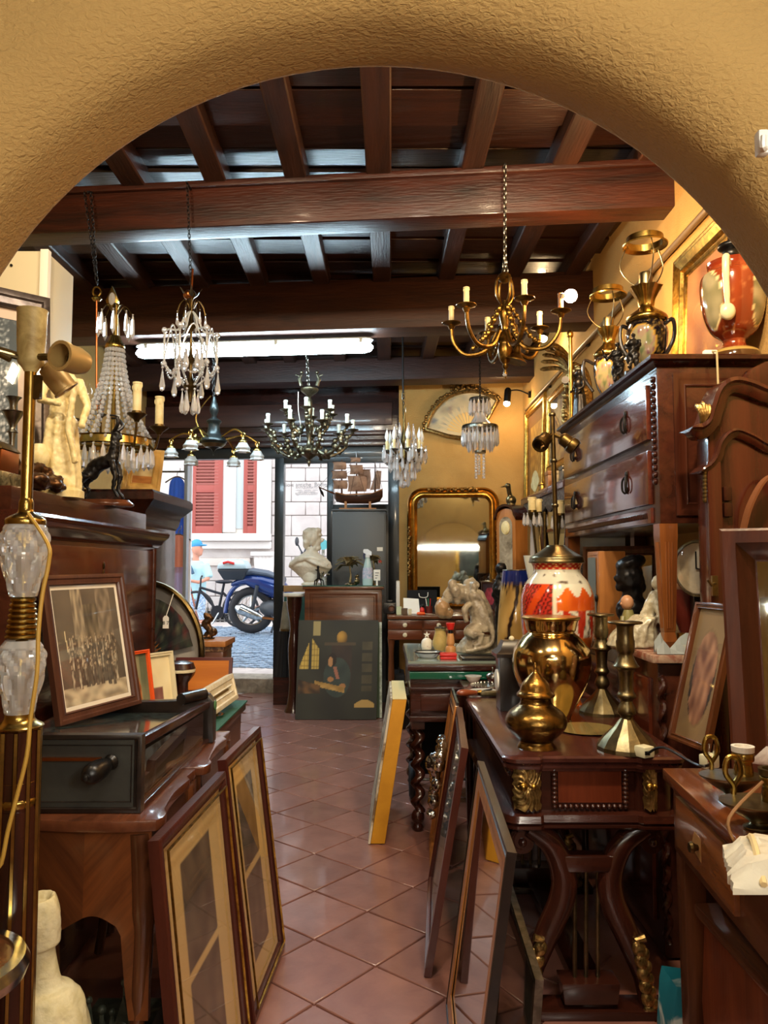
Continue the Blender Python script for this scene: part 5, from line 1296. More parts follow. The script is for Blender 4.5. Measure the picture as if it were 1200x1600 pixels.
paint(o, lambda co, i: mix(mix('#1c1420', '#3d4a3a', .5 + nz(co.x * 30, co.z * 30)), '#8a3a34' if nz(co.x * 50, co.z * 50, 4) > 0 else '#6a6a52', max(0, nz(co.x * 60, co.z * 60, 2)) * 1.6))
b = B()
for i in range(12):
    a = rad(16) + rad(148) * i / 11; b.tube([cen + V((0, 0, -.05)) - nrm * -.012, fp(.28, a, -.012)], .004, 4)
b.build('sticks', MT['oak'], t, kind='stuff')
tag_ = thing('price_tag', 'white paper price tag on a string hanging from the fan case', 'tag', W(259, 970, 3.7))
ptop = fp(1, rad(58), .02)
b = B(); q = W(259, 972, 3.66); b.prism([q + V((-.014, 0, -.03)), q + V((.014, 0, -.03)), q + V((.014, 0, .02)), q + V((.006, 0, .03)), q + V((-.006, 0, .03)), q + V((-.014, 0, .02))], (0, .002, 0)); b.build('card', MT['white'], tag_)
B().tube([ptop, q + V((0, .001, .025))], .0018, 5).build('string', MT['white'], tag_)
text_obj('digits', '8 7', .024, q + V((0, -.0015, -.012)), Matrix.Rotation(rad(90), 3, 'X'), MT['iron'], tag_)
# dark ornament beside it
t = thing('bronze_ornament', 'dark twisted bronze ornament on the walnut chest', 'ornament', (-.90, 4.05, 1.02))
b = B(); b.tube(spline([(-.93, 4.05, 1.03), (-.91, 4.05, 1.065), (-.94, 4.05, 1.095), (-.91, 4.05, 1.125), (-.94, 4.05, 1.145)], 5), .018, 8); b.ball((-.895, 4.05, 1.055), .025); b.ball((-.93, 4.05, 1.03), (.04, .03, .012)); b.build('body', MT['bronze'], t, remesh=.006, disp=(60, .006), angle=180)
B().lathe([(.045, 1.0205), (.045, 1.027)], (-.93, 4.05, 0), 16).build('base', MT['ebony'], t)
# ============================================================ BACK OF THE SHOP
def solid_chest(name, label, cat, x0, x1, y0, y1, z1, m, topm=None, over=.02):
    t = thing(name, label, cat, ((x0 + x1) / 2, (y0 + y1) / 2, 0))
    B().bb(x0, x1, y0, y1, .0, z1 - .03).build('body', m, t, bev=.006)
    B().bb(x0 - over, x1 + over, y0 - over, y1 + over * .3, z1 - .03, z1).build('top', topm or m, t, bev=.006)
    return t
t = solid_chest('counter_chest', 'high wooden chest with a panelled front carrying the white bust', 'chest', -.75, -.02, 7.3, 7.85, 1.205, MT['walnutx'])
B().bb(-.775, .005, 7.275, 7.86, 1.2055, 1.213).build('glass_top', mat('green_glass_edge', '#2f5a50', .1, .0, coat=.6), t)
b, *_ = frame_bm((-.72, 7.296, .75), (-.05, 7.296, .75), (-.72, 7.296, 1.15), .05, .02); b.build('panel_moulding', MT['walnutx'], t)
CT_ = 1.213

# metal cabinet with the model ship
t = thing('metal_cabinet', 'dark grey steel cabinet in front of the shop window, under the model ship', 'cabinet', (-.26, 8.1, 0))
gs = mat('grey_steel', '#4d5256', .45, .25)
B().bb(-.54, .02, 8.0, 8.38, 0, 1.965).build('body', gs, t, bev=.006); B().bb(-.545, .025, 7.995, 8.385, 1.97, 1.99).build('top', gs, t, bev=.004)
B().bb(-.525, .005, 7.985, 8.0, .05, 1.955).build('door', gs, t, bev=.004)
p = W(589, 858, 7.98); B().bb(p.x, p.x + .06, 7.98, 7.986, p.z - .02, p.z + .02).build('label_plate', MT['white'], t)
p = W(594, 877, 7.98); B().lathe([(.018, 0), (.018, .003)], (p.x, 7.985, p.z), 12, axis=(0, -1, 0)).build('red_seal', MT['red'], t)
SYs = 8.15; sz = 1.99
t = thing('model_ship', 'wooden model sailing ship with tattered brown sails on the grey cabinet', 'model ship', (-.27, SYs, sz))
def A(px, py, dy=0): p = W(px, py, SYs); return V((p.x, SYs + dy, p.z))
b = B(); secs = []
for px, y0, y1, w_ in ((522, 772, 778, .01), (526, 771, 784, .05), (540, 775, 787, .075), (560, 776, 787, .08), (580, 773, 787, .075), (593, 768, 784, .06), (598, 767, 776, .045)):
    tp = A(px, y0); bt = A(px, y1); secs.append([tp + V((0, -w_, 0)), tp + V((0, w_, 0)), bt.lerp(tp, .4) + V((0, w_ * .9, 0)), bt + V((0, w_ * .3, 0)), bt + V((0, -w_ * .3, 0)), bt.lerp(tp, .4) + V((0, -w_ * .9, 0))])
b.loft(secs); b.build('hull', wood('ship_hull', '#2a1710', '#5a3420', .5, 'x'), t, angle=60)
b = B(); b.loft([[A(px, y) + V((0, s * w_, 0)) for s in (-1, 1)] + [A(px, y + 2) + V((0, s * w_, 0)) for s in (1, -1)] for px, y, w_ in ((524, 769, .03), (540, 773, .07), (582, 771, .07), (598, 764, .045))]); b.build('rail', MT['oak'], t)
mast = MT['walnut']
for px, y0 in ((534, 718), (557, 708), (586, 722)): B().tube([A(px, y0), A(px, 776)], [.006, .011], 6).build('mast', mast, t)
B().tube([A(526, 773), A(498, 761)], [.011, .005], 6).build('bowsprit', mast, t)
sail = mat('old_sail', '#b8937a', .85, 0, '#8f6f5c', 12)
for (x0, x1, y0, y1, by) in ((520, 540, 722, 734, -.03), (518, 541, 736, 748, -.04), (520, 542, 751, 764, -.04), (547, 562, 715, 722, -.03), (546, 566, 727, 741, -.04), (543, 572, 744, 768, -.05), (558, 578, 734, 764, .04)):
    b = B(); n = 8; vs = []
    for j in range(n + 1):
        for i in range(n + 1):
            u, v = i / n, j / n; q = A(x0 + (x1 - x0) * u + 1.5 * math.sin(v * 3), y0 + (y1 - y0) * v); vs.append(q + V((0, by * math.sin(math.pi * u) * math.sin(math.pi * min(1, v * .9 + .1)), 0)))
    b.add(vs, [(j * (n + 1) + i, j * (n + 1) + i + 1, (j + 1) * (n + 1) + i + 1, (j + 1) * (n + 1) + i) for j in range(n) for i in range(n)]); b.build('sail', sail, t, angle=180)
    B().tube([A(x0 - 1, y0), A(x1 + 1, y0)], .004, 5).build('yard', mast, t)
b = B(); b.add([A(588, 735), A(596, 736), A(594, 764), A(578, 766)], [(0, 1, 2, 3)]); b.build('sail', sail, t)
b = B()
for q in ((A(498, 761), A(534, 720)), (A(534, 720), A(557, 710)), (A(557, 710), A(586, 724)), (A(586, 724), A(598, 766)), (A(505, 763), A(557, 730)), (A(534, 735), A(528, 770, -.05)), (A(557, 725), A(548, 772, -.07)), (A(557, 725), A(570, 772, -.07)), (A(586, 735), A(592, 768, -.05))): b.tube(q, .0022, 4)
b.build('rigging', MT['iron'], t, kind='stuff')
b = B(); b.bb(A(530, 0).x, A(588, 0).x, SYs - .05, SYs + .05, sz, sz + .02); b.build('stand', MT['oak'], t)
b = B()
for px in (540, 578): b.bb(A(px, 0).x - .012, A(px, 0).x + .012, SYs - .05, SYs + .05, sz + .02, A(0, 784).z)
b.build('cradle', MT['oak'], t)
b = B(); b.tube([A(499, 762), A(503, 770), A(506, 776)], [.006, .016, .006], 6); b.build('figurehead', MT['iron'], t)

# white bust
BYb = 7.48
t = thing('bust', 'white marble bust of a long-haired man in drapery on the wooden chest', 'bust', (-.7, BYb, CT_))
def A(px, py, dy=0): p = W(px, py, BYb); return V((p.x, BYb + dy, p.z))
l = lambda n: L(n, BYb)
b = B()
b.ball(A(490, 839), (l(10), l(11), l(15)), 14, 10); b.ball(A(484, 837), (l(12), l(12), l(13)), 14, 10); b.ball(A(479, 848), (l(6), l(10), l(11)), 12, 8)
b.ball(A(495, 846), (l(7), l(7), l(11)), 10, 8); b.ball(A(503, 844), (l(3.5), l(2), l(4)), 8, 6); b.ball(A(500, 836), (l(4), l(6), l(3)), 8, 6); b.ball(A(496, 829), (l(7), l(8), l(5)), 8, 6); b.ball(A(497, 856), (l(5), l(5), l(5)), 8, 6)
for k in range(12): b.ball(A(475 + R.uniform(-1, 12), 832 + k * 2.2, R.choice((-1, 1)) * l(R.uniform(7, 10))), l(R.uniform(3, 4.5)), 8, 6)
b.tube([A(487, 855), A(486, 880)], [l(7), l(9)], 12)
n = 24
loops = []
for py, rx, ry, cx_ in ((906, 13, 9, 486), (899, 20, 12, 486), (892, 28, 15, 486), (886, 34, 18, 485), (879, 32, 18, 485), (872, 24, 15, 486), (866, 14, 11, 486), (861, 8, 8, 487)):
    c = A(cx_, py); loops.append([c + V((math.cos(2 * math.pi * k / n) * l(rx) * (1 + .04 * math.sin(5 * k)), math.sin(2 * math.pi * k / n) * l(ry), (math.sin(2 * math.pi * k / n * 2) * l(1.5)))) for k in range(n)])
b.loft(loops)
b.tube(spline([A(456, 882, -.06), A(470, 874, -.1), A(490, 872, -.11), A(512, 882, -.06)], 5), l(4), 8); b.tube(spline([A(462, 872, -.02), A(478, 873, -.1), A(498, 882, -.12), A(516, 888, -.03)], 5), l(3), 8)
b.build('figure', MT['marble'], t, remesh=.0065, disp=(40, .0025), angle=180)
B().lathe(smooth_prof([(l(15), CT_), (l(15), CT_ + .015), (l(11), CT_ + .03), (l(13), CT_ + .05), (l(14), A(0, 894).z)]), (A(486, 890).x, BYb, 0), 24).build('socle', MT['marble'], t)
# small things on the chest
t = thing('iron_figurine', 'small dark iron figurine with spread legs beside the bust', 'figurine', (-.70, 7.31, CT_))
def A(px, py, dy=0): p = W(px, py, 7.31); return V((p.x, 7.31 + dy, p.z))
b = B(); b.tube([A(497, 888), A(498, 905)], [.01, .018], 8); b.ball(A(497, 886), .014)
for px in (492, 495, 501, 505): b.tube([A(498, 903), A(px, 907), A(px - 1 + (px > 498) * 2, 915)], .006, 6)
b.tube([A(497, 892), A(492, 890)], .005, 6); b.build('figure', MT['iron'], t, remesh=.004, angle=180)
t = thing('silver_mug', 'white and silver mug holding dark metal flowers on the chest', 'mug', W(505, 915, 7.31)); 
c = W(506, 915, 7.38); B().lathe([(.026, CT_), (.028, CT_ + .005), (.026, CT_ + .07), (.029, CT_ + .075)], (c.x, 7.38, 0), 16).build('body', mat('chipped_white', '#d8dad6', .3, .2, '#8a8f90', 30), t)
b = B()
for k in range(7):
    a = k * .9; p = V((c.x + .05 * math.cos(a), 7.38 + .03 * math.sin(a), CT_ + .10 + .01 * (k % 3))); b.tube([V((c.x, 7.38, CT_ + .06)), p], .003, 5); b.ball(p, .012, 6, 5)
b.build('flowers', MT['pewter'], t, kind='stuff')
PLM = mat('palm_bronze', '#8f8058', .5, .35, '#5f5236', 30)
def palm(b, px, py0, py1, Y, r):
    base = W(px, py0, Y); base.z = CT_; top = W(px, py1, Y); b.tube(spline([base, (base + top) / 2 + V((.012, 0, 0)), top], 5), [.012] * 5 + [.008] * 6, 7)
    for k in range(30):
        a = 2 * math.pi * k / 30 + k; el = R.uniform(-.2, 1.2); d = V((math.cos(a), .6 * math.sin(a), el)).normalized(); s = d.cross(V((0, 0, 1))).normalized()
        pts = [top, top + d * r * .6 + V((0, 0, .01)), top + d * r + V((0, 0, -.25 * r))]
        b.loft([[p + s * w_, p + V((0, 0, .006)), p - s * w_, p - V((0, 0, .003))] for p, w_ in zip(pts, (.004, .022, .002))])
t = thing('brass_palm', 'tarnished brass palm tree ornament with a smaller figure at its foot', 'ornament', W(546, 915, 7.45)); b = B(); palm(b, 546, 912, 884, 7.45, .15); o = b.build('palm', PLM, t)
b = B(); b.lathe([(.06, CT_), (.055, CT_ + .015), (.02, CT_ + .025)], (W(548, 0, 7.4).x, 7.42, 0), 16); b.ball((W(558, 0, 7.4).x, 7.4, CT_ + .04), .03); b.ball((W(558, 0, 7.4).x, 7.4, CT_ + .085), .02); b.build('base', MT['oldbrass'], t, remesh=.006, disp=(50, .006), angle=180)
t = thing('brass_palm', 'second tarnished palm tree ornament, behind the spray bottle', 'ornament', W(582, 915, 7.62)); b = B(); palm(b, 583, 912, 876, 7.62, .09); b.build('palm', PLM, t)
B().lathe([(.04, CT_), (.03, CT_ + .012)], (W(583, 880, 7.62).x, 7.62, 0), 14).build('base', MT['oldbrass'], t)
t = thing('spray_bottle', 'trigger spray bottle half full of blue liquid on the chest', 'bottle', W(575, 913, 7.4))
c = W(574.5, 913, 7.4); c.z = 0; l = lambda n: L(n, 7.4); zz = lambda y: W(574, y, 7.4).z
B().lathe(smooth_prof([(l(7), CT_), (l(8), CT_ + .01), (l(8), zz(900)), (l(6.5), zz(885)), (l(3.5), zz(873)), (l(3), zz(870))]), c, 18, flat=(1, .6)).build('body', mat('bottle_blue', '#b9d6d6', .2, trans=.2), t)
B().lathe([(l(8.15), zz(904)), (l(8.1), zz(893)), (l(7.2), zz(887))], c, 18, flat=(1, .6), cap=False).build('label_band', mat('bottle_label', '#d9c9d6', .4, 0, '#7a9fb8', 40), t)
b = B(); b.lathe([(l(3.5), zz(871)), (l(3.5), zz(866))], c, 12); b.loft([[c + V((l(dx), -.012, zz(y))), c + V((l(dx), .012, zz(y))), c + V((l(dx), .012, zz(y2))), c + V((l(dx), -.012, zz(y2)))] for dx, y, y2 in ((6, 868, 862), (0, 867, 858), (-6, 864, 858), (-7, 863, 860))]); b.build('spray_head', mat('spray_white', '#e4e8ea', .35), t)
B().tube([c + V((l(-5), 0, zz(863))), c + V((l(-6.5), 0, zz(869))), c + V((l(-5), 0, zz(873)))], .006, 6).build('trigger', mat('spray_navy', '#1d2a5a', .35), t)
t = thing('price_stand', 'small cream price card on a little white stand at the chest edge', 'card', W(589, 912, 7.35))
c = W(589, 900, 7.35); b = B(); b.bb(c.x - .032, c.x + .032, 7.346, 7.352, zz(907), zz(890)); b.build('card', MT['white'], t, bev=.006)
B().bb(c.x - .008, c.x + .008, 7.345, 7.353, CT_, zz(905)).build('stand', MT['white'], t)
b = B()
for k in range(3): b.bb(c.x - .018, c.x + .018 - .008 * k, 7.344, 7.3455, zz(895 + k * 4) - .003, zz(895 + k * 4) + .003)
b.build('writing', MT['iron'], t, kind='stuff')

# canvases on the floor
def interior(u, v):
    # plain dark interior: a leaded window on the left, a seated reader at a covered table
    c = mix('#1c1b16', '#38382c', .45 + .5 * nz(u * 3, v * 3) + .1 * v)
    if .03 < u < .14 and .50 < v < .53 + (u - .03) * 2.2: c = mix('#c3a24a', '#8c7030', (math.sin(u * 160) > .7) * .8 + (math.sin(v * 120) > .75) * .6)
    if .18 < u < .27 and .5 < v < .81 - (u - .18) * 1.2: c = mix('#b89a48', '#7d6630', (math.sin(u * 160) > .7) * .8 + (math.sin(v * 110) > .75) * .6)
    if .19 < u < .28 and .84 < v < .99: c = hx('#9a8a5a')
    if (u - .55) ** 2 + (v - .82) ** 2 < .0045: c = mix('#b98b3a', '#5a4018', ((u - .53) ** 2 + (v - .84) ** 2) * 130)
    if .33 < u < .72 and .745 < v < .775: c = hx('#4a3d2c')
    if .42 < u < .68 and .28 < v < .74: c = mix('#3a2b22', '#2c2420', .5 + nz(u * 6, v * 6))
    if ((u - .5) / .17) ** 2 + ((v - .42) / .2) ** 2 < 1: c = mix('#26302c', '#37413a', .5 + .8 * nz(u * 8, v * 8))
    if ((u - .44) / .05) ** 2 + ((v - .6) / .065) ** 2 < 1: c = hx('#241a14')
    if ((u - .415) / .03) ** 2 + ((v - .575) / .05) ** 2 < 1: c = hx('#a8794c')
    if abs(u - .47 - (.52 - v) * .35) < .022 and .4 < v < .53: c = hx('#96604a')
    if ((u - .42) / .04) ** 2 + ((v - .4) / .025) ** 2 < 1 or ((u - .57) / .04) ** 2 + ((v - .33) / .03) ** 2 < 1: c = hx('#9c6c3e')
    if .22 < u < .6 and abs(v - (.36 - (u - .22) * .18)) < .028: c = mix('#b48d4a', '#8a6830', .5 + nz(u * 10, v * 20))
    if .02 < u < .3 and .26 < v < .40 - u * .2: c = mix('#6b4a28', '#2e2015', .5 + 1.3 * nz(u * 12, v * 14))
    if .80 < u < .93 and .28 < v < .78 and (v * 9) % 1 > .25: c = mix('#3e3727', '#4e4632', nz(u * 9, v * 9) + .5)
    if .72 < u < .97 and .12 < v < .15 + .05 * math.sin((u - .72) * 12): c = hx('#b08d4e')
    return c
Ya = 7.10
bl_, br_2 = V((W(461, 1122, Ya).x, Ya, .004)), V((W(588, 1125, Ya).x, Ya, .004)); tl_ = V((W(467, 969, Ya + .08).x, Ya + .08, W(467, 969, Ya + .08).z))
t = thing('canvas_painting', 'dark unframed oil painting of a reader by a window, standing on the floor', 'painting', (bl_ + br_2) / 2)
picture('painted_face', MT['oil'], t, bl_, br_2, tl_, interior, 110, 130, off=.0015)
u_ = br_2 - bl_; v_ = tl_ - bl_; n_ = u_.cross(v_).normalized()
b = B(); b.prism([bl_, br_2, br_2 + v_, tl_], -n_ * .022); b.build('canvas', mat('canvas_edge', '#3c3d36', .8, 0, '#7a7664', 30), t)
t = thing('canvas_painting', 'pale edge of a second canvas standing just behind the dark painting', 'painting', (.0, 7.2, 0))
bl2, br2, tl2 = V((W(560, 1118, 7.2).x, 7.18, .004)), V((W(597, 1118, 7.2).x, 7.18, .004)), V((W(560, 975, 7.24).x, 7.235, W(560, 972, 7.24).z))
b = B(); n2 = (br2 - bl2).cross(tl2 - bl2).normalized(); b.prism([bl2, br2, br2 + tl2 - bl2, tl2], -n2 * .025); b.build('canvas', mat('green_canvas_back', '#4a5a48', .8), t)
b = B(); e0 = br2 - V((.022, 0, 0)); b.prism([e0, br2, br2 + tl2 - bl2, e0 + tl2 - bl2], n2 * .01); b.build('edge', mat('white_flaking_edge', '#c9cfc0', .7, 0, '#8f9684', 25), t)

# pedestal with marble top, lampshades
t = thing('pedestal_table', 'small carved pedestal with a white marble top, left of the bust chest', 'table', (-.87, 7.55, 0))
B().lathe(smooth_prof([(.09, 0), (.06, .1), (.045, .3), (.06, .6), (.04, .8), (.07, 1.0), (.075, 1.1)]), (-.87, 7.5, 0), 18).build('column', MT['darkwood'], t)
B().lathe([(.1, 1.1), (.11, 1.11), (.11, 1.13), (.1, 1.135)], (-.87, 7.5, 0), 24).build('top', MT['marble'], t)
t = thing('lampshade', 'black pleated drum lampshade standing on the step by the door', 'lampshade', (W(446, 880, 7.95).x, 7.95, 0))
def A(px, py): return W(px, py, 8.0)
x_ = A(448, 1000).x; 
def shade_px(rows, Y, m, t, pl=0, nm='shade'):
    pr = []; 
    vs = [];
    b = B(); seg = 40; loops = []
    for cx_, r, y in rows:
        p = W(cx_, y, Y); loops.append([p + V((math.cos(2 * math.pi * k / seg) * L(r, Y) * (1 + pl * (k % 2)), math.sin(2 * math.pi * k / seg) * L(r, Y) * (1 + pl * (k % 2)), 0)) for k in range(seg)])
    b.loft(loops); return b.build(nm, m, t, angle=20 if pl else 40)
o = shade_px([(446, 16, 1056), (449, 13, 986)], 7.95, MT['blackmat'], t, .05)
zb_ = min((v.co.z for v in o.data.vertices))
B().bb(W(446, 880, 7.95).x - .10, W(446, 880, 7.95).x + .10, 7.86, 8.06, 0, zb_).build('box_stand', MT['darkwoodx'], t)
t['label'] = 'black pleated lampshade on a low block beside the door post'
t = thing('lampshade', 'beige tapered lampshade with dark trim stacked on the black pleated one', 'lampshade', W(450, 985, 7.75))
o = shade_px([(450, 12.5, 985), (450, 12.5, 983), (453, 10.5, 941), (453, 10.5, 940)], 7.95, mat('beige_shade', '#8d8672', .8, 0, '#7a735f', 12), t)
shade_px([(450, 12.9, 985.5), (450, 12.9, 982)], 7.95, MT['oldbrass'], t, nm='trim')

# ---- back desk and what stands on it
t = thing('writing_desk', 'wooden writing desk with small drawers under the gilt mirror', 'desk', (.47, 7.4, 0))
DT = W(700, 962, 6.9).z
B().bb(0.03, 1.2, 6.9, 8.0, DT - .03, DT).build('top', MT['walnutx'], t, bev=.005)
B().bb(.04, 1.18, 6.94, 7.95, DT - .22, DT - .031).build('case', MT['walnutx'], t)
for x0, x1 in ((.035, .34), (.36, .62), (.64, .94)):
    for j in range(2):
        z1 = DT - .045 - j * .088; d = B().bb(x0, x1, 6.925, 6.94, z1 - .08, z1).build('drawer', wood('drawer_front', '#4a2412', '#6b3820', .25, 'x'), t, bev=.004)
        B().lathe([(.018, 0), (.02, .004), (.01, .008)], ((x0 + x1) / 2 + (0 if x0 < .5 else 0), 6.925, z1 - .04), 14, axis=(0, -1, 0)).build('key_plate', mat('bone_plate', '#c9bfa0', .4), d)
for x in (.065, 1.14):
    for y in (6.97, 7.9): B().lathe(smooth_prof([(.022, 0), (.03, .1), (.02, .2), (.03, .4), (.022, .6), (.035, DT - .2)]), (x, y, 0), 12).build('leg', MT['walnut'], t)
def A(px, py, Y=7.1): return W(px, py, Y)
# gilt mirror
t = thing('gilt_mirror', 'round-cornered gilt mirror standing on the desk against the yellow wall', 'mirror', (.72, 8.1, DT))
mc = V(((W(637, 0, 8.08).x + W(780, 0, 8.08).x) / 2, 8.1, 0)); mw = (W(780, 800, 8.08).x - W(637, 800, 8.08).x); mz1 = W(700, 762, 8.08).z; mz0 = DT + .012
um = SKR @ V((1, 0, 0)); nm_ = SKR @ V((0, -1, 0))
def mloop(off, dep):
    r = .17 - off * .9; pts = []; hw = mw / 2 - off
    pts.append((-hw, mz0 + off)); 
    for k in range(9): a = math.pi - math.pi / 2 * k / 8; pts.append((-hw + r + r * math.cos(a), mz1 - off - r + r * math.sin(a)))
    for k in range(9): a = math.pi / 2 - math.pi / 2 * k / 8; pts.append((hw - r + r * math.cos(a), mz1 - off - r + r * math.sin(a)))
    pts.append((hw, mz0 + off))
    return [mc + um * x + V((0, 0, z)) + nm_ * dep for x, z in pts]
pr = [(0, -.02), (0, .03), (.015, .045), (.03, .03), (.035, .022), (.06, .04), (.075, .04), (.085, .022), (.1, .012), (.105, -.0), (.105, -.01)]
b = B(); b.loft([mloop(o_, d_) for o_, d_ in pr], closed=True, cap=False); b.build('frame', mat('mirror_gilt', '#d4a04a', .25, .95, '#9c6c28', 12, bump=.05), t, angle=50)
lp_ = mloop(.1, -.005); b = B(); b.add(lp_, [tuple(range(len(lp_)))]); b.build('glass', MT['mirror'], t)
lp_ = mloop(.0, -.02); b = B(); b.add(lp_, [tuple(range(len(lp_)))]); b.build('backing', MT['board'], t)
b = B()
outer = mloop(.045, .045)
for i in range(1, 18): pass
for sgn in (-1, 1):
    for k in range(26):
        z = mz1 - .42 - k * .02; b.ball(mc + um * sgn * (mw / 2 - .018 + .008 * math.sin(k * 2.1)) + V((0, 0, z)) + nm_ * .045, R.uniform(.01, .018), 6, 5)
for k in range(26): b.ball(mc + um * (-.25 + k * .02) + V((0, 0, mz1 - .018 + .01 * math.sin(k * 1.7))) + nm_ * .045, R.uniform(.01, .02), 6, 5)
b.build('carved_garland', MT['goldleaf'], t, kind='stuff')
# desk clutter
t = thing('gift_bag', 'black paper carrier bag with white rope handles before the mirror', 'bag', A(658, 945))
p, q = A(636, 946, 7.5), A(682, 922, 7.5); b = B(); b.loft([[V((p.x, 7.45, z)), V((q.x, 7.45, z)), V((q.x, 7.53 - s * .03, z)), V((p.x, 7.53 - s * .03, z))] for s, z in ((0, DT), (1, q.z))]); b.build('body', MT['blackmat'], t, angle=20)
B().tube(spline([V((A(654, 0, 7.5).x, 7.445, q.z - .03)), V((A(655, 0, 7.5).x, 7.435, q.z - .06)), V((A(661, 0, 7.5).x, 7.435, q.z - .07)), V((A(667, 0, 7.5).x, 7.435, q.z - .06)), V((A(668, 0, 7.5).x, 7.445, q.z - .02))], 5), .004, 6).build('handle', MT['white'], t)
t = thing('paper_packet', 'white printed paper packet leaning on the black bag', 'packet', A(644, 957))
p, q = A(631, 957), A(657, 937); b = B(); b.prism([(p.x, 7.2, DT), (q.x, 7.2, DT), (q.x - .01, 7.26, q.z), (p.x, 7.26, q.z + .01)], (0, .02, 0)); b.build('sleeve', MT['white'], t)
B().add([(p.x + .04, 7.208, DT + .02), (p.x + .09, 7.208, DT + .02), (p.x + .085, 7.235, DT + .06), (p.x + .04, 7.235, DT + .06)], [(0, 1, 2, 3)]).build('print', mat('blue_print', '#5f7f9c', .6), t)
t = thing('camera', 'black camera with a big lens at the left end of the desk', 'camera', A(610, 955))
c = A(609, 944, 7.2); B().bb(c.x - .06, c.x + .06, 7.17, 7.25, DT, DT + .1).build('body', MT['black'], t, bev=.01); B().bb(c.x - .025, c.x + .025, 7.18, 7.24, DT + .101, DT + .125).build('viewfinder', MT['black'], t, bev=.005)
B().lathe([(.042, 0), (.042, .05), (.03, .052), (.028, .03)], (c.x + .015, 7.17, DT + .05), 18, axis=(0, -1, 0)).build('lens', MT['ebony'], t); B().lathe([(.028, 0), (.02, .006), (.001, .01)], (c.x + .015, 7.14, DT + .05), 14, axis=(0, -1, 0)).build('lens_glass', mat('amber_glass', '#6a4a3c', .05), t)
t = thing('white_folder', 'white folder standing upright at the left end of the desk', 'folder', A(622, 950)); p = A(619, 950, 7.7); B().bb(p.x, p.x + .035, 7.65, 7.85, DT, A(0, 908, 7.7).z).build('cover', MT['white'], t, bev=.003); B().bb(p.x + .006, p.x + .029, 7.655, 7.845, DT + .005, A(0, 908, 7.7).z + .004).build('pages', MT['cream'], t)
for (lab, px, w_, h, mm) in (('small pale green cardboard box on the desk front', 623, .045, .07, mat('pale_green_card', '#b9bf9c', .7)), ('small brown cardboard box on the desk front', 632, .05, .055, mat('brown_card', '#5a4530', .7)), ('little cream box on the desk front beside the brown one', 640, .03, .05, MT['cream'])):
    t = thing('small_box', lab, 'box', A(px, 960)); x = A(px, 0).x; B().bb(x - w_ / 2, x + w_ / 2, 7.03, 7.09, DT, DT + h).build('body', mm, t, bev=.003); B().bb(x - w_ / 2 - .001, x + w_ / 2 + .001, 7.029, 7.091, DT + h * .75, DT + h + .002).build('lid', mm, t, bev=.002)
t = thing('screwdriver', 'orange-handled screwdriver lying on the desk edge', 'tool', A(655, 960)); z = DT + .014
B().lathe(smooth_prof([(.008, 0), (.014, .02), (.013, .06), (.009, .075)]), (A(650, 0).x, 6.98, z), 10, axis=(1, 0, .0)).build('handle', MT['orange'], t); B().tube([(A(650, 0).x + .07, 6.98, z), (A(650, 0).x + .17, 6.985, z - .008)], .004, 6).build('blade', MT['silver'], t)
t = thing('marker_pen', 'orange pen lying on the desk to the left of the animal sculpture', 'pen', A(690, 962)); B().tube([(A(681, 0).x, 6.96, DT + .011), (A(703, 0).x, 6.97, DT + .011)], .01, 8).build('barrel', MT['orange'], t); B().tube([(A(703, 0).x, 6.97, DT + .011), (A(707, 0).x, 6.972, DT + .011)], .008, 8).build('cap', MT['white'], t)
t = thing('pen_pot', 'dark red pot with pens on the desk', 'pot', A(672, 957)); x = A(671, 0).x; B().lathe([(.03, DT), (.034, DT + .07), (.03, DT + .07), (.026, DT + .01)], (x, 7.2, 0), 16).build('pot', mat('oxblood', '#5c1f18', .4), t)
for k, mm in enumerate((MT['white'], mat('green_pen', '#2f7a5a', .4), MT['red'], MT['black'])): B().tube([(x - .01 + .007 * k, 7.2, DT + .012), (x - .03 + .022 * k, 7.2, DT + .14)], .004, 6).build('pen', mm, t)
t = thing('desk_figurine', 'small red and black figurine beside the pen pot', 'figurine', A(662, 957)); x = A(660, 0).x
b = B(); b.lathe(smooth_prof([(.02, DT), (.024, DT + .03), (.014, DT + .06)]), (x, 7.18, 0), 12); b.build('body', MT['red'], t); B().ball((x + .006, 7.175, DT + .075), .018).build('head', MT['black'], t)
bpic = lambda u, v: mix('#7a1f2c', '#c9405a', .5 + nz(u * 6, v * 6)) if ((u - .5) ** 2 + (v - .5) ** 2) < .12 else hx('#2e1420')
bpY = 7.75
x0, x1 = A(752, 0, bpY).x, A(778, 0, bpY).x
framed('small_picture', 'small dark red picture leaning on the mirror behind the sculpture', 'picture', (x0, 7.72, DT), (x1, 7.72, DT), (x0, 7.78, DT + .28), .015, .015, MT['darkwoodx'], bpic, glass=False, nx=14, ny=20)
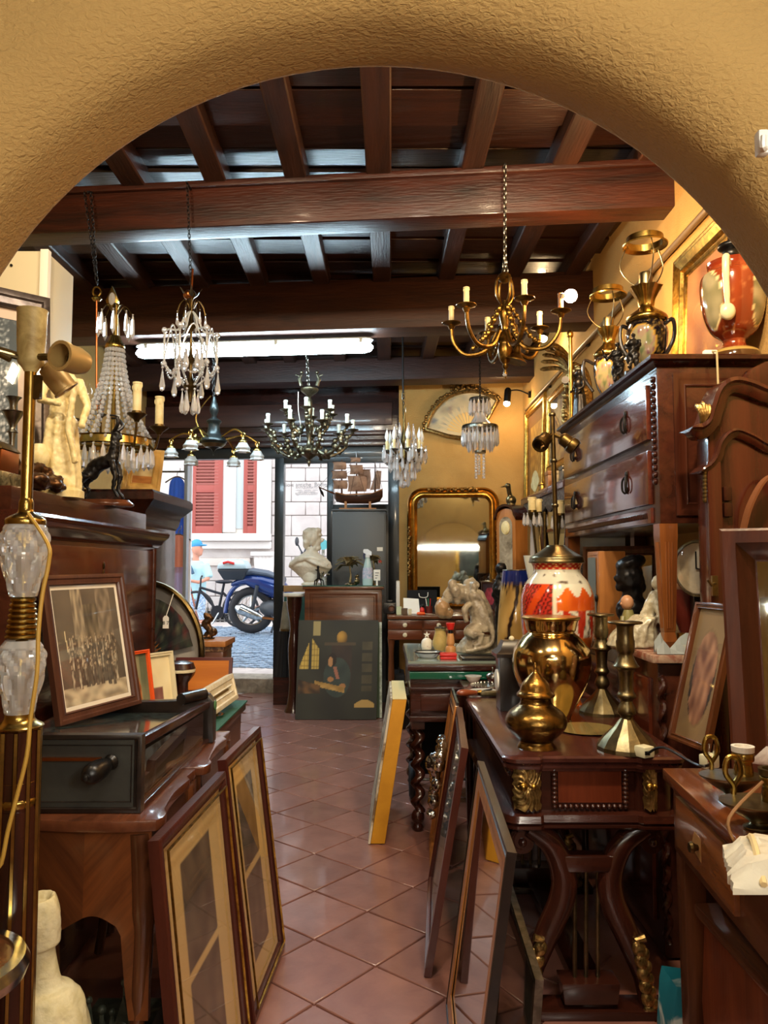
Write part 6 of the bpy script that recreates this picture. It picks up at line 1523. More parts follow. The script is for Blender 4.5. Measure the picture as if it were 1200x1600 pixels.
# dark objects under the desk
t = thing('round_case', 'black round instrument case under the writing desk', 'case', (.13, 6.75, 0)); c = W(625, 1062, 6.75)
rr = L(30, 6.75); B().lathe([(rr * .9, -.06), (rr, -.045), (rr, .045), (rr * .9, .06)], (c.x + .04, 6.75, rr), 36, axis=(.5, -.86, 0)).build('shell', MT['black'], t, bev=.004)
b = B(); q_ = V((.5, -.86, 0)).normalized(); s_ = V((q_.y, -q_.x, 0)); b.tube([V((c.x + .04, 6.75, rr)) + s_ * math.cos(a) * rr * 1.01 + V((0, 0, math.sin(a) * rr * 1.01)) for a in [2 * math.pi * k / 36 for k in range(36)]], .006, 6, closed=True); b.build('rim', MT['iron'], t)
t = thing('suitcase', 'black suitcase standing by the canvases under the desk', 'suitcase', (.05, 7.1, 0)); B().bb(.09, .19, 7.02, 7.4, .0, .42).build('shell', MT['blackmat'], t, bev=.02); B().tube(spline([(.14, 7.1, .42), (.14, 7.12, .45), (.14, 7.26, .45), (.14, 7.28, .42)], 5), .008, 6).build('handle', MT['black'], t)

# ---- fan in a carved gilt case on the back wall
fY = FY(.95) - .17
def A(px, py, d=0):
    p = W(px, py, fY); dx = p.x - W(725, py, fY).x
    return V((p.x, fY - dx * SK - d, p.z))
t = thing('framed_fan', 'painted fan in a fan-shaped carved frame on the yellow back wall', 'fan', A(725, 660))
pv = (733, 694); Rf = 68; ang = [rad(50 + 122 * k / 26) for k in range(27)]
def F(r, a, d): return A(pv[0] + Rf * r * math.cos(a), pv[1] - 14 - Rf * r * math.sin(a), d)
outl = [F(1, a, .03) for a in ang] + [F(.5, rad(182), .03), F(.12, rad(230), .03), F(.2, rad(330), .03), F(.5, rad(40), .03)]
B().tube(outl, .022, 8, closed=True).build('frame', MT['goldleaf'], t)
b = B()
for k in range(44):
    a = rad(50 + 124 * k / 43); b.ball(F(1.05 + .02 * math.sin(k * 2.4), a, .035), R.uniform(.014, .024), 6, 5)
for k in range(16): b.ball(F(1.14 + R.uniform(-.05, .09), rad(100 + R.uniform(-14, 14)), .035), R.uniform(.016, .028), 6, 5)
b.build('carving', MT['goldleaf'], t, kind='stuff')
b = B(); pts = [F(.97, a, .004) for a in ang] + outl[-3:]; b.add(pts, [tuple(range(len(pts)))]); b.build('backing', mat('fan_silk', '#d9cba6', .8), t)
b = B(); nn = 26; vs = []
for j in range(9):
    for i in range(nn + 1):
        a = rad(56 + 112 * i / nn); vs.append(F(.5 + .43 * j / 8, a, .01 + .006 * (i % 2)))
b.add(vs, [(j * (nn + 1) + i, j * (nn + 1) + i + 1, (j + 1) * (nn + 1) + i + 1, (j + 1) * (nn + 1) + i) for j in range(8) for i in range(nn)]); o = b.build('fan_leaf', MT['paper'], t, angle=180)
paint(o, lambda co, i: mix(mix('#d8cfae', '#b9b294', .5 + nz(co.x * 9, co.z * 9)), '#8a6f6a' if nz(co.x * 20, co.z * 20, 7) > .1 else '#6f7a86', max(0, 1.4 * nz(co.x * 16, co.z * 16, 3))))
for k in range(12):
    a = rad(60 + 104 * k / 11); b = B(); b.tube([F(.06, a, .02), F(.52, a, .014)], [.006, .016], 4); b.build('stick', mat('fan_stick', '#e0c07a', .5), t)
b = B(); b.add([p + V((0, -.012, 0)) for p in outl], [tuple(range(len(outl)))]); b.build('glass', MT['pane'], t)

# ---- spotlit items end; middle desk with twisted legs
MDZ = .885
t = thing('twist_leg_desk', 'dark desk with barley-twist legs and a green glass top edge, centre right', 'desk', (.4, 4.6, 0))
mx0, mx1, my0, my1 = .135, .80, 4.13, 5.15
B().bb(mx0 - .01, mx1, my0 - .02, my1, MDZ - .04, MDZ - .012).build('top', MT['darkwoodx'], t, bev=.004)
B().bb(mx0 - .005, mx1, my0 + .06, my1, MDZ - .0115, MDZ).build('glass_top', mat('grey_glass', '#7c8a80', .06, coat=.3), t)
B().bb(mx0, mx1, my0 - .015, my0 + .045, MDZ - .085, MDZ - .045).build('green_edge', mat('green_edge_glass', '#0f4f3c', .12, coat=.5), t, bev=.004)
B().bb(mx0 + .005, mx1 - .02, my0 + .02, my1 - .03, .60, MDZ - .041).build('case', MT['darkwoodx'], t, bev=.004)
B().bb(mx0 + .0, mx1, my0 - .002, my0 + .02, .575, .605).build('moulding', MT['darkwoodx'], t, bev=.005); B().bb(mx0 + .0, mx1, my0 - .002, my0 + .02, .74, .755).build('moulding', MT['darkwoodx'], t, bev=.004)
B().bb(mx0 + .06, mx1 - .1, my0 + .008, my0 + .02, .63, .72).build('drawer', MT['darkwoodx'], t, bev=.005)
for y in (my0 + .15, my0 + .6):
    B().lathe([(.02, 0), (.012, .012), (.018, .02)], (mx0 + .005, y, .68), 10, axis=(-1, 0, 0)).build('knob', MT['darkbrass'], t)
def twist_leg(x, y):
    b = B(); n = 60; seg = 16; loops = []
    for i in range(n + 1):
        s = i / n; z = .1 + .44 * s; r = .026; off = .014; ph = s * 2 * math.pi * 4.5
        loops.append([V((x + off * math.cos(ph) + r * math.cos(2 * math.pi * k / seg), y + off * math.sin(ph) + r * math.sin(2 * math.pi * k / seg), z)) for k in range(seg)])
    b.loft(loops); b.lathe(smooth_prof([(.02, 0), (.03, .02), (.022, .04), (.034, .06), (.034, .085), (.024, .105)]), (x, y, 0), 16); b.box((x, y, .57), (.07, .07, .07)); b.build('leg', MT['darkwood'], t, angle=70)
for x, y in ((mx0 + .045, my0 + .045), (mx1 - .06, my0 + .045), (mx0 + .045, my1 - .08), (mx1 - .06, my1 - .08)): twist_leg(x, y)
# hand cart beneath
t = thing('hand_cart', 'small folding hand cart with rubber wheels under the twisted-leg desk', 'cart', (.2, 4.85, 0)); 
for x in (.17, .52):
    c = V((x, 4.75, .11)); b = B(); b.tube([c + V((0, math.cos(a) * .088, math.sin(a) * .088)) for a in [2 * math.pi * k / 24 for k in range(24)]], .02, 8, closed=True); w_ = b.build('wheel', mat('tyre'), t); B().lathe([(.07, -.008), (.07, .008)], c, 18, axis=(1, 0, 0)).build('hub', MT['pewter'], w_)
b = B(); b.tube([(.17, 4.75, .11), (.52, 4.75, .11)], .008, 8); b.build('axle', MT['pewter'], t); B().bb(.2, .5, 4.8, 5.0, .12, .45).build('load_bag', MT['blackmat'], t, bev=.03); b = B(); b.tube([(.23, 4.76, .12), (.23, 4.76, .54)], .008, 8); b.tube([(.47, 4.76, .12), (.47, 4.76, .54)], .008, 8); b.build('uprights', MT['pewter'], t, kind='stuff')

# ---- on the middle desk
LYs = 4.62
t = thing('beast_sculpture', 'veined stone sculpture of a crouching beast gripping a rock, on the desk', 'sculpture', (.5, LYs, MDZ))
def A(px, py, dy=0): p = W(px, py, LYs); return V((p.x, LYs + dy, max(p.z, MDZ + .004)))
l = lambda n: L(n, LYs)
b = B()
b.tube([A(728, 926, .02), A(742, 935, .0), A(752, 958, -.01), A(754, 985, 0)], [l(15), l(17), l(18), l(20)], 16)
b.tube(spline([A(735, 922, -.05), A(748, 934, -.062), A(757, 955, -.066), A(761, 975, -.06)], 5), l(3.5), 8)
for k in range(22): b.ball(A(722 + R.uniform(-17, 20), 920 + R.uniform(-9, 16), R.uniform(-.06, .05)), (l(R.uniform(5, 8)), l(6), l(R.uniform(6, 10))), 8, 6)
b.ball(A(741, 914, -.02), (l(8), l(8), l(7))); b.ball(A(716, 926), (l(14), l(13), l(15)), 12, 8); b.ball(A(703, 930), (l(11), l(11), l(13)), 12, 8, Matrix.Rotation(.5, 3, 'Y')); b.tube([A(701, 932), A(693, 942), A(691, 950)], [l(9), l(7), l(6)], 12)
b.tube(spline([A(694, 932, -.02), A(702, 918, -.03), A(711, 907, -.02)], 5), [l(4)] * 5 + [l(3.5)] * 6, 8); b.ball(A(704.5, 921.5, -.045), (l(4), l(2), l(3))); b.tube([A(696, 950, -.02), A(703, 953, -.02)], l(3), 8)
b.tube(spline([A(733, 942, -.07), A(724, 950, -.085), A(725, 962, -.085), A(727, 970, -.08)], 5), [l(5)] * 8 + [l(4)] * 8, 10)
b.ball(A(739, 984, -.05), (l(17), l(13), l(12)), 14, 10, Matrix.Rotation(-.35, 3, 'Y')); b.tube([A(728, 983, -.07), A(740, 990, -.1), A(749, 990, -.1), A(746, 1003, -.1), A(737, 1008, -.105)], [l(8), l(7), l(5.5), l(4.5), l(4.5)], 10)
b.tube(spline([A(761, 965, -.07), A(765, 980, -.085), A(767, 995, -.09), A(760, 1006, -.1), A(742, 1011, -.11), A(724, 1014, -.11)], 6), [l(4.5)] * 10 + [l(3.4)] * 21, 8)
b.loft([[V((c.x + math.cos(2 * math.pi * k / 18) * l(rx) * (1 + .08 * math.sin(k * 2.3)), LYs + math.sin(2 * math.pi * k / 18) * .085, z)) for k in range(18)] for c, rx, z in ((A(745, 1000), 31, MDZ), (A(745, 1000), 31, MDZ + .03), (A(750, 1000), 22, MDZ + .1))])
b.build('figure', MT['stone'], t, remesh=.0048, disp=(45, .0022), angle=180)
b = B(); b.ball(A(691, 951), (l(12), l(12), l(16)), 14, 10); b.ball(A(700, 958), (l(9), l(9), l(9)), 12, 8); b.build('rock', mat('pale_rock', '#b7946a', .35, 0, '#8a6c4a', 10, coat=.2), t, remesh=.006, disp=(30, .005), angle=180)
t = thing('onyx_jug', 'cream onyx lidded jug with a handle on the desk', 'jug', A(688, 1005)); c = W(688, 1000, 4.75); c = V((c.x, 4.75, 0)); k_ = lambda r, y: (L(r, 4.75), W(688, y, 4.75).z)
ony = mat('onyx', '#c2a868', .15, 0, '#9c8346', 9, coat=.5)
pr = [k_(9, 1005), k_(12.5, 995), k_(10, 983), k_(8, 975), k_(9, 971)]; z0 = pr[0][1]; pr = [(r, z - z0 + MDZ) for r, z in pr]
B().lathe(smooth_prof(pr), c, 20).build('body', ony, t); B().lathe([(.034, pr[-1][1]), (.034, pr[-1][1] + .006), (.008, pr[-1][1] + .012), (.008, pr[-1][1] + .02)], c, 16).build('lid', MT['pewter'], t)
B().tube(spline([c + V((.035, 0, pr[-1][1] - .005)), c + V((.062, 0, pr[-1][1] - .02)), c + V((.045, 0, MDZ + .06))], 6), .006, 8).build('handle', ony, t)
t = thing('pepper_mill', 'turned wooden pepper mill with a red top in front of the jug', 'mill', A(704, 1010)); c = W(704, 1000, 4.42); c = V((c.x, 4.42, 0)); 
B().lathe(smooth_prof([(.03, MDZ), (.03, MDZ + .05), (.018, MDZ + .06), (.024, MDZ + .075), (.017, MDZ + .13)]), c, 18).build('body', mat('light_wood', '#c9935a', .4, 0, '#b67f46', 8, (1, 1, .1)), t)
B().lathe([(.014, MDZ + .131), (.014, MDZ + .15)], c, 14).build('collar', MT['black'], t); B().lathe(smooth_prof([(.018, MDZ + .151), (.02, MDZ + .16), (.026, MDZ + .185), (.024, MDZ + .19)]), c, 16).build('top', MT['red'], t)
t = thing('star_bauble', 'small white porcelain box with a star finial on the desk', 'ornament', A(668, 1005)); c = W(667, 1000, 4.8); c = V((c.x, 4.8, 0)); 
B().lathe(smooth_prof([(.03, MDZ), (.036, MDZ + .02), (.03, MDZ + .055), (.01, MDZ + .07)]), c, 18).build('body', mat('flowered_porcelain', '#e8e2d2', .2, 0, '#b98a7a', 26, ramp=(.55, .7)), t)
st_ = [c + V((math.cos(math.pi / 2 + math.pi * k / 5) * (.022 if k % 2 == 0 else .009), 0, MDZ + .088 + math.sin(math.pi / 2 + math.pi * k / 5) * (.022 if k % 2 == 0 else .009))) for k in range(10)]
B().prism(st_, (0, .006, 0)).build('star', MT['porcelain'], t)
t = thing('glass_ashtray', 'round cut glass ashtray near the front edge of the desk', 'ashtray', A(668, 1010)); c = W(668, 1010, 4.4); c = V((c.x, 4.36, 0))
B().lathe([(.05, MDZ), (.075, MDZ + .03), (.07, MDZ + .03), (.045, MDZ + .008)], c, 24, wob=lambda a, z: 1 + .02 * math.sin(12 * a)).build('bowl', MT['cutglass'], t, angle=20); b = B(); b.tube([c + V((.074 * math.cos(a), .074 * math.sin(a), MDZ + .032)) for a in [2 * math.pi * k / 24 for k in range(24)]], .004, 6, closed=True); b.build('rim', MT['black'], t)
t = thing('red_case', 'small red hinged case beside the ashtray', 'case', (.35, 4.3, MDZ)); x = W(700, 1015, 4.3).x
B().bb(x - .045, x + .045, 4.26, 4.34, MDZ, MDZ + .016).build('base', MT['red'], t, bev=.006); B().bb(x - .047, x + .047, 4.258, 4.342, MDZ + .017, MDZ + .034).build('lid', MT['red'], t, bev=.008)
t = thing('black_tray', 'flat black lacquered tray in front of the beast sculpture', 'tray', (.47, 4.32, MDZ)); x = W(742, 1015, 4.3).x
B().bb(x - .08, x + .12, 4.22, 4.42, MDZ, MDZ + .006).build('base', MT['ebony'], t); b, *_ = frame_bm((x - .08, 4.22, MDZ + .012), (x + .12, 4.22, MDZ + .012), (x - .08, 4.42, MDZ + .012), .012, .006); b.build('rim', MT['black'], t)
# blue and tan painted lamp body
t = thing('painted_lampshade', 'tall tapering tan vase lamp with a blue rim and dark tree, behind the console', 'lamp', (.75, 4.35, MDZ)); PLY = 4.4
c = W(806, 900, PLY); c = V((c.x, PLY, 0)); k_ = lambda r, y: (L(r, PLY), W(806, y, PLY).z)
pr = smooth_prof([(k_(30, 1008)[0], MDZ), k_(30, 1000), k_(29, 975), k_(26, 940), k_(21, 895), k_(20, 891)], 6)
b = B(); b.lathe(pr, c, 72); o = b.build('shade', MT['glaze'], t, angle=80)
zt_, zb_ = k_(0, 891)[1], MDZ
def blue_tree(co, i):
    v = (co.z - zb_) / (zt_ - zb_); a = math.atan2(co.y - c.y, co.x - c.x)
    if v > .86: return hx('#16286e')
    if v > .83 - .05 * max(0, nz(a * 14, v * 30)): return hx('#1d1a22')
    if v < .04: return hx('#1b2a66')
    s = a + 1.9 + .25 * math.sin(v * 6)
    if abs(s) < .1 + .12 * (v < .25): return hx('#2a1c18')
    if v > .5 and nz(a * 16, v * 40, 3) > .34: return hx('#2e221a')
    return mix('#a07a3c', '#c2a061', .5 + .7 * nz(a * 2, v * 4) + .3 * (v - .5))
paint(o, blue_tree)
b = B(); b.tube([V((c.x, c.y, zt_)) + V((math.cos(a) * L(20, PLY), math.sin(a) * L(20, PLY), 0)) for a in [2 * math.pi * k / 30 for k in range(30)]], .004, 6, closed=True); b.build('rim', MT['pewter'], t)
t = thing('dark_figurine', 'dark bronze seated figure between the sculpture and the tan lamp', 'figurine', (.68, 4.85, MDZ)); FYq = 4.95
def A(px, py, dy=0): p = W(px, py, FYq); return V((p.x, FYq + dy, p.z))
b = B(); l = lambda n: L(n, FYq); b.ball(A(783, 888), l(9)); b.tube([A(783, 895), A(780, 920), A(783, 945)], [l(6), l(11), l(10)], 12); b.tube([A(776, 915), A(771, 930), A(778, 940)], l(4), 8); b.lathe([(l(12), MDZ), (l(11), A(0, 960).z), (l(9), A(0, 940).z)], (A(783, 0).x, FYq, 0), 14); b.build('figure', MT['blackbronze'], t, remesh=.006, disp=(30, .006), angle=180)
B().lathe([(l(13), MDZ), (l(13), MDZ + .012)], (A(783, 0).x, FYq, 0), 16).build('base', MT['ebony'], t)
# ============================================================ RIGHT SIDE
DW, DWy, DWx = MT['darkwood'], MT['darkwoody'], MT['darkwoodx']
redw = wood('red_mahogany', '#26110b', '#3f1c12', .26, 'x', 5, .5); redwz = wood('red_mahogany', '#26110b', '#3f1c12', .26, 'z', 5, .5)
# ---- console with lyre supports
CX0, CX1, CY0, CY1, CZ = .372, .962, 2.445, 3.55, .80
t = thing('console_table', 'mahogany console with gilt carved corners on lyre-shaped supports, right foreground', 'table', (.67, 3.0, 0))
def kz(y): return W(900, y, CY0).z
def kx(x): return W(x, 1250, CY0).x
xa, xb = kx(852), kx(1000)
def outline(e, z):
    """breakfront outline with rounded corner blocks"""
    p = []; r = .05
    x0, x1, y0, y1 = CX0 + .015 - e, CX1 - .015 + e, CY0 + .02 - e, CY1 - .02 + e
    for k in range(7): a = math.pi + math.pi / 2 * k / 6; p.append(V((x0 + r + r * math.cos(a), y0 + r + r * math.sin(a), z)))
    p += [V((xa - .012, y0, z)), V((xa, y0 + .015, z)), V((xb, y0 + .015, z)), V((xb + .012, y0, z))]
    for k in range(7): a = 1.5 * math.pi + math.pi / 2 * k / 6; p.append(V((x1 - r + r * math.cos(a), y0 + r + r * math.sin(a), z)))
    p += [V((x1, y1, z)), V((x0, y1, z))]
    return p
b = B(); b.loft([outline(e, z) for e, z in ((-.02, CZ - .055), (-.006, CZ - .05), (-.006, CZ - .042), (.006, CZ - .038), (.008, CZ - .028), (.0, CZ - .024), (.012, CZ - .018), (.014, CZ - .006), (.006, CZ))]); b.build('top', wood('console_top', '#3a1b15', '#512b22', .24, 'y', 5, .4), t, angle=30)
zl = kz(1302); zh = kz(1278)
b = B(); b.loft([outline(e, z) for e, z in ((.0, zl), (.012, zl + .008), (.012, zl + .016), (.004, zl + .02), (.014, zl + .026), (.008, zh), (-.02, zh + .006))]); b.build('lower_moulding', redw, t, angle=30)
b = B(); b.loft([outline(-.022, zh - .005), outline(-.022, CZ - .05)]); b.build('apron', redw, t, angle=30)
# recessed panel with beads
py0, px0, px1_ = kz(1268), kx(872), kx(985); py1 = kz(1207); yf = CY0 + .02 - .0 + .015 + .02
B().bb(px0 + .012, px1_ - .012, yf - .005, yf + .0, py0 + .012, py1).build('panel', wood('panel_red', '#4e2012', '#6c321c', .2, 'z', 5, .5), t)
b = B()
for k in range(14): b.ball((px0 + (px1_ - px0) * k / 13, yf - .006, py0), .0085, 8, 6)
for k in range(1, 9):
    for x in (px0, px1_): b.ball((x, yf - .006, py0 + (py1 - py0) * k / 8.5), .0105, 8, 6)
b.build('beading', redw, t, kind='stuff')
# gilt acanthus corner plaques
def plaque(xc, w_, z0, z1, y):
    b = B(); zc = (z0 + z1) / 2; h = (z1 - z0) / 2
    vs = []; n = 30; m = 40
    for j in range(m + 1):
        for i in range(n + 1):
            u, v = -1 + 2 * i / n, -1 + 2 * j / m
            a = math.atan2(v, u * .8); r = math.hypot(u, v * .9)
            rid = .5 + .5 * math.sin(a * 15 + 5 * math.sin(r * 4) * (1 if v > 0 else -1)); prof = (1 - .5 * r) * (.35 + .65 * rid) * min(1, r * 4)
            ed = 1 - .12 * rid
            x = xc + u * w_ * ed; z = zc + v * h * (1 - .10 * (1 - rid))
            vs.append((x, y - .014 * prof * (r < 1.35) + .012 * (u * u), z))
    b.add(vs, [(j * (n + 1) + i, j * (n + 1) + i + 1, (j + 1) * (n + 1) + i + 1, (j + 1) * (n + 1) + i) for j in range(m) for i in range(n)])
    o = b.build('gilt_carving', MT['goldleaf'], t, angle=180)
    c = B(); c.ball((xc - w_ * .3, y - .012, zc), (.014, .012, .014), 12, 8); c.ball((xc + w_ * .4, y - .008, zc), (.009, .008, .009), 10, 6); c.build('gilt_boss', MT['gold'], t)
plaque((kx(803) + kx(850)) / 2, (kx(850) - kx(803)) / 2, kz(1272), kz(1192), CY0 + .026)
plaque(kx(1022), .024, kz(1272), kz(1192), CY0 + .026)
# beaded line along the left side
b = B()
for k in range(50): b.ball((CX0 + .034, CY0 + .1 + k * .02, CZ - .075), .006, 6, 4)
b.build('side_beading', redw, t, kind='stuff')
for yy in (CY0 + .07, CY1 - .12):
    def A(px, py): p = W(px, py, CY0); return V((p.x, yy, max(p.z, .004)))
    for sg, mx in ((1, lambda x: x), (-1, lambda x: 1852 - x)):
        pts = spline([A(mx(832), 1304), A(mx(868), 1330), A(mx(888), 1375), A(mx(886), 1420), A(mx(862), 1475), A(mx(842), 1525), A(mx(830), 1570), A(mx(826), 1599)], 6)
        n = len(pts); loops = []
        for i, p in enumerate(pts):
            tg = (pts[min(i + 1, n - 1)] - pts[max(i - 1, 0)]).normalized(); sd = V((tg.z, 0, -tg.x)); w_ = .03 + .012 * math.sin(math.pi * min(1, i / n * 1.3)); d = .032
            loops.append([p + sd * math.cos(2 * math.pi * k / 14) * w_ + V((0, math.sin(2 * math.pi * k / 14) * d, 0)) for k in range(14)])
        b = B(); b.loft(loops); b.build('lyre_arm', redwz, t, angle=60)
        c = A(mx(822), 1327); b = B()
        sp = [c + V((math.cos(a) * (.044 - .0052 * a) * sg, 0, math.sin(a) * (.044 - .0052 * a))) for a in [k * .35 for k in range(20)]]
        b.tube(sp, [.012] * 14 + [.011, .011, .01, .01, .01, .012], 8); b.lathe([(.036, -.016), (.036, .02)], c + V((0, .005, 0)), 20, axis=(0, 1, 0)); b.ball(c + V((0, -.012, 0)), .014)
        b.build('volute', redwz, t)
        b = B()
        for k in range(6):
            q = A(mx(843 - k * 3.6 + 4), 1492 + k * 20) + V((-.0 * sg, -.036, 0)); b.ball(q, (.022, .012, .028), 8, 6, Matrix.Rotation(.5 * sg, 3, 'Y')); b.ball(q + V((-.018 * sg, 0, -.014)), (.014, .01, .02), 8, 6)
        b.tube([A(mx(846), 1490) + V((0, -.034, 0)), A(mx(850), 1478) + V((0, -.034, .0)), A(mx(838), 1474) + V((0, -.034, 0))], .012, 8)
        b.build('gilt_leaf', MT['goldleaf'], t, kind='stuff')
    b = B(); p, q = A(888, 1372), A(964, 1346); b.bb(p.x, q.x, yy - .03, yy + .03, p.z, q.z); b.build('cross_bar', redw, t, bev=.006)
    b = B(); p, q = A(886, 1580), A(970, 1545); b.loft([[V((a.x, yy + s * .04, a.z)) for a in (p, V((q.x, 0, p.z))) for s in ((-1, 1) if a is p else (1, -1))], [V((p.x - .008 if a is p else q.x + .008, yy + s * .045, q.z)) for a in (p, q) for s in ((-1, 1) if a is p else (1, -1))]]); b.build('string_block', redw, t, bev=.005)
    for px in (907, 925, 944): B().tube([A(px, 1550), A(px, 1365)], .007, 8).build('string', MT['oldbrass'], t)
    B().bb(A(815, 0).x, A(1040, 0).x, yy - .05, yy + .05, 0, .03).build('plinth', DWx, t, bev=.006)
B().bb(.62, .72, CY0 + .05, CY1 - .1, .01, .05).build('stretcher', DWy, t, bev=.006)

# ---- vessels on the console
def lathe_thing(name, label, cat, px, Y, prof, m, parts=None, seg=32, z0=None, wob=None, n=4, pname='body', flat=(1, 1), group=None, angle=50):
    """profile in pixels; snapped so the lowest row stands at z0"""
    c = W(px, prof[-1][1], Y); pr = [(L(r, Y, y), W(px, y, Y).z) for r, y in prof]; pr.reverse()
    dz = (z0 - pr[0][1]) if z0 is not None else 0
    pr = [(r, z + dz) for r, z in pr]; c0 = V((c.x, Y, 0)); t = thing(name, label, cat, (c.x, Y, pr[0][1]), group)
    o = B().lathe(smooth_prof(pr, n), c0, seg, wob=wob, flat=flat).build(pname, m, t, angle=angle)
    return t, c0, dz, o
def sub(t, c0, dz, px, Y, prof, m, name, seg=28, wob=None, n=4):
    pr = [(L(r, Y, y), W(px, y, Y).z + dz) for r, y in prof]; pr.reverse()
    return B().lathe(smooth_prof(pr, n), c0, seg, wob=wob).build(name, m, t, angle=50)
Y_ = 2.60
t, c0, dz, _ = lathe_thing('lidded_urn', 'squat engraved brass urn with domed lid at the front of the console', 'urn', 838, Y_, [(21, 1072), (22, 1078), (26, 1084), (24, 1092), (27, 1100), (42, 1112), (48, 1124), (46, 1134), (38, 1144), (30, 1152), (26, 1156), (29, 1162), (31, 1166)], mat('engraved_brass', '#8a6a34', .26, .95, '#4a3418', 16, bump=.15, bscale=60), z0=CZ)
sub(t, c0, dz, 838, Y_, [(.3, 1034), (3, 1040), (3.5, 1048), (9, 1054), (20, 1066), (25, 1078), (29, 1083), (29, 1087), (24, 1089)], mat('engraved_brass2', '#a8803e', .25, .95, '#6a4c22', 18, bump=.15, bscale=60), 'lid')
Y_ = 3.03
t, c0, dz, _ = lathe_thing('gold_vase', 'large mirrored gold glass vase behind the brass urn', 'vase', 863, Y_, [(43, 969), (40, 978), (38, 988), (36, 992), (45, 1000), (58, 1018), (61, 1036), (58, 1058), (50, 1080), (40, 1100), (31, 1118), (28, 1126), (30, 1130)], MT['goldmir'], z0=CZ, n=5, seg=48)
sub(t, c0, dz, 863, Y_, [(44, 967), (45, 969), (43.5, 972)], MT['gold'], 'rim')
t, c0, dz, o = lathe_thing('porcelain_plate', 'round flower-painted porcelain plate lying under the gold vase', 'plate', 916, 2.86, [(48, 1127.6), (45, 1128.1), (40, 1128.6), (33, 1129.2), (28, 1129.5), (20, 1129.7), (12, 1129.8), (5, 1129.9), (.3, 1130)], MT['glaze'], z0=CZ + .001, seg=48, n=3)
pc = c0
def plate_col(co, i):
    r = math.hypot(co.x - pc.x, co.y - pc.y) / .115; a = math.atan2(co.y - pc.y, co.x - pc.x)
    if r > .9: return hx('#8a7a4a')
    if r > .68: return mix('#d8d2b8', '#5f7a5a', max(0, math.sin(a * 12) * 1.2))
    return mix('#eeeadc', '#c9788a', 2.2 * max(0, nz(co.x * 40, co.y * 40)))
paint(o, plate_col)
cprof = [(24, 958), (23, 961), (13, 964), (13, 985), (14, 987), (13.5, 1002), (11, 1008), (17, 1022), (20, 1026), (12, 1032), (10.5, 1060), (14, 1068), (14, 1072), (9, 1078), (13, 1088), (14, 1096), (9, 1104), (20, 1118), (36, 1134), (44, 1146), (45, 1152)]
def candlestick(lab, px, Y, s, oy):
    pr = [(r * s, oy + (y - 958) * s) for r, y in cprof]
    t, c0, dz, o = lathe_thing('candlestick', lab, 'candlestick', px, Y, pr[:-4] + [(16 * s, pr[-4][1])], MT['oldbrass'], seg=28, z0=None, n=3, angle=40, group='pair of brass candlesticks', pname='stem')
    zb_ = [W(px, y, Y).z for _r, y in pr[-5:]]; d_ = zb_[-1] - CZ; o.location.z -= d_
    B().lathe([(L(r, Y), z - d_) for (r, _y), z in zip(pr[-5:], zb_)][::-1], V((W(px, pr[-1][1], Y).x, Y, 0)), 14).build('faceted_base', MT['oldbrass'], t, angle=12); dz = -d_
    sub(t, c0, dz, px, Y, [(25 * s, oy - .5), (26 * s, oy + 1), (24 * s, oy + 3), (13 * s, oy + 4)], MT['oldbrass'], 'drip_pan', 24)
    return t
candlestick('brass candlestick with faceted base, the nearer one at the right of the console', 980, 2.56, 1.03, 974)
candlestick('brass candlestick with faceted base, the one farther back beside the painted jar', 941, 3.18, .80, 957)
# imari style jar lamp
Y_ = 3.42
jar_prof = [(40, 872), (38, 876), (36, 882), (37, 890), (47, 903), (55, 922), (57, 942), (56, 970), (52, 1000), (46, 1030), (38, 1062), (34, 1085), (36, 1092)]
t, c0, dz, o = lathe_thing('jar_lamp', 'painted orange and red porcelain jar made into a two-socket brass lamp', 'lamp', 873, Y_, jar_prof, MT['glaze'], z0=CZ, seg=120, n=10, pname='jar')
def zpx(y): return W(876, y, Y_).z + dz
def imari(co, i):
    a = math.atan2(co.y - c0.y, co.x - c0.x); z = co.z; v = (z - zpx(1000)) / (zpx(870) - zpx(1000))     # 1 at the rim
    ad = math.degrees(a)       # camera sees -160..-60
    if z > zpx(884): return mix('#a82a1c', '#d8b070', 1.2 * max(0, math.sin(a * 22) * math.sin(z * 300)))
    if z > zpx(905):
        c = mix('#d9d6c4', '#c2c0ae', .5 + nz(a * 2, z * 8))
        return mix(c, '#3a2a24', 2.5 * max(0, nz(a * 5, z * 50) - .28))
    if z < zpx(985): return mix('#d0661f', '#e6e0cc', 1.5 * max(0, nz(a * 3, z * 20)))
    if -175 < ad < -104:
        s = (ad + 175) / 71
        if abs((s - .35) - (z - zpx(950)) * 3.2) < .10: return hx('#d14a1a')
        g = abs(math.sin(ad * .42 + z * 90)) * abs(math.sin(ad * .42 - z * 90))
        return mix('#2a1210', '#c23326', .1 + 1.9 * g) if s < .93 else hx('#e8dcc0')
    if -104 <= ad < -30:
        if z > zpx(945): return mix('#df6a1e', '#c9521a', .5 + nz(a * 3, z * 10)) if z < zpx(918) + .02 * math.sin(ad * .2) else hx('#dcd8c4')
        if nz(a * 4, z * 14, 6) > .02: return mix('#c23a20', '#a82818', .5 + nz(a * 9, z * 40))
        return mix('#e3dcc6', '#4a3a30', 2 * max(0, nz(a * 7, z * 40, 3)))
    return mix('#d9cdb4', '#b8482a', .4 + nz(a * 3, z * 12))
paint(o, imari)
sub(t, c0, dz, 876, Y_, [(14, 846), (18, 850), (30, 858), (40, 864), (42, 869), (43, 873), (40, 874)], MT['oldbrass'], 'lid')
def q3(px, py, dy=0): p = W(px, py, Y_); return V((p.x, Y_ + dy, p.z + dz * (py > 845)))
px_off = c0.x - W(870, 850, Y_).x
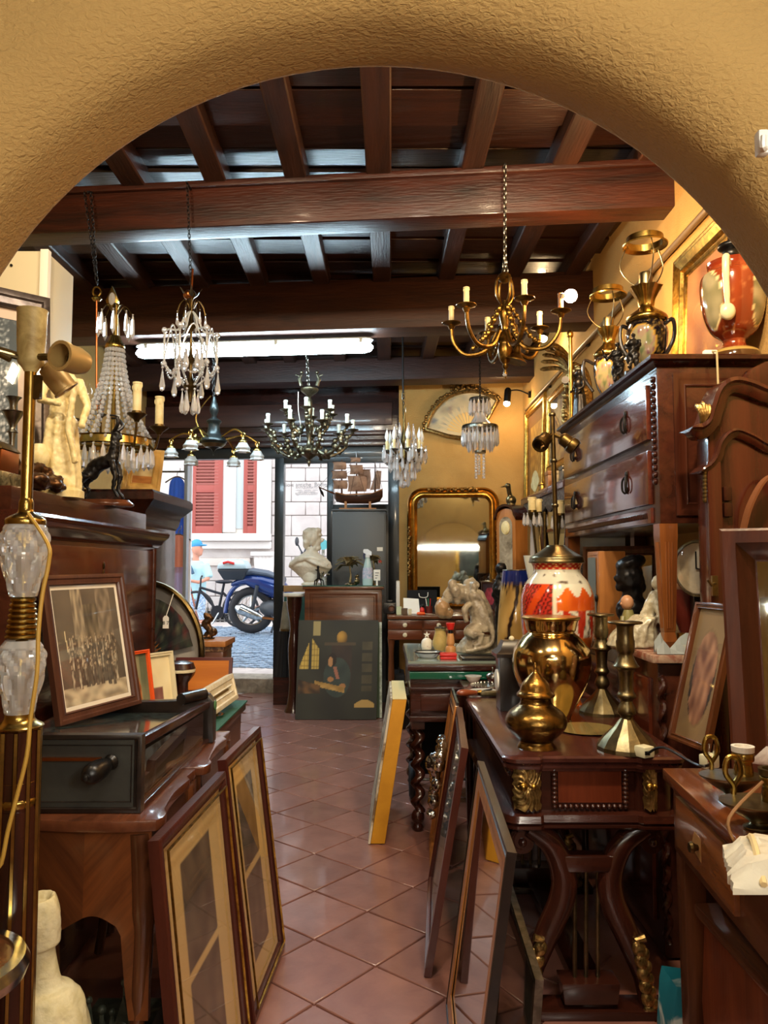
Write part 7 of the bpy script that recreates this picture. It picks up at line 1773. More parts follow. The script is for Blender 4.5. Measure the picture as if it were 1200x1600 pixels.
B().tube([c0 + V((0, 0, zpx(848))), c0 + V((-.01, 0, W(866, 645, Y_).z))], .011, 12).build('pole', MT['darkbrass'], t)
b = B()
for y in (790, 720, 648): b.lathe([(.013, -.008), (.016, -.004), (.016, .004), (.013, .008)], c0 + V((-.004 * (848 - y) / 80, 0, W(866, y, Y_).z)), 14)
b.build('ring', MT['oldbrass'], t, kind='stuff')
sw = W(868, 690, Y_)
for sx, d in ((-1, V((-.55, -.55, -.55))), (1, V((.7, -.2, -.6)))):
    d = d.normalized(); base = V((c0.x - .005 + sx * .02, Y_, sw.z + .03))
    B().tube([V((c0.x - .008, Y_, sw.z + .035)), base + d * .03], .009, 8).build('arm', MT['darkbrass'], t)
    b = B(); b.lathe([(.02, 0), (.03, .012), (.03, .05), (.036, .055), (.037, .07), (.034, .085), (.026, .085), (.024, .05)], base + d * .015, 20, axis=d, cap=False); b.build('bulb_holder', MT['darkbrass'], t)
# grey glass funnel shade behind the jar
t, c0g, dzg, og = lathe_thing('tulip_lamp', 'frosted glass tulip lampshade behind the painted jar', 'lampshade', 839, 3.80, [(20, 868), (18, 880), (14, 900), (11, 912), (6, 918), (5, 950)], mat('frosted_glass', '#c3c8c0', .4), wob=lambda a, z: 1 + .07 * math.sin(6 * a), z0=None)
B().lathe([(.05, CZ + .0), (.05, CZ + .02), (.012, CZ + .04), (.014, min(v.co.z for v in og.data.vertices) + .01)], c0g, 18).build('stem', MT['oldbrass'], t)
# mantel clock
t = thing('mantel_clock', 'black wooden mantel clock case beside the gold vase', 'clock', (.53, 3.27, CZ))
B().bb(.48, .60, 3.22, 3.34, CZ, CZ + .22).build('case', MT['ebony'], t, bev=.004)
b = B(); b.loft([[V((x0, y0, z)), V((x1, y0, z)), V((x1, y1, z)), V((x0, y1, z))] for x0, x1, y0, y1, z in ((.465, .615, 3.205, 3.355, CZ + .22), (.465, .615, 3.205, 3.355, CZ + .235), (.485, .595, 3.225, 3.335, CZ + .25), (.50, .58, 3.24, 3.32, CZ + .285))]); b.build('roof', MT['ebony'], t)
B().lathe([(.045, 0), (.045, .006), (.04, .008)], (.479, 3.28, CZ + .12), 24, axis=(-1, 0, 0)).build('dial', MT['white'], t); B().ball((.54, 3.28, CZ + .292), .012).build('finial', MT['cream'], t)
# ---- silver table behind the console
S2 = .80
t = thing('side_table', 'low dark table behind the console spread with silver and dishes', 'table', (.65, 3.85, 0))
B().bb(.395, .96, 3.60, 4.08, S2 - .03, S2).build('top', wood('side_top', '#4a2018', '#6b3426', .2, 'y', 5, .5), t, bev=.005); B().bb(.42, .94, 3.63, 4.05, S2 - .12, S2 - .031).build('apron', redw, t)
for x in (.44, .93):
    for y in (3.65, 4.03): B().lathe([(.014, 0), (.022, .5), (.026, S2 - .1)], (x, y, 0), 12).build('leg', redwz, t)
def small(name, lab, cat, x, y, pr, m, seg=24, lidp=None, lm=None, wob=None):
    t = thing(name, lab, cat, (x, y, S2)); B().lathe(smooth_prof([(r, S2 + z) for r, z in pr]), (x, y, 0), seg, wob=wob).build('body', m, t)
    if lidp: B().lathe(smooth_prof([(r, S2 + z) for r, z in lidp]), (x, y, 0), seg).build('lid', lm or m, t)
    return t
t = small('oval_tray', 'round silver tray with a beaded rim on the low table', 'tray', .52, 3.86, [(.06, .002), (.085, .004), (.09, .012)], MT['silver']); b = B()
for k in range(30): b.ball((.52 + .09 * math.cos(k * .2094), 3.86 + .09 * math.sin(k * .2094), S2 + .012), .0045, 6, 4)
b.build('beaded_rim', MT['silver'], t, kind='stuff')
t = small('white_plate', 'white plate with a small key lying on it, front of the low table', 'plate', .47, 3.68, [(.04, .002), (.065, .008), (.068, .012)], MT['porcelain']); B().tube([(.47, 3.66, S2 + .012), (.50, 3.68, S2 + .014), (.51, 3.70, S2 + .013)], .006, 6).build('key', MT['iron'], t)
small('lidded_pot', 'small dark red lidded pot with pale knobs on the low table', 'pot', .63, 3.80, [(.035, .001), (.045, .015), (.042, .03)], mat('oxblood'), lidp=[(.043, .031), (.04, .042), (.015, .05), (.014, .058), (.004, .062)], lm=MT['ivory'])
small('tureen', 'small silver tureen with a tall finial at the back of the low table', 'tureen', .56, 4.0, [(.02, .001), (.022, .008), (.035, .025), (.036, .034)], MT['silver'], lidp=[(.036, .035), (.026, .048), (.006, .055), (.005, .075), (.001, .08)])
small('tureen', 'second silver tureen at the back of the low table, to the right', 'tureen', .66, 4.0, [(.02, .001), (.022, .008), (.034, .024), (.035, .032)], MT['silver'], lidp=[(.035, .033), (.026, .045), (.006, .052), (.006, .066), (.001, .07)])
small('sauce_boat', 'white porcelain sauce boat at the left back of the low table', 'dish', .46, 4.01, [(.02, .001), (.03, .012), (.042, .03), (.044, .034)], MT['porcelain'])
t = thing('silent_butler', 'brass crumb pan with a turned wooden handle sticking out over the low table', 'pan', (.42, 3.58, S2)); hY = 3.575
a0, a1 = V((.335, hY, S2 + .018)), V((.43, hY + .02, S2 + .016)); d_ = (a1 - a0)
B().lathe(smooth_prof([(.006, 0), (.013, .012), (.016, .035), (.013, .065), (.009, .095)]), a0, 14, axis=d_).build('handle', mat('handle_wood', '#7a3a1c', .3, coat=.4), t); b = B(); b.lathe([(.01, 0), (.012, .02)], a1, 12, axis=d_); b.build('ferrule', MT['brass'], t)
B().bb(.445, .54, hY - .0, hY + .015 + .03, S2 + .001, S2 + .022).build('pan', MT['oldbrass'], t, bev=.005)

# ---- frames leaning on the right
def sea(u, v): return mix('#8a8f86', '#5d6a70', v + .6 * nz(u * 5, v * 5)) if v > .4 else mix('#a09a80', '#6b675a', .5 + nz(u * 5, v * 5))
framed('framed_picture', 'dark red framed seascape with a gilt slip leaning on the console, on the aisle side', 'picture', (.192, 3.50, .004), (.135, 2.72, .004), (.325, 3.50, .77), .045, .026, redfr, sea, nx=30, ny=30)
def brownmir(u, v): return mix('#a5743a', '#8a5c2c', .5 + nz(u * 3, v * 3))
t = framed('framed_mirror', 'black framed glass leaning before the console and reflecting the floor tiles', 'mirror', (.196, 2.55, .004), (.165, 1.76, .004), (.300, 2.52, .775), .02, .022, MT['ebony'], glass=True, gname='mirror_glass')
b, *_ = frame_bm(V((.199, 2.53, .024)), V((.169, 1.78, .024)), V((.3005, 2.50, .755)), .05, .006); b.build('veneer_border', MT['oak'], t)
framed('framed_picture', 'small grey-green panel in a thin silvery frame standing behind the black mirror', 'picture', (.318, 2.40, .004), (.300, 1.80, .004), (.358, 2.40, .47), .016, .02, MT['pewter'], lambda u, v: mix('#5f665a', '#3e463f', .5 + nz(u * 3, v * 3)), nx=16, ny=16)
t = framed('relief_panel', 'silver relief of a bearded head on a wooden panel, leaning under the twisted-leg desk', 'relief', (.228, 4.02, .004), (.205, 3.56, .004), (.345, 4.02, .76), .05, .02, MT['oak'], glass=False, backm=MT['oak'])
b = B(); cN = V((.255, 3.80, .38)); uu = V((-.023, -.46, 0)).normalized(); vv_ = V((.117, 0, .756)).normalized(); nn_ = uu.cross(vv_).normalized()
for k in range(60):
    r, a = R.uniform(0, .13), R.uniform(0, 6.28); b.ball(cN + uu * r * math.cos(a) + vv_ * (r * 1.6 * math.sin(a)) + nn_ * (.01 - r * .1), (R.uniform(.015, .03)), 6, 5)
b.ball(cN + vv_ * .06 + nn_ * .015, .05, 10, 8); b.build('relief', MT['silver'], t, remesh=.008, disp=(50, .01), angle=180)
b, *_ = frame_bm(V((.334, 4.03, .70)), V((.318, 3.57, .70)), V((.347, 4.03, .775)), .03, .012); b.build('silver_top_rail', MT['silver'], t)
# thick yellow canvas seen edge on
t = thing('canvas_block', 'thick canvas with yellow painted edges leaning on the twisted-leg desk', 'painting', (-.03, 4.2, 0))
e0, e1 = V((-.080, 3.97, .004)), V((.004, 3.97, .004)); tp = V((.112, 0, .715)); dp = V((.0, .62, 0))
b = B(); b.prism([e0 + V((.012, 0, 0)), e1, e1 + tp, e0 + tp + V((.012, 0, 0))], dp); b.build('body', mat('yellow_edge', '#c48a1a', .7, 0, '#b37a12', 6), t, bev=.004)
b = B(); b.prism([e0, e0 + V((.011, 0, 0)), e0 + V((.011, 0, 0)) + tp, e0 + tp], dp); b.build('painted_face', mat('flaking_white', '#c9bda6', .8, 0, '#6a5238', 9, ramp=(.45, .6)), t)
B().prism([e0 + tp + V((.012, 0, .001)), e1 + tp + V((0, 0, .001)), e1 + tp + dp + V((0, 0, .001)), e0 + tp + dp + V((.012, 0, .001))], (0, 0, .004)).build('top_edge', mat('pale_edge', '#d8c48c', .7), t)

# ---- commode with marble top, things on it
MZ = 1.075; KX = .985
t = thing('commode', 'mahogany commode with a mottled red marble top under the chest of drawers', 'chest', (1.2, 3.6, 0))
B().bb(KX + .02, 1.485, 2.85, 4.42, 0, MZ - .035).build('body', MHy, t, bev=.005); B().bb(KX - .01, 1.49, 2.82, 4.45, MZ - .03, MZ).build('marble_top', MT['redmarble'], t, bev=.008)
for j in range(3): B().bb(KX + .005, KX + .02, 2.92, 4.35, .1 + j * .3, .38 + j * .3).build('drawer', fpm, t, bev=.004)
b = B(); b.tube([(KX + .03 + .008 * math.cos(k * .9), 2.842 + .008 * math.sin(k * .9), .05 + k * .012) for k in range(80)], .012, 8); b.build('rope_carving', redwz, t)
B().bb(1.08, 1.45, 2.838, 2.85, .12, .95).build('side_panel', MH, t, bev=.008)
# chest of drawers on tall legs standing on it
HX, HY0, HY1 = 1.045, 2.9, 4.42
def cz(y): return W(1018, y, HY0).z
zb, zt = cz(818), cz(556)
t = thing('chest_of_drawers', 'tall dark chest with two long drawers on fluted legs, along the right wall', 'chest', (1.25, 3.6, MZ))
B().bb(HX, 1.49, HY0, HY1, zb, zt - .035).build('body', MT['mahogy'], t, bev=.005)
b = B(); b.loft([[V((HX - e, HY0 - e, z)), V((1.492, HY0 - e, z)), V((1.492, HY1 + e, z)), V((HX - e, HY1 + e, z))] for e, z in ((0, zt - .045), (.012, zt - .038), (.02, zt - .025), (.035, zt - .02), (.035, zt - .006), (.028, zt))]); b.build('top', MT['darkwoody'], t, angle=30)
def pull(y, z, par):
    b = B(); x = HX - .022
    b.ball((x, y, z + .035), (.008, .012, .016), 8, 6); b.ball((x, y, z - .03), (.006, .012, .012), 8, 6)
    for s in (-1, 1): b.tube(spline([(x, y, z + .03), (x - .012, y + s * .02, z + .01), (x - .012, y + s * .022, z - .03), (x - .004, y + s * .012, z - .045)], 4), .005, 6)
    b.tube([(x, y, z + .02), (x - .006, y, z - .035)], .005, 6); b.build('handle', MT['iron'], par)
dm = wood('drawer_face', '#3d1a12', '#643022', .18, 'y', 5, .8)
for ya, yb in ((594, 682), (699, 786)):
    d = B().bb(HX - .018, HX + .002, HY0 + .075, HY1 - .06, cz(yb), cz(ya)).build('drawer', dm, t, bev=.006)
    for y in (3.22, 4.1): pull(y, (cz(ya) + cz(yb)) / 2 + .005, d)
B().bb(HX - .012, HX + .002, HY0 + .07, HY1 - .05, cz(816), cz(791)).build('frieze', dm, t, bev=.003)
b = B()
for k in range(52): b.lathe([(.012, -.003), (.012, .003)], (HX - .014, HY0 + .11 + k * .025, (cz(816) + cz(791)) / 2), 8, axis=(1, .35, 0), flat=(1, .55))
b.build('fluting', DW, t, kind='stuff')
b = B()
for k in range(16): b.ball((HX - .004, HY0 + .035, cz(590) - k * .0265), (.009, .016, .013), 8, 6)
b.build('carved_edge', DW, t, kind='stuff')
b, *_ = frame_bm((HX + .06, HY0 - .008, zb + .03), (1.47, HY0 - .008, zb + .03), (HX + .06, HY0 - .008, zt - .07), .05, .012); b.build('side_frame', MT['mahog'], t)
lgm = wood('leg_oak', '#5a2e14', '#8a5226', .3, 'z')
for (x, y) in ((HX + .03, HY0 + .032), (HX + .03, HY1 - .04), (1.45, HY0 + .032), (1.45, HY1 - .04)):
    b = B(); b.loft([[V((x + sx * s, y + sy * s, z)) for sx, sy in ((-1, -1), (1, -1), (1, 1), (-1, 1))] for s, z in ((.016, MZ), (.02, MZ + .02), (.026, MZ + .04), (.02, MZ + .075), (.022, MZ + .08), (.033, zb - .06), (.034, zb - .055), (.034, zb))]); 
    for q in (-.012, 0, .012): b.tube([(x + q * .7, y - .022, MZ + .09), (x + q, y - .033, zb - .07)], .003, 6); b.tube([(x - .022, y + q * .7, MZ + .09), (x - .033, y + q, zb - .07)], .003, 6)
    b.build('leg', lgm, t, angle=25)
# things between
mb0, mb1 = V((1.10, 4.30, MZ + .002)), V((1.45, 4.05, MZ + .002))
framed('wall_mirror', 'walnut framed mirror standing behind the black bust under the chest', 'mirror', mb0, mb1, mb0 + V((.02, .03, .43)), .05, .03, MT['walnut'], glass=True, gname='mirror_glass')
t = thing('wall_cabinet', 'small oak cabinet with a glazed door beside the painted jar', 'cabinet', (1.06, 3.75, MZ)); 
zc = W(940, 861, 3.65).z
B().bb(1.02, 1.15, 3.66, 3.86, MZ, zc).build('body', MT['oak'], t, bev=.006); b, *_ = frame_bm((1.018, 3.85, MZ + .02), (1.018, 3.67, MZ + .02), (1.018, 3.85, zc - .01), .025, .014); b.build('door', MT['oak'], t); B().add([(1.014, 3.83, MZ + .04), (1.014, 3.69, MZ + .04), (1.014, 3.69, zc - .03), (1.014, 3.83, zc - .03)], [(0, 1, 2, 3)]).build('pane', mat('cabinet_glass', '#7f8782', .1), t); B().ball((1.012, 3.68, MZ + .17), (.008, .016, .018)).build('latch', MT['iron'], t)
t = thing('black_bust', 'black bronze bust with a twisted headdress under the chest of drawers', 'bust', (1.12, 3.42, MZ)); BY_ = 3.42
def A(px, py, dy=0): p = W(px, py, BY_); return V((p.x, BY_ + dy, max(p.z, MZ + .003)))
l = lambda n: L(n, BY_); ox = .0
b = B(); b.ball(A(984, 902), (l(22), l(20), l(27))); b.ball(A(976, 906), (l(10), l(12), l(16))); b.ball(A(968, 905), (l(4), l(3), l(5))); b.ball(A(985, 880), (l(24), l(22), l(12)), rot=Matrix.Rotation(-.3, 3, 'Y')); b.ball(A(1004, 874), (l(5), l(5), l(7))); b.ball(A(961, 903), (l(4), l(3), l(4))); b.ball(A(967, 919), (l(6), l(6), l(5))); b.ball(A(1000, 915), (l(9), l(9), l(14)))
b.tube([A(988, 915), A(988, 945)], [l(15), l(17)], 12); b.lathe(smooth_prof([(l(14), MZ), (l(16), MZ + .03), (l(24), A(0, 962).z), (l(28), A(0, 950).z), (l(20), A(0, 938).z)]), (A(988, 0).x, BY_, 0), 20, flat=(1, .7)); b.build('figure', MT['blackbronze'], t, remesh=.007, disp=(30, .006), angle=180)
B().lathe([(l(15), MZ), (l(15), MZ + .015)], (A(988, 0).x, BY_, 0), 20).build('base', MT['ebony'], t)
# reclining porcelain lady, child, nude on red vase, plastic wrap
t = thing('porcelain_lady', 'pale porcelain figure of a reclining lady in a pleated dress on the marble top', 'figurine', (1.07, 3.1, MZ)); PY = 3.12
def A(px, py, dy=0): p = W(px, py, PY); return V((p.x + .015, PY + dy, max(p.z, MZ + .003)))
l = lambda n: L(n, PY)
b = B(); n = 30
b.loft([[c + V((math.cos(2 * math.pi * k / n) * l(rx) * (1 + .09 * (k % 2)), math.sin(2 * math.pi * k / n) * .09 * (1 + .09 * (k % 2)), 0)) for k in range(n)] for c, rx in ((A(983, 1012), 38), (A(985, 995), 36), (A(990, 978), 25), (A(1002, 962), 11))])
b.tube([A(1005, 965), A(1014, 945), A(1018, 925)], [l(12), l(13), l(8)], 10); b.ball(A(1020, 912), (l(8), l(8), l(10))); b.ball(A(1023, 906), (l(9), l(9), l(8))); b.tube([A(1012, 938, -.03), A(1018, 962, -.06), A(1022, 980, -.06)], [l(6), l(5), l(4)], 8); b.tube([A(1020, 938, .03), A(1032, 950, 0), A(1040, 940, -.03)], [l(5), l(4), l(3)], 8)
b.build('figure', mat('celadon_porcelain', '#cfccb6', .25, 0, '#9a8f74', 26, coat=.3), t, remesh=.006, disp=(50, .004), angle=180)
B().lathe([(.11, MZ), (.115, MZ + .01), (.1, MZ + .015)], (A(988, 0).x, PY, 0), 24, flat=(1, .7)).build('base', MT['ivory'], t)
t = thing('child_figurine', 'small glazed figurine of a child in a green coat in front of the black bust', 'figurine', (1.035, 3.3, MZ)); c = V((1.03, 3.26, 0))
b = B(); b.lathe(smooth_prof([(.038, MZ), (.042, MZ + .03), (.03, MZ + .1), (.018, MZ + .14)]), c, 18); b.tube([c + V((-.025, -.01, MZ + .11)), c + V((-.04, -.03, MZ + .06))], [.012, .008], 8); b.build('coat', mat('olive_glaze', '#7f7a4a', .3, coat=.3), t); b = B(); b.ball(c + V((-.004, 0, MZ + .17)), (.028, .028, .032)); b.ball(c + V((-.03, -.005, MZ + .165)), .006); b.build('head', mat('flesh_glaze', '#b98a68', .35), t)
t = thing('red_pot', 'dark red pedestal pot with a beaded foot, right of the fluted leg', 'pot', (1.15, 3.05, MZ)); RY = 3.1; c = V((W(1071, 940, RY).x, RY, 0))
B().lathe(smooth_prof([(.03, MZ), (.038, MZ + .01), (.02, MZ + .03), (.022, MZ + .05), (.03, MZ + .075), (.046, MZ + .13), (.056, W(0, 924, RY).z), (.05, W(0, 922, RY).z)]), c, 24).build('body', mat('oxblood'), t); b = B()
for k in range(18): b.ball(c + V((math.cos(k * .349) * .036, math.sin(k * .349) * .036, MZ + .028)), .007, 6, 5)
b.build('beaded_foot', MT['pewter'], t, kind='stuff')
rimz = W(0, 924, RY).z + .004
t = thing('nude_statuette', 'small pale statuette of a woman with dark upswept hair on the red pot', 'statuette', c + V((-.01, 0, rimz)))
b = B(); cc = c + V((-.008, 0, rimz)); 
b.ball(cc + V((0, 0, .02)), (.04, .03, .025)); b.tube([cc + V((0, 0, .03)), cc + V((-.006, 0, .075)), cc + V((-.01, 0, .10))], [.022, .024, .014], 10); b.ball(cc + V((-.018, 0, .122)), (.014, .014, .018)); b.ball(cc + V((-.03, 0, .118)), .004)
for s in (-1, 1): b.tube([cc + V((-.005, s * .02, .088)), cc + V((-.02, s * .032, .055)), cc + V((-.035, s * .015, .04))], [.009, .008, .006], 8)
b.build('figure', mat('flesh_porcelain', '#d1a988', .35, coat=.2), t, remesh=.004, angle=180); b = B(); b.ball(cc + V((-.012, 0, .132)), (.017, .018, .016)); b.ball(cc + V((-.004, 0, .152)), (.012, .012, .012)); b.build('hair', MT['black'], t)
t = thing('plastic_wrap', 'crumpled clear plastic wrapping on the marble by the fluted leg', 'wrapping', (1.16, 2.85, MZ)); b = B(); n = 16
vs = [(1.0 + .38 * i / n, 2.83 + .06 * j / 6, MZ + .003 + abs(nz(i * .6, j * .9, 4)) * .16 * math.sin(math.pi * j / 6)) for j in range(7) for i in range(n + 1)]
b.add(vs, [(j * (n + 1) + i, j * (n + 1) + i + 1, (j + 1) * (n + 1) + i + 1, (j + 1) * (n + 1) + i) for j in range(6) for i in range(n)]); o = b.build('plastic_wrap', mat('plastic_film', '#b9c4c6', .15, trans=.4), None, angle=10); bpy.data.objects.remove(t); tag(o, 'crumpled clear plastic wrapping on the marble by the fluted leg', 'wrapping')
o.name = 'plastic_wrap'
t, c0c, dzc, _ = lathe_thing('gilt_cup', 'little gilt cup at the marble edge behind the oval print', 'cup', 1067, 2.92, [(9, 990), (8, 994), (9, 1004), (7, 1012), (4, 1016), (7, 1020)], MT['gold'], z0=MZ, seg=18)
B().tube(spline([c0c + V((.018, 0, MZ + .04)), c0c + V((.035, 0, MZ + .035)), c0c + V((.018, 0, MZ + .015))], 5), .003, 6).build('handle', MT['gold'], t)
# round domed dial on a stand
t = thing('domed_clock', 'round clock face under domed glass standing between chest and arched cabinet', 'clock', (1.17, 2.83, MZ)); KY = 2.98; c = W(1090, 888, KY); ax3 = V((-.86, -.5, 0)).normalized()
rr = L(44, KY)
B().lathe([(rr * .7, -.03), (rr, -.012), (rr * 1.02, 0), (rr, .008), (rr * .92, .01), (rr * .9, .004)], c, 40, axis=ax3).build('case', MT['pewter'], t); B().lathe([(rr * .9, .004), (.0005, .005)], c, 32, axis=ax3).build('dial', mat('dial', '#c9bfa8', .5, 0, '#a89c86', 9), t)
B().lathe(smooth_prof([(rr * .93, .008), (rr * .75, .03), (rr * .4, .045), (.0005, .05)]), c, 32, axis=ax3, cap=False).build('glass_dome', MT['pane'], t); s3 = V((ax3.y, -ax3.x, 0)); b = B(); b.tube([c + ax3 * .009, c + ax3 * .009 + V((0, 0, rr * .6))], .003, 5); b.tube([c + ax3 * .011, c + ax3 * .011 - s3 * rr * .4 + V((0, 0, -.01))], .003, 5); b.build('hands', MT['iron'], t, kind='stuff')
b = B(); b.bb(c.x - .01, c.x + .06, KY + .02, KY + .06, MZ, c.z - rr * .9); b.build('stand', MT['ebony'], t, bev=.004)

# ---- on top of the chest of drawers
TZ2 = zt
framed('gilt_picture', 'wide ornate gilt picture frame leaning on the right wall behind the orange vase', 'picture', (1.43, 3.80, TZ2 + .002), (1.43, 3.12, TZ2 + .002), (1.465, 3.80, W(1072, 408, 3.78).z), .12, .05, MT['gold'], lambda u, v: mix('#8a5a3a', '#b98a5a', .5 + nz(u * 4, v * 4)), nx=16, ny=16, prof=[(0, -1), (0, -.05), (.06, .0), (.14, -.1), (.22, .0), (.5, -.35), (.56, -.2), (.64, -.2), (.72, -.5), (.92, -.55), (1, -.7), (1, -1)])
oran = MT['glaze']
VY = 2.99
vprof = [(37, 402), (36, 408), (38, 416), (46, 424), (48, 440), (47, 462), (43, 486), (34, 508), (20, 520), (17, 524), (19, 532), (34, 541), (38, 548), (39, 556)]
t, c0, dz, o = lathe_thing('orange_vase', 'large terracotta orange vase with cream swan-neck handles and black lid', 'vase', 1148, VY, vprof, oran, z0=TZ2, seg=72, n=6)
def orng(co, i):
    a = math.degrees(math.atan2(co.y - c0.y, co.x - c0.x)); z = co.z - TZ2
    if z < .028: return hx('#4a3018')
    if z < .045: return hx('#a88a4a')
    if z > .375: return hx('#7e2c14')
    for ac, hw in ((-165, 34), (-50, 30), (75, 34)):
        d = ((a - ac) / hw) ** 2 + ((z - .24) / .12) ** 2
        if d < .85: return mix('#6f6a48', '#a39672', .5 + 1.2 * nz(co.x * 20, co.y * 20, z * 20))
        if d < 1: return hx('#e0c890')
    c = mix('#8a3a1a', '#742e14', .5 + nz(a * .05, z * 8))
    return mix(c, '#e0b070', 1.5 * max(0, nz(a * .09, z * 34, 2) - .3))
paint(o, orng)
sub(t, c0, dz, 1148, VY, [(3, 362), (8, 368), (18, 372), (20, 378), (13, 384), (13, 392), (20, 396), (30, 400)], MT['black'], 'lid')
for d in (V((-.55, -.83, 0)), V((.55, .83, 0))):
    q = [c0 + d * r + V((0, 0, TZ2 + z)) for r, z in ((.09, .365), (.128, .385), (.142, .35), (.138, .28), (.13, .2), (.124, .17))]
    B().tube(spline(q, 5), [.014] * 14 + [.012] * 5 + [.01] * 7, 10).build('handle', mat('cream_glaze', '#d8cca4', .25, coat=.4), t)
    b = B(); b.ball(c0 + d * .125 + V((0, 0, TZ2 + .17)), (.03, .02, .035)); b.build('shell', mat('cream_glaze'), t)
def oil_lamp(lab, px, Y, rows, ringrow, rr_, flatpic):
    """porcelain lamp: rows = body profile; gilt cup, holder and wire shade ring"""
    t, c0, dz, o = lathe_thing('porcelain_lamp', lab, 'lamp', px, Y, rows['body'], MT['glaze'], z0=TZ2, seg=60, n=6)
    def colr(co, i):
        a = math.degrees(math.atan2(co.y - c0.y, co.x - c0.x)); zz = (co.z - TZ2) / (rows['h'])
        d = ((a + 125) / 44) ** 2 + ((zz - .58) / .34) ** 2
        if d < .8: return mix('#9c9070', '#6a3a54' if nz(a * .06, zz * 7) > .05 else '#5f6a4a', .2 + max(0, 1.6 * nz(a * .08, zz * 9, 3)))
        if d < 1: return hx('#a8843a')
        return mix('#0d0c12', '#9a7a38', 2.4 * max(0, nz(a * .12, zz * 18, 5) - .12))
    rows['h'] = max(v.co.z for v in o.data.vertices) - TZ2; paint(o, colr)
    sub(t, c0, dz, px, Y, rows['cap'], MT['brass'], 'gilt_cap'); sub(t, c0, dz, px, Y, rows['cup'], MT['brass'], 'leaf_cup', 32, wob=lambda a, z: 1 + .10 * math.sin(8 * a)); sub(t, c0, dz, px, Y, rows['sock'], MT['oldbrass'], 'bulb_holder')
    zr = W(px, ringrow, Y).z + dz; r = L(rr_, Y)
    b = B(); b.lathe([(r, -.012), (r * 1.02, -.006), (r * .84, .006), (r * .82, .03), (r * .8, .03), (r * .8, .0), (r, -.012)], c0 + V((0, 0, zr)), 36, cap=False); b.build('shade_ring', MT['brass'], t)
    zs = W(px, rows['sock'][-1][1], Y).z + dz
    for k in range(3):
        a = 2 * math.pi * k / 3 + .5; d = V((math.cos(a), math.sin(a), 0))
        B().tube(spline([c0 + d * .02 + V((0, 0, zs)), c0 + d * r * .8 + V((0, 0, zs + (zr - zs) * .25)), c0 + d * r * 1.15 + V((0, 0, zs + (zr - zs) * .6)), c0 + d * r * .9 + V((0, 0, zr - .01))], 6), .003, 6).build('wire', MT['oldbrass'], t)
    for s in (-1, 1):
        d = V((.85 * s, -.5 * s, 0)); h = rows['h']
        B().tube(spline([c0 + d * L(25, Y) + V((0, 0, TZ2 + h * .92)), c0 + d * L(40, Y) + V((0, 0, TZ2 + h * 1.0)), c0 + d * L(41, Y) + V((0, 0, TZ2 + h * .7)), c0 + d * L(27, Y) + V((0, 0, TZ2 + h * .42))], 6), .009, 8).build('handle', mat('dark_glaze', '#1d1a1a', .2, coat=.5), t)
    return t
oil_lamp('black and gold porcelain lamp with a wire shade ring, taller of two on the chest', 1012, 3.35, dict(body=[(26, 466), (31, 478), (31, 492), (27, 512), (16, 530), (13, 540), (18, 548), (22, 560)], cap=[(11, 438), (13, 444), (24, 452), (31, 458), (31, 464), (26, 467)], cup=[(24, 411), (20, 417), (13, 430), (11, 440)], sock=[(9, 388), (10, 392), (10, 412)]), 343, 35, None)
oil_lamp('black and gold porcelain lamp with a wire shade ring, smaller of two on the chest', 953, 4.0, dict(body=[(20, 530), (24, 540), (24, 555), (20, 575), (13, 590), (12, 600), (17, 608), (19, 616)], cap=[(9, 505), (10, 510), (18, 518), (23, 524), (23, 529), (20, 531)], cup=[(17, 485), (15, 490), (10, 500), (9, 506)], sock=[(7.5, 468), (8, 472), (8, 486)]), 432, 29, None)
for lab, px, Y, h, ff in (('dark bronze figure of a standing warrior on the chest, in front of the taller lamp', 990, 3.22, .17, (-.7, -.7)), ('dark bronze figure with raised arm on the chest, in front of the smaller lamp', 966, 3.46, .20, (-.8, -.6))):
    x = W(px, 570, Y).x; t = thing('bronze_figure', lab, 'figure', (x, Y, TZ2)); b = B(); figure(b, (x, Y, TZ2 + .02), h, girth=1.5, face=ff, arms={-1: [(.16, .06, .62), (.2, .12, .85)], 1: [(.16, .06, .6), (.12, .14, .5)]} if px < 980 else None); b.tube([(x - .03, Y - .03, TZ2 + .03), (x + .03, Y, TZ2 + h * .8)], .008, 6); b.build('figure', MT['blackbronze'], t, remesh=.005, disp=(60, .006), angle=180); B().lathe([(.04, TZ2), (.04, TZ2 + .02)], (x, Y, 0), 18).build('base', MT['ebony'], t)
t = thing('monk_statuette', 'dark statuette of a standing monk at the far end of the chest top', 'statuette', (1.1, 4.3, TZ2)); x = W(906, 620, 4.28).x; b = B(); figure(b, (x, 4.28, TZ2 + .012), W(905, 580, 4.28).z - TZ2, robe=True, girth=1.15, face=(-.9, -.4)); b.build('figure', MT['blackbronze'], t, remesh=.006, angle=180); B().lathe([(.05, TZ2), (.05, TZ2 + .012)], (x, 4.28, 0), 18).build('base', MT['ebony'], t)
t = thing('gilt_candle_pole', 'slim gilt pole with a ball finial and two dark knobs beside the monk', 'pole', (1.12, 4.38, TZ2)); PX, PY_ = W(892, 600, 4.38).x, 4.38; ztp = W(892, 528, PY_).z
B().tube([(PX, PY_, TZ2), (PX, PY_, ztp)], .012, 10).build('pole', MT['gold'], t); B().ball((PX, PY_, ztp + .02), (.02, .02, .026)).build('finial', MT['gold'], t); B().lathe([(.035, TZ2), (.02, TZ2 + .015)], (PX, PY_, 0), 16).build('foot', MT['gold'], t)
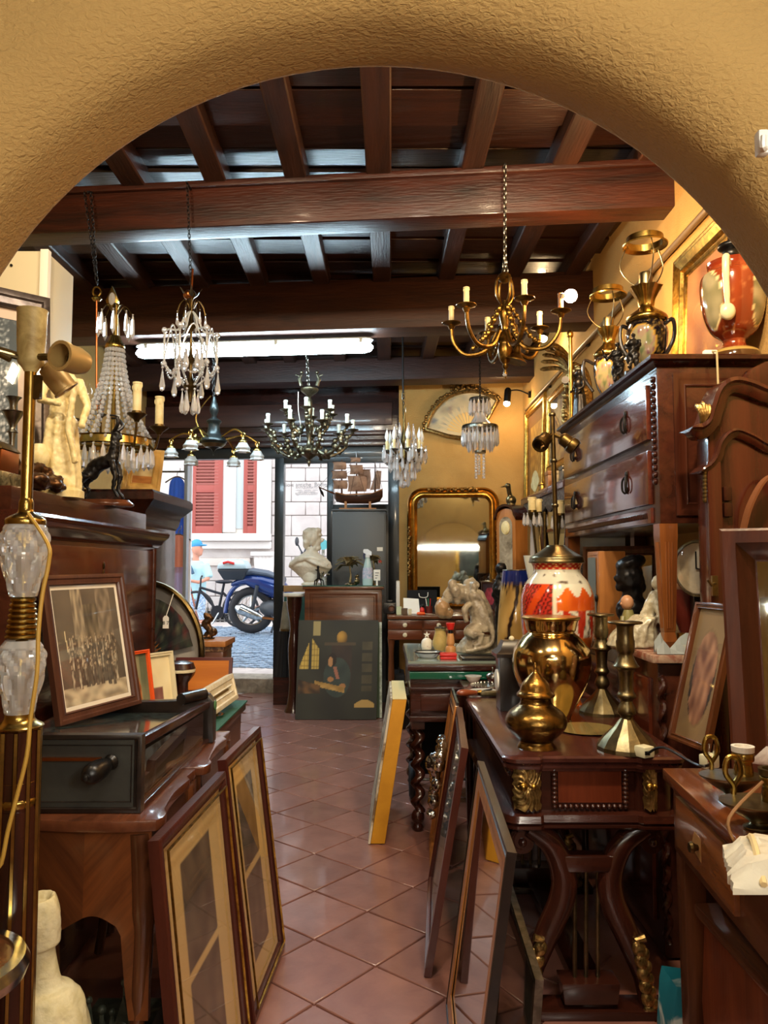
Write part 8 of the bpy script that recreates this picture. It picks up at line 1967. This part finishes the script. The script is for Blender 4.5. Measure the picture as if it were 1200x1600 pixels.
for s, z in ((1, .30), (-1, .26)): b = B(); b.lathe([(.02, -.02), (.022, .02)], (PX + s * .035, PY_ - .02, TZ2 + z), 14, axis=(.3 * s, -1, 0)); b.tube([(PX, PY_, TZ2 + z), (PX + s * .03, PY_ - .01, TZ2 + z)], .005, 6); b.build('knob', MT['black'], t)
t = thing('switch_on_cord', 'white switch on a twisted cord hanging over the chest edge', 'switch', W(1118, 552, 2.86)); p = W(1118, 551, 2.85); B().box((p.x, 2.90, TZ2 + .011), (.05, .025, .02)).build('body', MT['white'], t, bev=.005); B().tube([(p.x + .005, 2.89, TZ2 + .015), (p.x + .006, 2.852, TZ2 + .004), (p.x + .006, 2.85, W(1120, 600, 2.85).z)], .004, 6).build('cord', mat('beige_cord', '#b9a67c', .7), t)
# ---- conduit on the right wall
cd_ = tag(B().tube([(1.475, 1.3, W(1112, 292, 3.19).z), (1.475, 7.9, W(1112, 292, 3.19).z)], .018, 10).build('conduit', mat('conduit', '#7a6648', .5, .3)), 'long pipe running level along the right wall near the beams', 'pipe')
cl = B()
for y in (2.9, 4.2, 5.5, 6.8): 
    b = B(); b.box((1.488, y, W(1112, 292, 3.19).z), (.03, .03, .05)); b.build('clip', MT['iron'], cd_)
# ---- frames on the right wall farther back
def goldscene(u, v): return mix('#8a6428', '#d8b45c', .5 + 1.2 * nz(u * 9, v * 12)) 
fa0, fa1 = V((1.44, 7.95, W(811, 812, 7.95).z)), V((1.44, 6.98, W(811, 812, 7.95).z))
framed('gilt_icon', 'gilt framed golden relief with a dark red mount high on the right wall', 'picture', fa0, fa1, V((1.47, 7.95, W(808, 645, 7.95).z)), .07, .05, MT['gold'], goldscene, mount=.14, mountcol=mat('dark_red_velvet', '#4a0f12', .8), nx=20, ny=30)
fb0 = V((1.44, 6.85, W(838, 740, 6.8).z))
framed('gilt_picture', 'pale crowded picture in a narrow gilt frame next to the red-mounted one', 'picture', fb0, fb0 + V((0, -.95, 0)), V((1.47, 6.85, W(836, 622, 6.85).z)), .06, .04, MT['gold'], lambda u, v: mix('#c2a878', '#7a6458', .4 + 1.3 * nz(u * 9, v * 9)), nx=30, ny=30)
# ---- sideboard hutch
UZ = 1.22; t = thing('hutch', 'dark carved hutch with a scalloped shelf against the right wall, behind the brass pole', 'cabinet', (1.2, 5.3, 0))
B().bb(.93, 1.49, 4.62, 5.38, 0, UZ - .03).build('lower_body', DWy, t, bev=.006); B().bb(.90, 1.49, 4.58, 5.42, UZ - .03, UZ).build('counter', DWy, t, bev=.006)
zs = W(868, 752, 4.75).z
sh = wood('shelf', '#4a2a26', '#7a5852', .2, 'y', 5, .7)
B().bb(1.08, 1.49, 4.62, 6.05, zs - .05, zs).build('shelf', sh, t, bev=.008); B().bb(1.45, 1.49, 4.62, 6.05, UZ, zs - .05).build('back_panel', DWy, t)
for y in (4.65, 5.36): B().lathe(smooth_prof([(.03, UZ), (.02, UZ + .1), (.032, UZ + .3), (.02, UZ + .45), (.03, zs - .05)]), (1.12, y, 0), 14).build('post', DW, t)
b = B(); n = 40; pts = [V((1.095, 4.65, zs - .05))] + [V((1.095, 4.65 + 1.38 * k / n, zs - .12 - .05 * abs(math.sin(k / n * math.pi * 5)))) for k in range(n + 1)] + [V((1.095, 6.03, zs - .05))]
b.prism(pts, (.012, 0, 0)); b.build('scalloped_apron', mat('pierced_silver', '#8a8580', .3, .7, '#1d1716', 60, ramp=(.42, .55)), t)
b = B(); b.bb(1.1, 1.44, 4.66, 5.36, zs - .30, zs - .28); b.build('inner_shelf', DWy, t)
for k, (y, w_, h, m_, lab) in enumerate(((4.80, .05, .10, MT['pewter'], 'pewter box on the hutch shelf behind the brass lamp pole'), (5.0, .06, .09, MT['cream'], 'cream box on the hutch shelf'), (5.22, .05, .12, MT['oak'], 'brown carton on the hutch shelf'), (5.45, .05, .06, MT['gold'], 'low gilt box on the hutch shelf, farthest back'))):
    t = thing('shelf_box', lab, 'box', (1.14, y, zs)); B().bb(1.11, 1.19, y - w_, y + w_, zs, zs + h * .75).build('body', m_, t, bev=.004); B().bb(1.108, 1.192, y - w_ - .002, y + w_ + .002, zs + h * .75 + .001, zs + h).build('lid', m_, t, bev=.004)
t = thing('paper_fan', 'small open ivory fan standing on the hutch shelf', 'fan', (1.11, 5.62, zs)); fc = V((1.12, 5.66, zs + .01)); b = B(); vs = [fc + V((-.003 * (i % 2), (.02 + .0 + .15 * j) * math.cos(rad(20 + 9 * i)), (.02 + .15 * j) * math.sin(rad(20 + 9 * i)))) for j in (0, 1) for i in range(16)]
b.add(vs, [(i, i + 1, 17 + i, 16 + i) for i in range(15)]); b.build('leaf', MT['ivory'], t, angle=5); B().ball(fc, .012).build('pivot', MT['brass'], t)
# rococo mirror
t = thing('rococo_mirror', 'carved gilt mirror with a curling crest standing above the hutch', 'mirror', (1.28, 5.0, zs)); 
def RM(y, z, d=0): return V((1.30 + .0 * y - d + .12 * (z - zs) * 0, y, z))
zt3 = W(870, 590, 5.0).z
ol = [RM(5.38, zs + .034), RM(5.38, zt3 - .2)] + [RM(5.1 + .28 * math.cos(a), zt3 - .2 + .28 * math.sin(a)) for a in [math.pi * k / 14 for k in range(1, 14)]] + [RM(4.82, zt3 - .2), RM(4.82, zs + .034)]
b = B(); b.tube(ol, .03, 8, closed=True); b.build('frame', MT['goldleaf'], t)
b = B(); b.add([p + V((.01, 0, 0)) for p in ol], [tuple(range(len(ol)))]); b.build('mirror_glass', MT['mirror'], t); b = B(); b.add([p + V((.03, 0, 0)) for p in ol], [tuple(range(len(ol)))]); b.build('backing', MT['board'], t)
b = B()
for k in range(70):
    i = R.randrange(len(ol)); b.ball(ol[i] + V((-.02, R.uniform(-.03, .03), R.uniform(-.03, .03))), R.uniform(.015, .03), 6, 5)
b.build('carving', MT['goldleaf'], t, kind='stuff')
b = B(); ct = RM(5.1, zt3 + .08)
for k in range(9): a = rad(20 + 140 * k / 8); b.tube(spline([ct + V((-.02, 0, -.03)), ct + V((-.1, math.cos(a) * .13, math.sin(a) * .12)), ct + V((-.2, math.cos(a) * .24, math.sin(a) * .17))], 4), [.02] * 4 + [.016] * 4 + [.006], 6)
b.build('crest', MT['goldleaf'], t, kind='stuff')
# crystal candelabrum on the hutch counter
t = thing('crystal_candelabrum', 'crystal hung candelabrum with cream candles behind the jar lamp', 'candelabrum', (.98, 4.7, UZ)); KY = 4.72
def A(px, py, dy=0): p = W(px, py, KY); return V((p.x, KY + dy, p.z))
c = V((A(852, 0).x, KY, 0)); b = B(); b.lathe(smooth_prof([(.07, UZ), (.075, UZ + .015), (.02, UZ + .04), (.015, UZ + .15), (.03, UZ + .18), (.012, UZ + .22), (.012, A(0, 800).z)]), c, 18); b.build('stem', MT['darkbrass'], t); tops = []
for px, dy, py in ((829, -.05, 800), (872, -.06, 805), (845, .08, 800)):
    p = A(px, py, dy); B().tube(spline([c + V((0, 0, UZ + .2)), c.lerp(V((p.x, p.y, 0)), .6) + V((0, 0, UZ + .2)), V((p.x, p.y, p.z - .03))], 6), .007, 6).build('arm', MT['darkbrass'], t); candle_at(t, p, L(22, KY), .024, MT['candle'], cupr=.05); tops += ring(p + V((0, 0, -.02)), .05, 8)
tops += ring(c + V((0, 0, UZ + .17)), .05, 8) + ring(c + V((0, 0, UZ + .22)), .09, 10)
hang(t, tops, .07, .012, prism_drop); hang(t, [A(832, 815)], .26, .02, prism_drop)
# bracket clock with arched hood and bronze bird
LZ = W(805, 905, 5.6).z
t = thing('low_cupboard', 'plain dark cupboard under the arched wooden clock', 'cupboard', (.93, 5.6, 0)); B().bb(.82, 1.04, 5.47, 5.75, 0, LZ - .03).build('body', DWy, t, bev=.004); B().bb(.81, 1.05, 5.46, 5.76, LZ - .03, LZ).build('top', DWy, t, bev=.004)
t = thing('bracket_clock', 'walnut clock case with an arched hood and glass door, right of the gilt mirror', 'clock', (.93, 5.6, LZ)); RZ = Matrix.Rotation(rad(-52), 4, 'Z'); MM = Matrix.Translation((.93, 5.60, LZ)) @ RZ @ Matrix.Scale(.85, 4, (1, 0, 0)) @ Matrix.Scale(.85, 4, (0, 1, 0))
hh = W(805, 808, 5.6).z - LZ
b = B(MM); pts = [(-.11, -.07, 0), (.11, -.07, 0), (.11, -.07, hh)] + [(.11 * math.cos(a), -.07, hh + .06 * math.sin(a)) for a in [math.pi * k / 12 for k in range(1, 12)]] + [(-.11, -.07, hh)]; b.prism(pts, (0, .15, 0)); b.build('case', MT['oak'], t, bev=.003)
b = B(MM); pts = [(-.125, 0, hh - .02), (-.11, 0, hh + .0)] + [(.10 * math.cos(a), 0, hh + .01 + .065 * math.sin(a)) for a in [math.pi - math.pi * k / 12 for k in range(13)]] + [(.11, 0, hh), (.125, 0, hh - .02)]; b.loft([[V((p[0], y, p[2])) for p in pts] + [V((p[0] * 1.04, y, p[2] + .018)) for p in reversed(pts)] for y in (-.09, .09)]); b.build('hood', MT['darkwood'], t)
b = B(MM); pts = [(-.075, -.072, .02), (.075, -.072, .02), (.075, -.072, hh - .06)] + [(.075 * math.cos(a), -.072, hh - .06 + .06 * math.sin(a)) for a in [math.pi * k / 8 for k in range(1, 8)]] + [(-.075, -.072, hh - .06)]; b.add(pts, [tuple(range(len(pts)))]); b.build('glass_door', mat('clock_glass', '#a89c86', .08, 0, '#6a5f50', 10), t); b = B(MM); b.lathe([(.05, 0), (.045, .004)], (0, -.075, hh - .08), 20, axis=(0, -1, 0)); b.build('dial', MT['ivory'], t)
t = thing('bronze_bird', 'small bronze long-beaked bird on top of the arched clock', 'ornament', (.93, 5.6, LZ + hh + .08)); z0 = LZ + hh + .088
b = B(); b.ball((.93, 5.6, z0 + .035), (.04, .035, .038)); b.tube(spline([(.93, 5.6, z0 + .05), (.915, 5.59, z0 + .09), (.91, 5.58, z0 + .13)], 4), .018, 8); b.ball((.905, 5.58, z0 + .14), .022); b.tube([(.895, 5.58, z0 + .14), (.84, 5.56, z0 + .125)], [.01, .003], 6); b.lathe([(.035, z0 - .003), (.03, z0 + .008)], (.93, 5.6, 0), 14); b.build('figure', MT['oldbrass'], t, remesh=.005, angle=180); B().lathe([(.04, z0 - .006), (.04, z0)], (.93, 5.6, 0), 16).build('base', MT['oldbrass'], t)

# ---- arched cabinet at the right edge
AY0 = 2.69
t = thing('arched_cabinet', 'dark polished cabinet with an S-curved pediment cut off at the right edge', 'cabinet', (1.25, 2.5, 0))
def A(px, py, y=AY0): p = W(px, py, AY0); return V((p.x, y, p.z))
edge = spline([A(1094, 690), A(1112, 672), A(1120, 645), A(1130, 622), A(1146, 614), A(1168, 618), A(1190, 628), A(1215, 634)], 5)
pol = [V((A(1106, 0).x, AY0, 0)), V((1.485, AY0, 0)), V((1.485, AY0, A(0, 640).z))] + list(reversed(edge[4:])) + [A(1106, 690)]
bigm = wood('polished_mahogany', '#28100a', '#4c2013', .22, 'z', 5, .5)
b = B(); b.prism(pol, (0, .1, 0)); b.build('body', bigm, t, bev=.004)
def mould(ctrl, rad0, dy, nm, m=None):
    pts = spline(ctrl, 6); b = B(); loops = []
    for i, p in enumerate(pts):
        tg = (pts[min(i + 1, len(pts) - 1)] - pts[max(i - 1, 0)]).normalized(); nr = V((-tg.z, 0, tg.x)); rad_ = rad0 * min(1, .25 + i / 5)
        loops.append([p + nr * a + V((0, d, 0)) for a, d in ((-rad_, .02), (-rad_, dy * .4), (-rad_ * .3, dy * .7), (rad_ * .2, dy * .75), (rad_ * .5, dy), (rad_, dy * .9), (rad_, .08))])
    b.loft(loops); b.build(nm, m or bigm, t, angle=35)
mould([A(1074, 673), A(1092, 676), A(1108, 664), A(1116, 640), A(1126, 614), A(1142, 604), A(1165, 608), A(1190, 618), A(1225, 626)], .026, -.045, 'cornice')
mould([A(1092, 738), A(1108, 731), A(1120, 715), A(1128, 692), A(1145, 678), A(1170, 686), A(1195, 700), A(1225, 706)], .016, -.03, 'inner_moulding')
b = B(); b.prism([A(1164, 612, AY0 + .02), A(1162, 590, AY0 + .02), A(1178, 574, AY0 + .02), A(1200, 562, AY0 + .02), V((1.485, AY0 + .02, A(0, 556).z)), V((1.485, AY0 + .02, A(0, 612).z))], (0, .06, 0)); b.build('crown', bigm, t, bev=.012)
b = B()
for k in range(5): b.tube(spline([A(1092, 664, AY0 - .03), A(1088 + k * 3, 650, AY0 - .04), A(1082 + k * 5, 634 - 4 * (k == 2), AY0 - .03)], 4), [.008] * 8 + [.003], 6)
b.build('gilt_leaf_mount', MT['goldleaf'], t, kind='stuff')
b = B(); 
for k in range(8): b.ball(A(1099, 740 + k * 6, AY0 - .012), (.008, .008, .011), 6, 5)
b.build('side_mount', MT['oldbrass'], t, kind='stuff')
b = B(); b.bb(A(1106, 0).x, A(1128, 0).x, AY0 - .02, AY0, .02, A(0, 722).z); b.build('corner_post', bigm, t, bev=.006)
b = B(); b.box(A(1112, 915, AY0 - .02), (.02, .02, .07)); b.tube([A(1112, 912, AY0 - .03), A(1100, 914, AY0 - .06), A(1095, 906, AY0 - .06)], .005, 6); b.build('hinge', MT['oldbrass'], t)
for z in (775, 800): b = B(); b.bb(A(1131, 0).x, A(1144, 0).x, AY0 - .02, AY0, A(0, z + 8).z, A(0, z - 14).z); b.build('capital', DW, t, bev=.004)
st_pts = spline([A(1153, 830, AY0 - .03), A(1160, 790, AY0 - .05), A(1180, 752, AY0 - .06), A(1204, 746, AY0 - .06), A(1222, 790, AY0 - .04)], 6); b = B(); b.loft([[p + V((0, -.02, 0)), p + V((0, .02, 0)), p + V((.006, .02, -.004)), p + V((.006, -.02, -.004))] for p in st_pts]); o = b.build('leather_strap', mat('tan_leather', '#7a4a2a', .6, bump=.2), None); tag(o, 'brown leather strap hooped in front of the arched cabinet', 'strap')
b = B(); b.tube([A(1153, 832, AY0 - .03), A(1153, 828, AY0 + .0)], .004, 6); b.build('strap_pin', MT['oldbrass'], o)

# ---- desk in the right foreground
DZ = .86; DX0 = .715; DYa, DYb = 1.30, 2.10
t = thing('foreground_desk', 'wooden desk with a small brass drawer knob in the right foreground', 'desk', (1.0, 1.7, 0))
b = B(); b.prism([(.675, DYa, DZ - .03), (1.45, DYa, DZ - .03), (1.45, DYb, DZ - .03), (.745, DYb, DZ - .03)], (0, 0, .03)); b.build('top', wood('desk_top', '#5a2c16', '#8a5028', .16, 'y', 5, .7), t, bev=.005)
b = B(); b.prism([(.700, DYa, .655), (1.43, DYa, .655), (1.43, DYb - .02, .655), (.765, DYb - .02, .655)], (0, 0, DZ - .031 - .655)); b.build('case', MT['walnuty'], t, bev=.004)
def face(y): return .700 + (.765 - .700) * (y - DYa) / (DYb - .02 - DYa)
b = B(); b.prism([(face(1.62) - .012, 1.62, .685), (face(2.02) - .012, 2.02, .685), (face(2.02) - .012, 2.02, .81), (face(1.62) - .012, 1.62, .81)], (.014, 0, 0)); d = b.build('drawer', wood('drawer_walnut', '#6a3a1c', '#9a5f30', .25, 'y', 7, .5), t, bev=.003)
B().lathe([(.006, 0), (.008, .008), (.014, .016), (.011, .022)], (face(1.84) - .012, 1.84, .745), 12, axis=(-1, 0, 0)).build('knob', MT['darkbrass'], d)
B().prism([(face(1.84) - .0125, 1.82, .715), (face(1.84) - .0125, 1.88, .735), (face(1.84) - .0125, 1.86, .775), (face(1.84) - .0125, 1.80, .765)], (-.001, 0, 0)).build('inlay', mat('pale_inlay', '#a87a48', .3), d)
for y in (DYb - .06, DYa + .05):
    for x in (face(y) + .03, 1.40): B().loft([[V((x + sx * s, y + sy * s, z)) for sx, sy in ((-1, -1), (1, -1), (1, 1), (-1, 1))] for s, z in ((.022, 0), (.028, .655))]).build('leg', MT['walnut'], t, bev=.003)
# arched base cabinet below
t = thing('base_cabinet', 'low wooden cabinet base with an arched opening under the foreground desk', 'cabinet', (1.0, 1.75, 0))
zq = W(1085, 1440, 1.95).z
b = B(); pts = [(.795, 1.42, 0), (.795, 1.50, 0)] + [(.795, 1.68 + .14 * math.cos(a), .10 + .16 * math.sin(a)) for a in [math.pi - math.pi * k / 10 for k in range(11)]] + [(.795, 1.88, 0), (.795, 1.96, 0), (.795, 2.0, zq * .6), (.795, 1.97, zq), (.795, 1.42, zq)]
b.prism(pts, (.02, 0, 0)); b.build('arched_side', wood('base_wood', '#5a2410', '#84401e', .35, 'z', 5), t); B().bb(.775, 1.38, 1.40, 1.99, zq, zq + .03).build('moulding', MT['walnuty'], t, bev=.008); B().bb(.82, 1.36, 1.95, 1.97, 0, zq).build('back_side', MT['walnutx'], t)
B().bb(.83, 1.36, 1.42, 1.96, zq + .031, .60).build('drawer_case', DWy, t, bev=.004)
# crumpled white wrapped packet
t = thing('wrapped_packet', 'crumpled white paper packet tied with brown string on the foreground desk, right edge', 'packet', (.72, 1.4, .86))
b = B(); n, m_ = 24, 8; 
def pk(u, v, top): 
    x = .632 + .24 * v - .03 * u; y = 1.47 - .17 * u; h = (.045 if top else 0) * min(1, 6 * min(u, 1 - u, v + .02, 1 - v) + .25)
    return V((x + .012 * nz(u * 9, v * 3, 1) - .03 * u, y + .012 * nz(u * 4, v * 8, 2), .8615 + h + (.012 * nz(u * 14, v * 10) if top else 0)))
vt = [pk(i / n, j / m_, 1) for j in range(m_ + 1) for i in range(n + 1)]; vb = [pk(i / n, j / m_, 0) for j in range(m_ + 1) for i in range(n + 1)]
f = [(j * (n + 1) + i, j * (n + 1) + i + 1, (j + 1) * (n + 1) + i + 1, (j + 1) * (n + 1) + i) for j in range(m_) for i in range(n)]; N_ = len(vt); f2 = [tuple(q + N_ for q in reversed(a)) for a in f]
bd = [(0 * (n + 1) + i) for i in range(n + 1)] + [(j * (n + 1) + n) for j in range(1, m_ + 1)] + [m_ * (n + 1) + i for i in range(n - 1, -1, -1)] + [j * (n + 1) for j in range(m_ - 1, 0, -1)]
sd = [(bd[k], bd[(k + 1) % len(bd)], bd[(k + 1) % len(bd)] + N_, bd[k] + N_) for k in range(len(bd))]; b.add(vt + vb, f + f2 + sd); b.build('paper', mat('white_paper', '#cfc7b0', .7, bump=.3), t, angle=35)
b = B(); 
for k, q in enumerate((.2, .55, .8)): b.tube(spline([pk(u_, q, 1) + V((0, 0, .006)) for u_ in (.0, .3, .6, 1)], 4), .006, 6)
b.build('folds', mat('cream_fold', '#d8c08a', .7), t, kind='stuff')
B().tube(spline([pk(.02, .1, 1), pk(.02, .1, 1) + V((-.012, .0, .05)), pk(.02, .3, 1) + V((.02, .03, .11))], 5), .003, 6).build('string', mat('brown_string', '#8a6238', .7), t)
# oval print, brass chamber lamps, plugs
def oval(u, v):
    d = ((u - .5) / .36) ** 2 + ((v - .47) / .36) ** 2
    if d < 1: return mix('#6a4638', '#b08468', .45 + 1.0 * nz(u * 7, v * 7)) if abs(u - .5) + .3 * abs(v - .5) < .33 + .1 * nz(u * 4, v * 4) else mix('#27201c', '#3c302a', .5 + nz(u * 5, v * 5))
    return hx('#7a6448') if d < 1.12 else mix('#8a7354', '#755f42', .5 + nz(u * 2, v * 2))
o0, o1 = Zp(1042, 1152, CZ + .004), Zp(1118, 1182, CZ + .004)
o1 = o0 + (o1 - o0).normalized() * .22
otl = V((W(1086, 940, o0.y + .02).x, o0.y + .02, W(1086, 940, o0.y + .02).z))
framed('oval_engraving', 'framed oval engraving of figures leaning between console and arched cabinet', 'picture', o0, o1, otl, .022, .02, MT['walnut'], oval, nx=40, ny=60)
t = thing('dressing_mirror', 'dark wood dressing mirror with a wide frame standing on the foreground desk', 'mirror', (1.0, 1.95, DZ))
d0 = V((W(1142, 1150, 2.0).x, 2.0, DZ + .003)); d1 = d0 + V((.36, -.20, 0)); dt = V((W(1123, 826, 2.06).x, 2.06, W(1123, 826, 2.06).z))
b, un, vn, n_ = frame_bm(d0, d1, dt, .085, .05, [(0, -1.3), (0, -.1), (.08, 0), (.45, 0), (.5, -.1), (.95, -.7), (1, -.7), (1, -1.3)]); b.build('frame', wood('mirror_frame', '#3a1a10', '#5c2f1c', .35, 'z', 5, .1), t, angle=30)
i = .08; bl_, br_2, tl_ = d0 + (un + vn) * i - n_ * .038, d1 + (-un + vn) * i - n_ * .038, dt + (un - vn) * i - n_ * .038
B().add([bl_, br_2, br_2 + tl_ - bl_, tl_], [(0, 1, 2, 3)]).build('mirror_glass', MT['mirror'], t); B().prism([bl_ - n_ * .02, br_2 - n_ * .02, br_2 + tl_ - bl_ - n_ * .02, tl_ - n_ * .02], -n_ * .006).build('backing', MT['board'], t)
def chamber_lamp(lab, px, py, Y, s, white):
    c = W(px, py, Y); c.z = 0; t = thing('chamber_lamp', lab, 'lamp', (c.x, Y, DZ))
    B().lathe(smooth_prof([(.03 * s, DZ), (.032 * s, DZ + .006), (.018 * s, DZ + .014), (.04 * s, DZ + .028), (.072 * s, DZ + .05), (.076 * s, DZ + .056)]), c, 32, flat=(1.05, .8)).build('dish', MT['oldbrass'], t)
    B().lathe(smooth_prof([(.022 * s, DZ + .04), (.024 * s, DZ + .06), (.021 * s, DZ + .085), (.026 * s, DZ + .09), (.026 * s, DZ + .105), (.02 * s, DZ + .108)]), c + V((.03 * s, 0, 0)), 20).build('bulb_holder', MT['brass'], t)
    B().lathe([(.027 * s, DZ + .109), (.028 * s, DZ + .122), (.02 * s, DZ + .122), (.018 * s, DZ + .11)], c + V((.03 * s, 0, 0)), 20).build('porcelain_ring' if white else 'brass_ring', MT['white'] if white else MT['oldbrass'], t)
    h = c + V((-.03 * s, .05 * s, DZ + .055)); B().tube(spline([h, h + V((0, 0, .02)), h + V((-.016, 0, .045)), h + V((-.01, 0, .075)), h + V((.01, 0, .075)), h + V((.016, 0, .045)), h + V((.002, 0, .02))], 5), .006 * s, 8).build('ring_handle', MT['brass'], t)
    return t
chamber_lamp('brass chamber lamp with a white ring on its holder, farther of two on the desk', 1143, 1200, 1.82, .92, True)
chamber_lamp('brass chamber lamp without a white ring, nearest at the right edge of the desk', 1186, 1250, 1.62, 1.0, False)
t = thing('plug', 'white electric plug lying on the front right corner of the console', 'plug', (.80, 2.44, CZ)); p = Zp(1012, 1186, CZ + .001)
b = B(); b.box((p.x, p.y + .03, CZ + .018), (.045, .045, .034), Matrix.Rotation(.5, 3, 'Z')); b.build('body', mat('yellowed_plastic', '#d6d2b0', .45), t, bev=.006); B().bb(p.x - .008, p.x + .008, p.y - .0, p.y + .012, CZ + .012, CZ + .024).build('cable_entry', MT['black'], t)
p2 = Zp(1092, 1196, DZ + .001)
t2 = thing('adapter', 'white three-pin adapter with metal pins standing on the desk corner', 'adapter', p2); b = B(); b.box((p2.x + .02, p2.y - .02, DZ + .018), (.045, .03, .036), Matrix.Rotation(.4, 3, 'Z')); b.build('body', mat('yellowed_plastic'), t2, bev=.005)
for k in range(3): B().tube([(p2.x + .006 + .014 * k, p2.y - .022 + .004 * k, DZ + .036), (p2.x + .008 + .014 * k, p2.y - .02, DZ + .062)], .003, 8).build('pin', MT['silver'], t2)
B().bb(p2.x + .008, p2.x + .02, p2.y - .041, p2.y - .038, DZ + .02, DZ + .034).build('red_tab', MT['red'], t2)
B().tube(spline([(p.x + .0, p.y - .0, CZ + .018), (p.x + .03, p.y - .06, CZ + .05), (p2.x - .02, p2.y - .04, DZ + .012), (p2.x + .02, p2.y - .04, DZ + .016)], 6), .004, 6).build('cable', MT['black'], t)
# teal bag in the dark under the desk
t = thing('paper_bag', 'teal and white printed bag on the floor under the foreground desk', 'bag', (.9, 2.2, 0)); x0 = W(1048, 1560, 2.2).x
b = B(); b.loft([[V((x0 + .0 - q, 2.18, z)), V((x0 + .17 + q, 2.14, z)), V((x0 + .17 + q, 2.26, z)), V((x0 - q, 2.3, z))] for q, z in ((0, .0), (.005, .1), (-.005, .22), (-.012, .25))], cap=False); b.build('body', mat('teal_print', '#1f7f92', .5, 0, '#cfdcd8', 5, ramp=(.5, .56)), t, angle=20); B().add([(x0, 2.18, .004), (x0 + .17, 2.14, .004), (x0 + .17, 2.26, .004), (x0, 2.3, .004)], [(0, 1, 2, 3)]).build('base', mat('teal', '#1f7f92', .5), t)
# little white fixture on the arch face
p = W(1193, 222, YN - .02); t = thing('wall_hook', 'white plastic clip fixed on the arch plaster at the top right corner', 'hook', p); b = B(); b.box((p.x, YN - .016, p.z), (.016, .016, .035)); b.build('clip', MT['white'], t, bev=.004); B().tube(spline([(p.x, YN - .024, p.z - .012), (p.x - .008, YN - .034, p.z - .014), (p.x - .008, YN - .036, p.z)], 4), .004, 6).build('hook_arm', MT['white'], t)
# gilt framed dark picture on the front room's back wall, seen in the gilt mirror
framed('gilt_picture', 'dark picture in a bright gilt frame on the front room wall, reflected in the mirror', 'picture', (.95, -3.02, 1.05), (-.35, -3.02, 1.05), (.95, -3.02, 1.95), .09, .04, MT['gold'], lambda u, v: mix('#2e3a36', '#4a564e', .5 + nz(u * 4, v * 4)), nx=12, ny=12)

# fluorescent tube hanging low in the front room, seen in the gilt mirror
t = thing('fluorescent_lamp', 'bare fluorescent tube hanging in the front room, seen in the gilt mirror', 'lamp', (-.2, -1.4, 1.85))
B().tube([(-1.1, -1.4, 1.82), (.8, -1.4, 1.82)], .02, 10).build('tube', mat('lit_tube', '#dff6ff', .4, emit=48, ecol='#fff1dc'), t); B().bb(-1.15, .85, -1.43, -1.37, 1.85, 1.90).build('housing', mat('lamp_housing'), t)
for x in (-.9, .6): chain('chain', (x, -1.4, 1.9), (x, -1.4, 2.949), .05, .003, MT['pewter'], t)
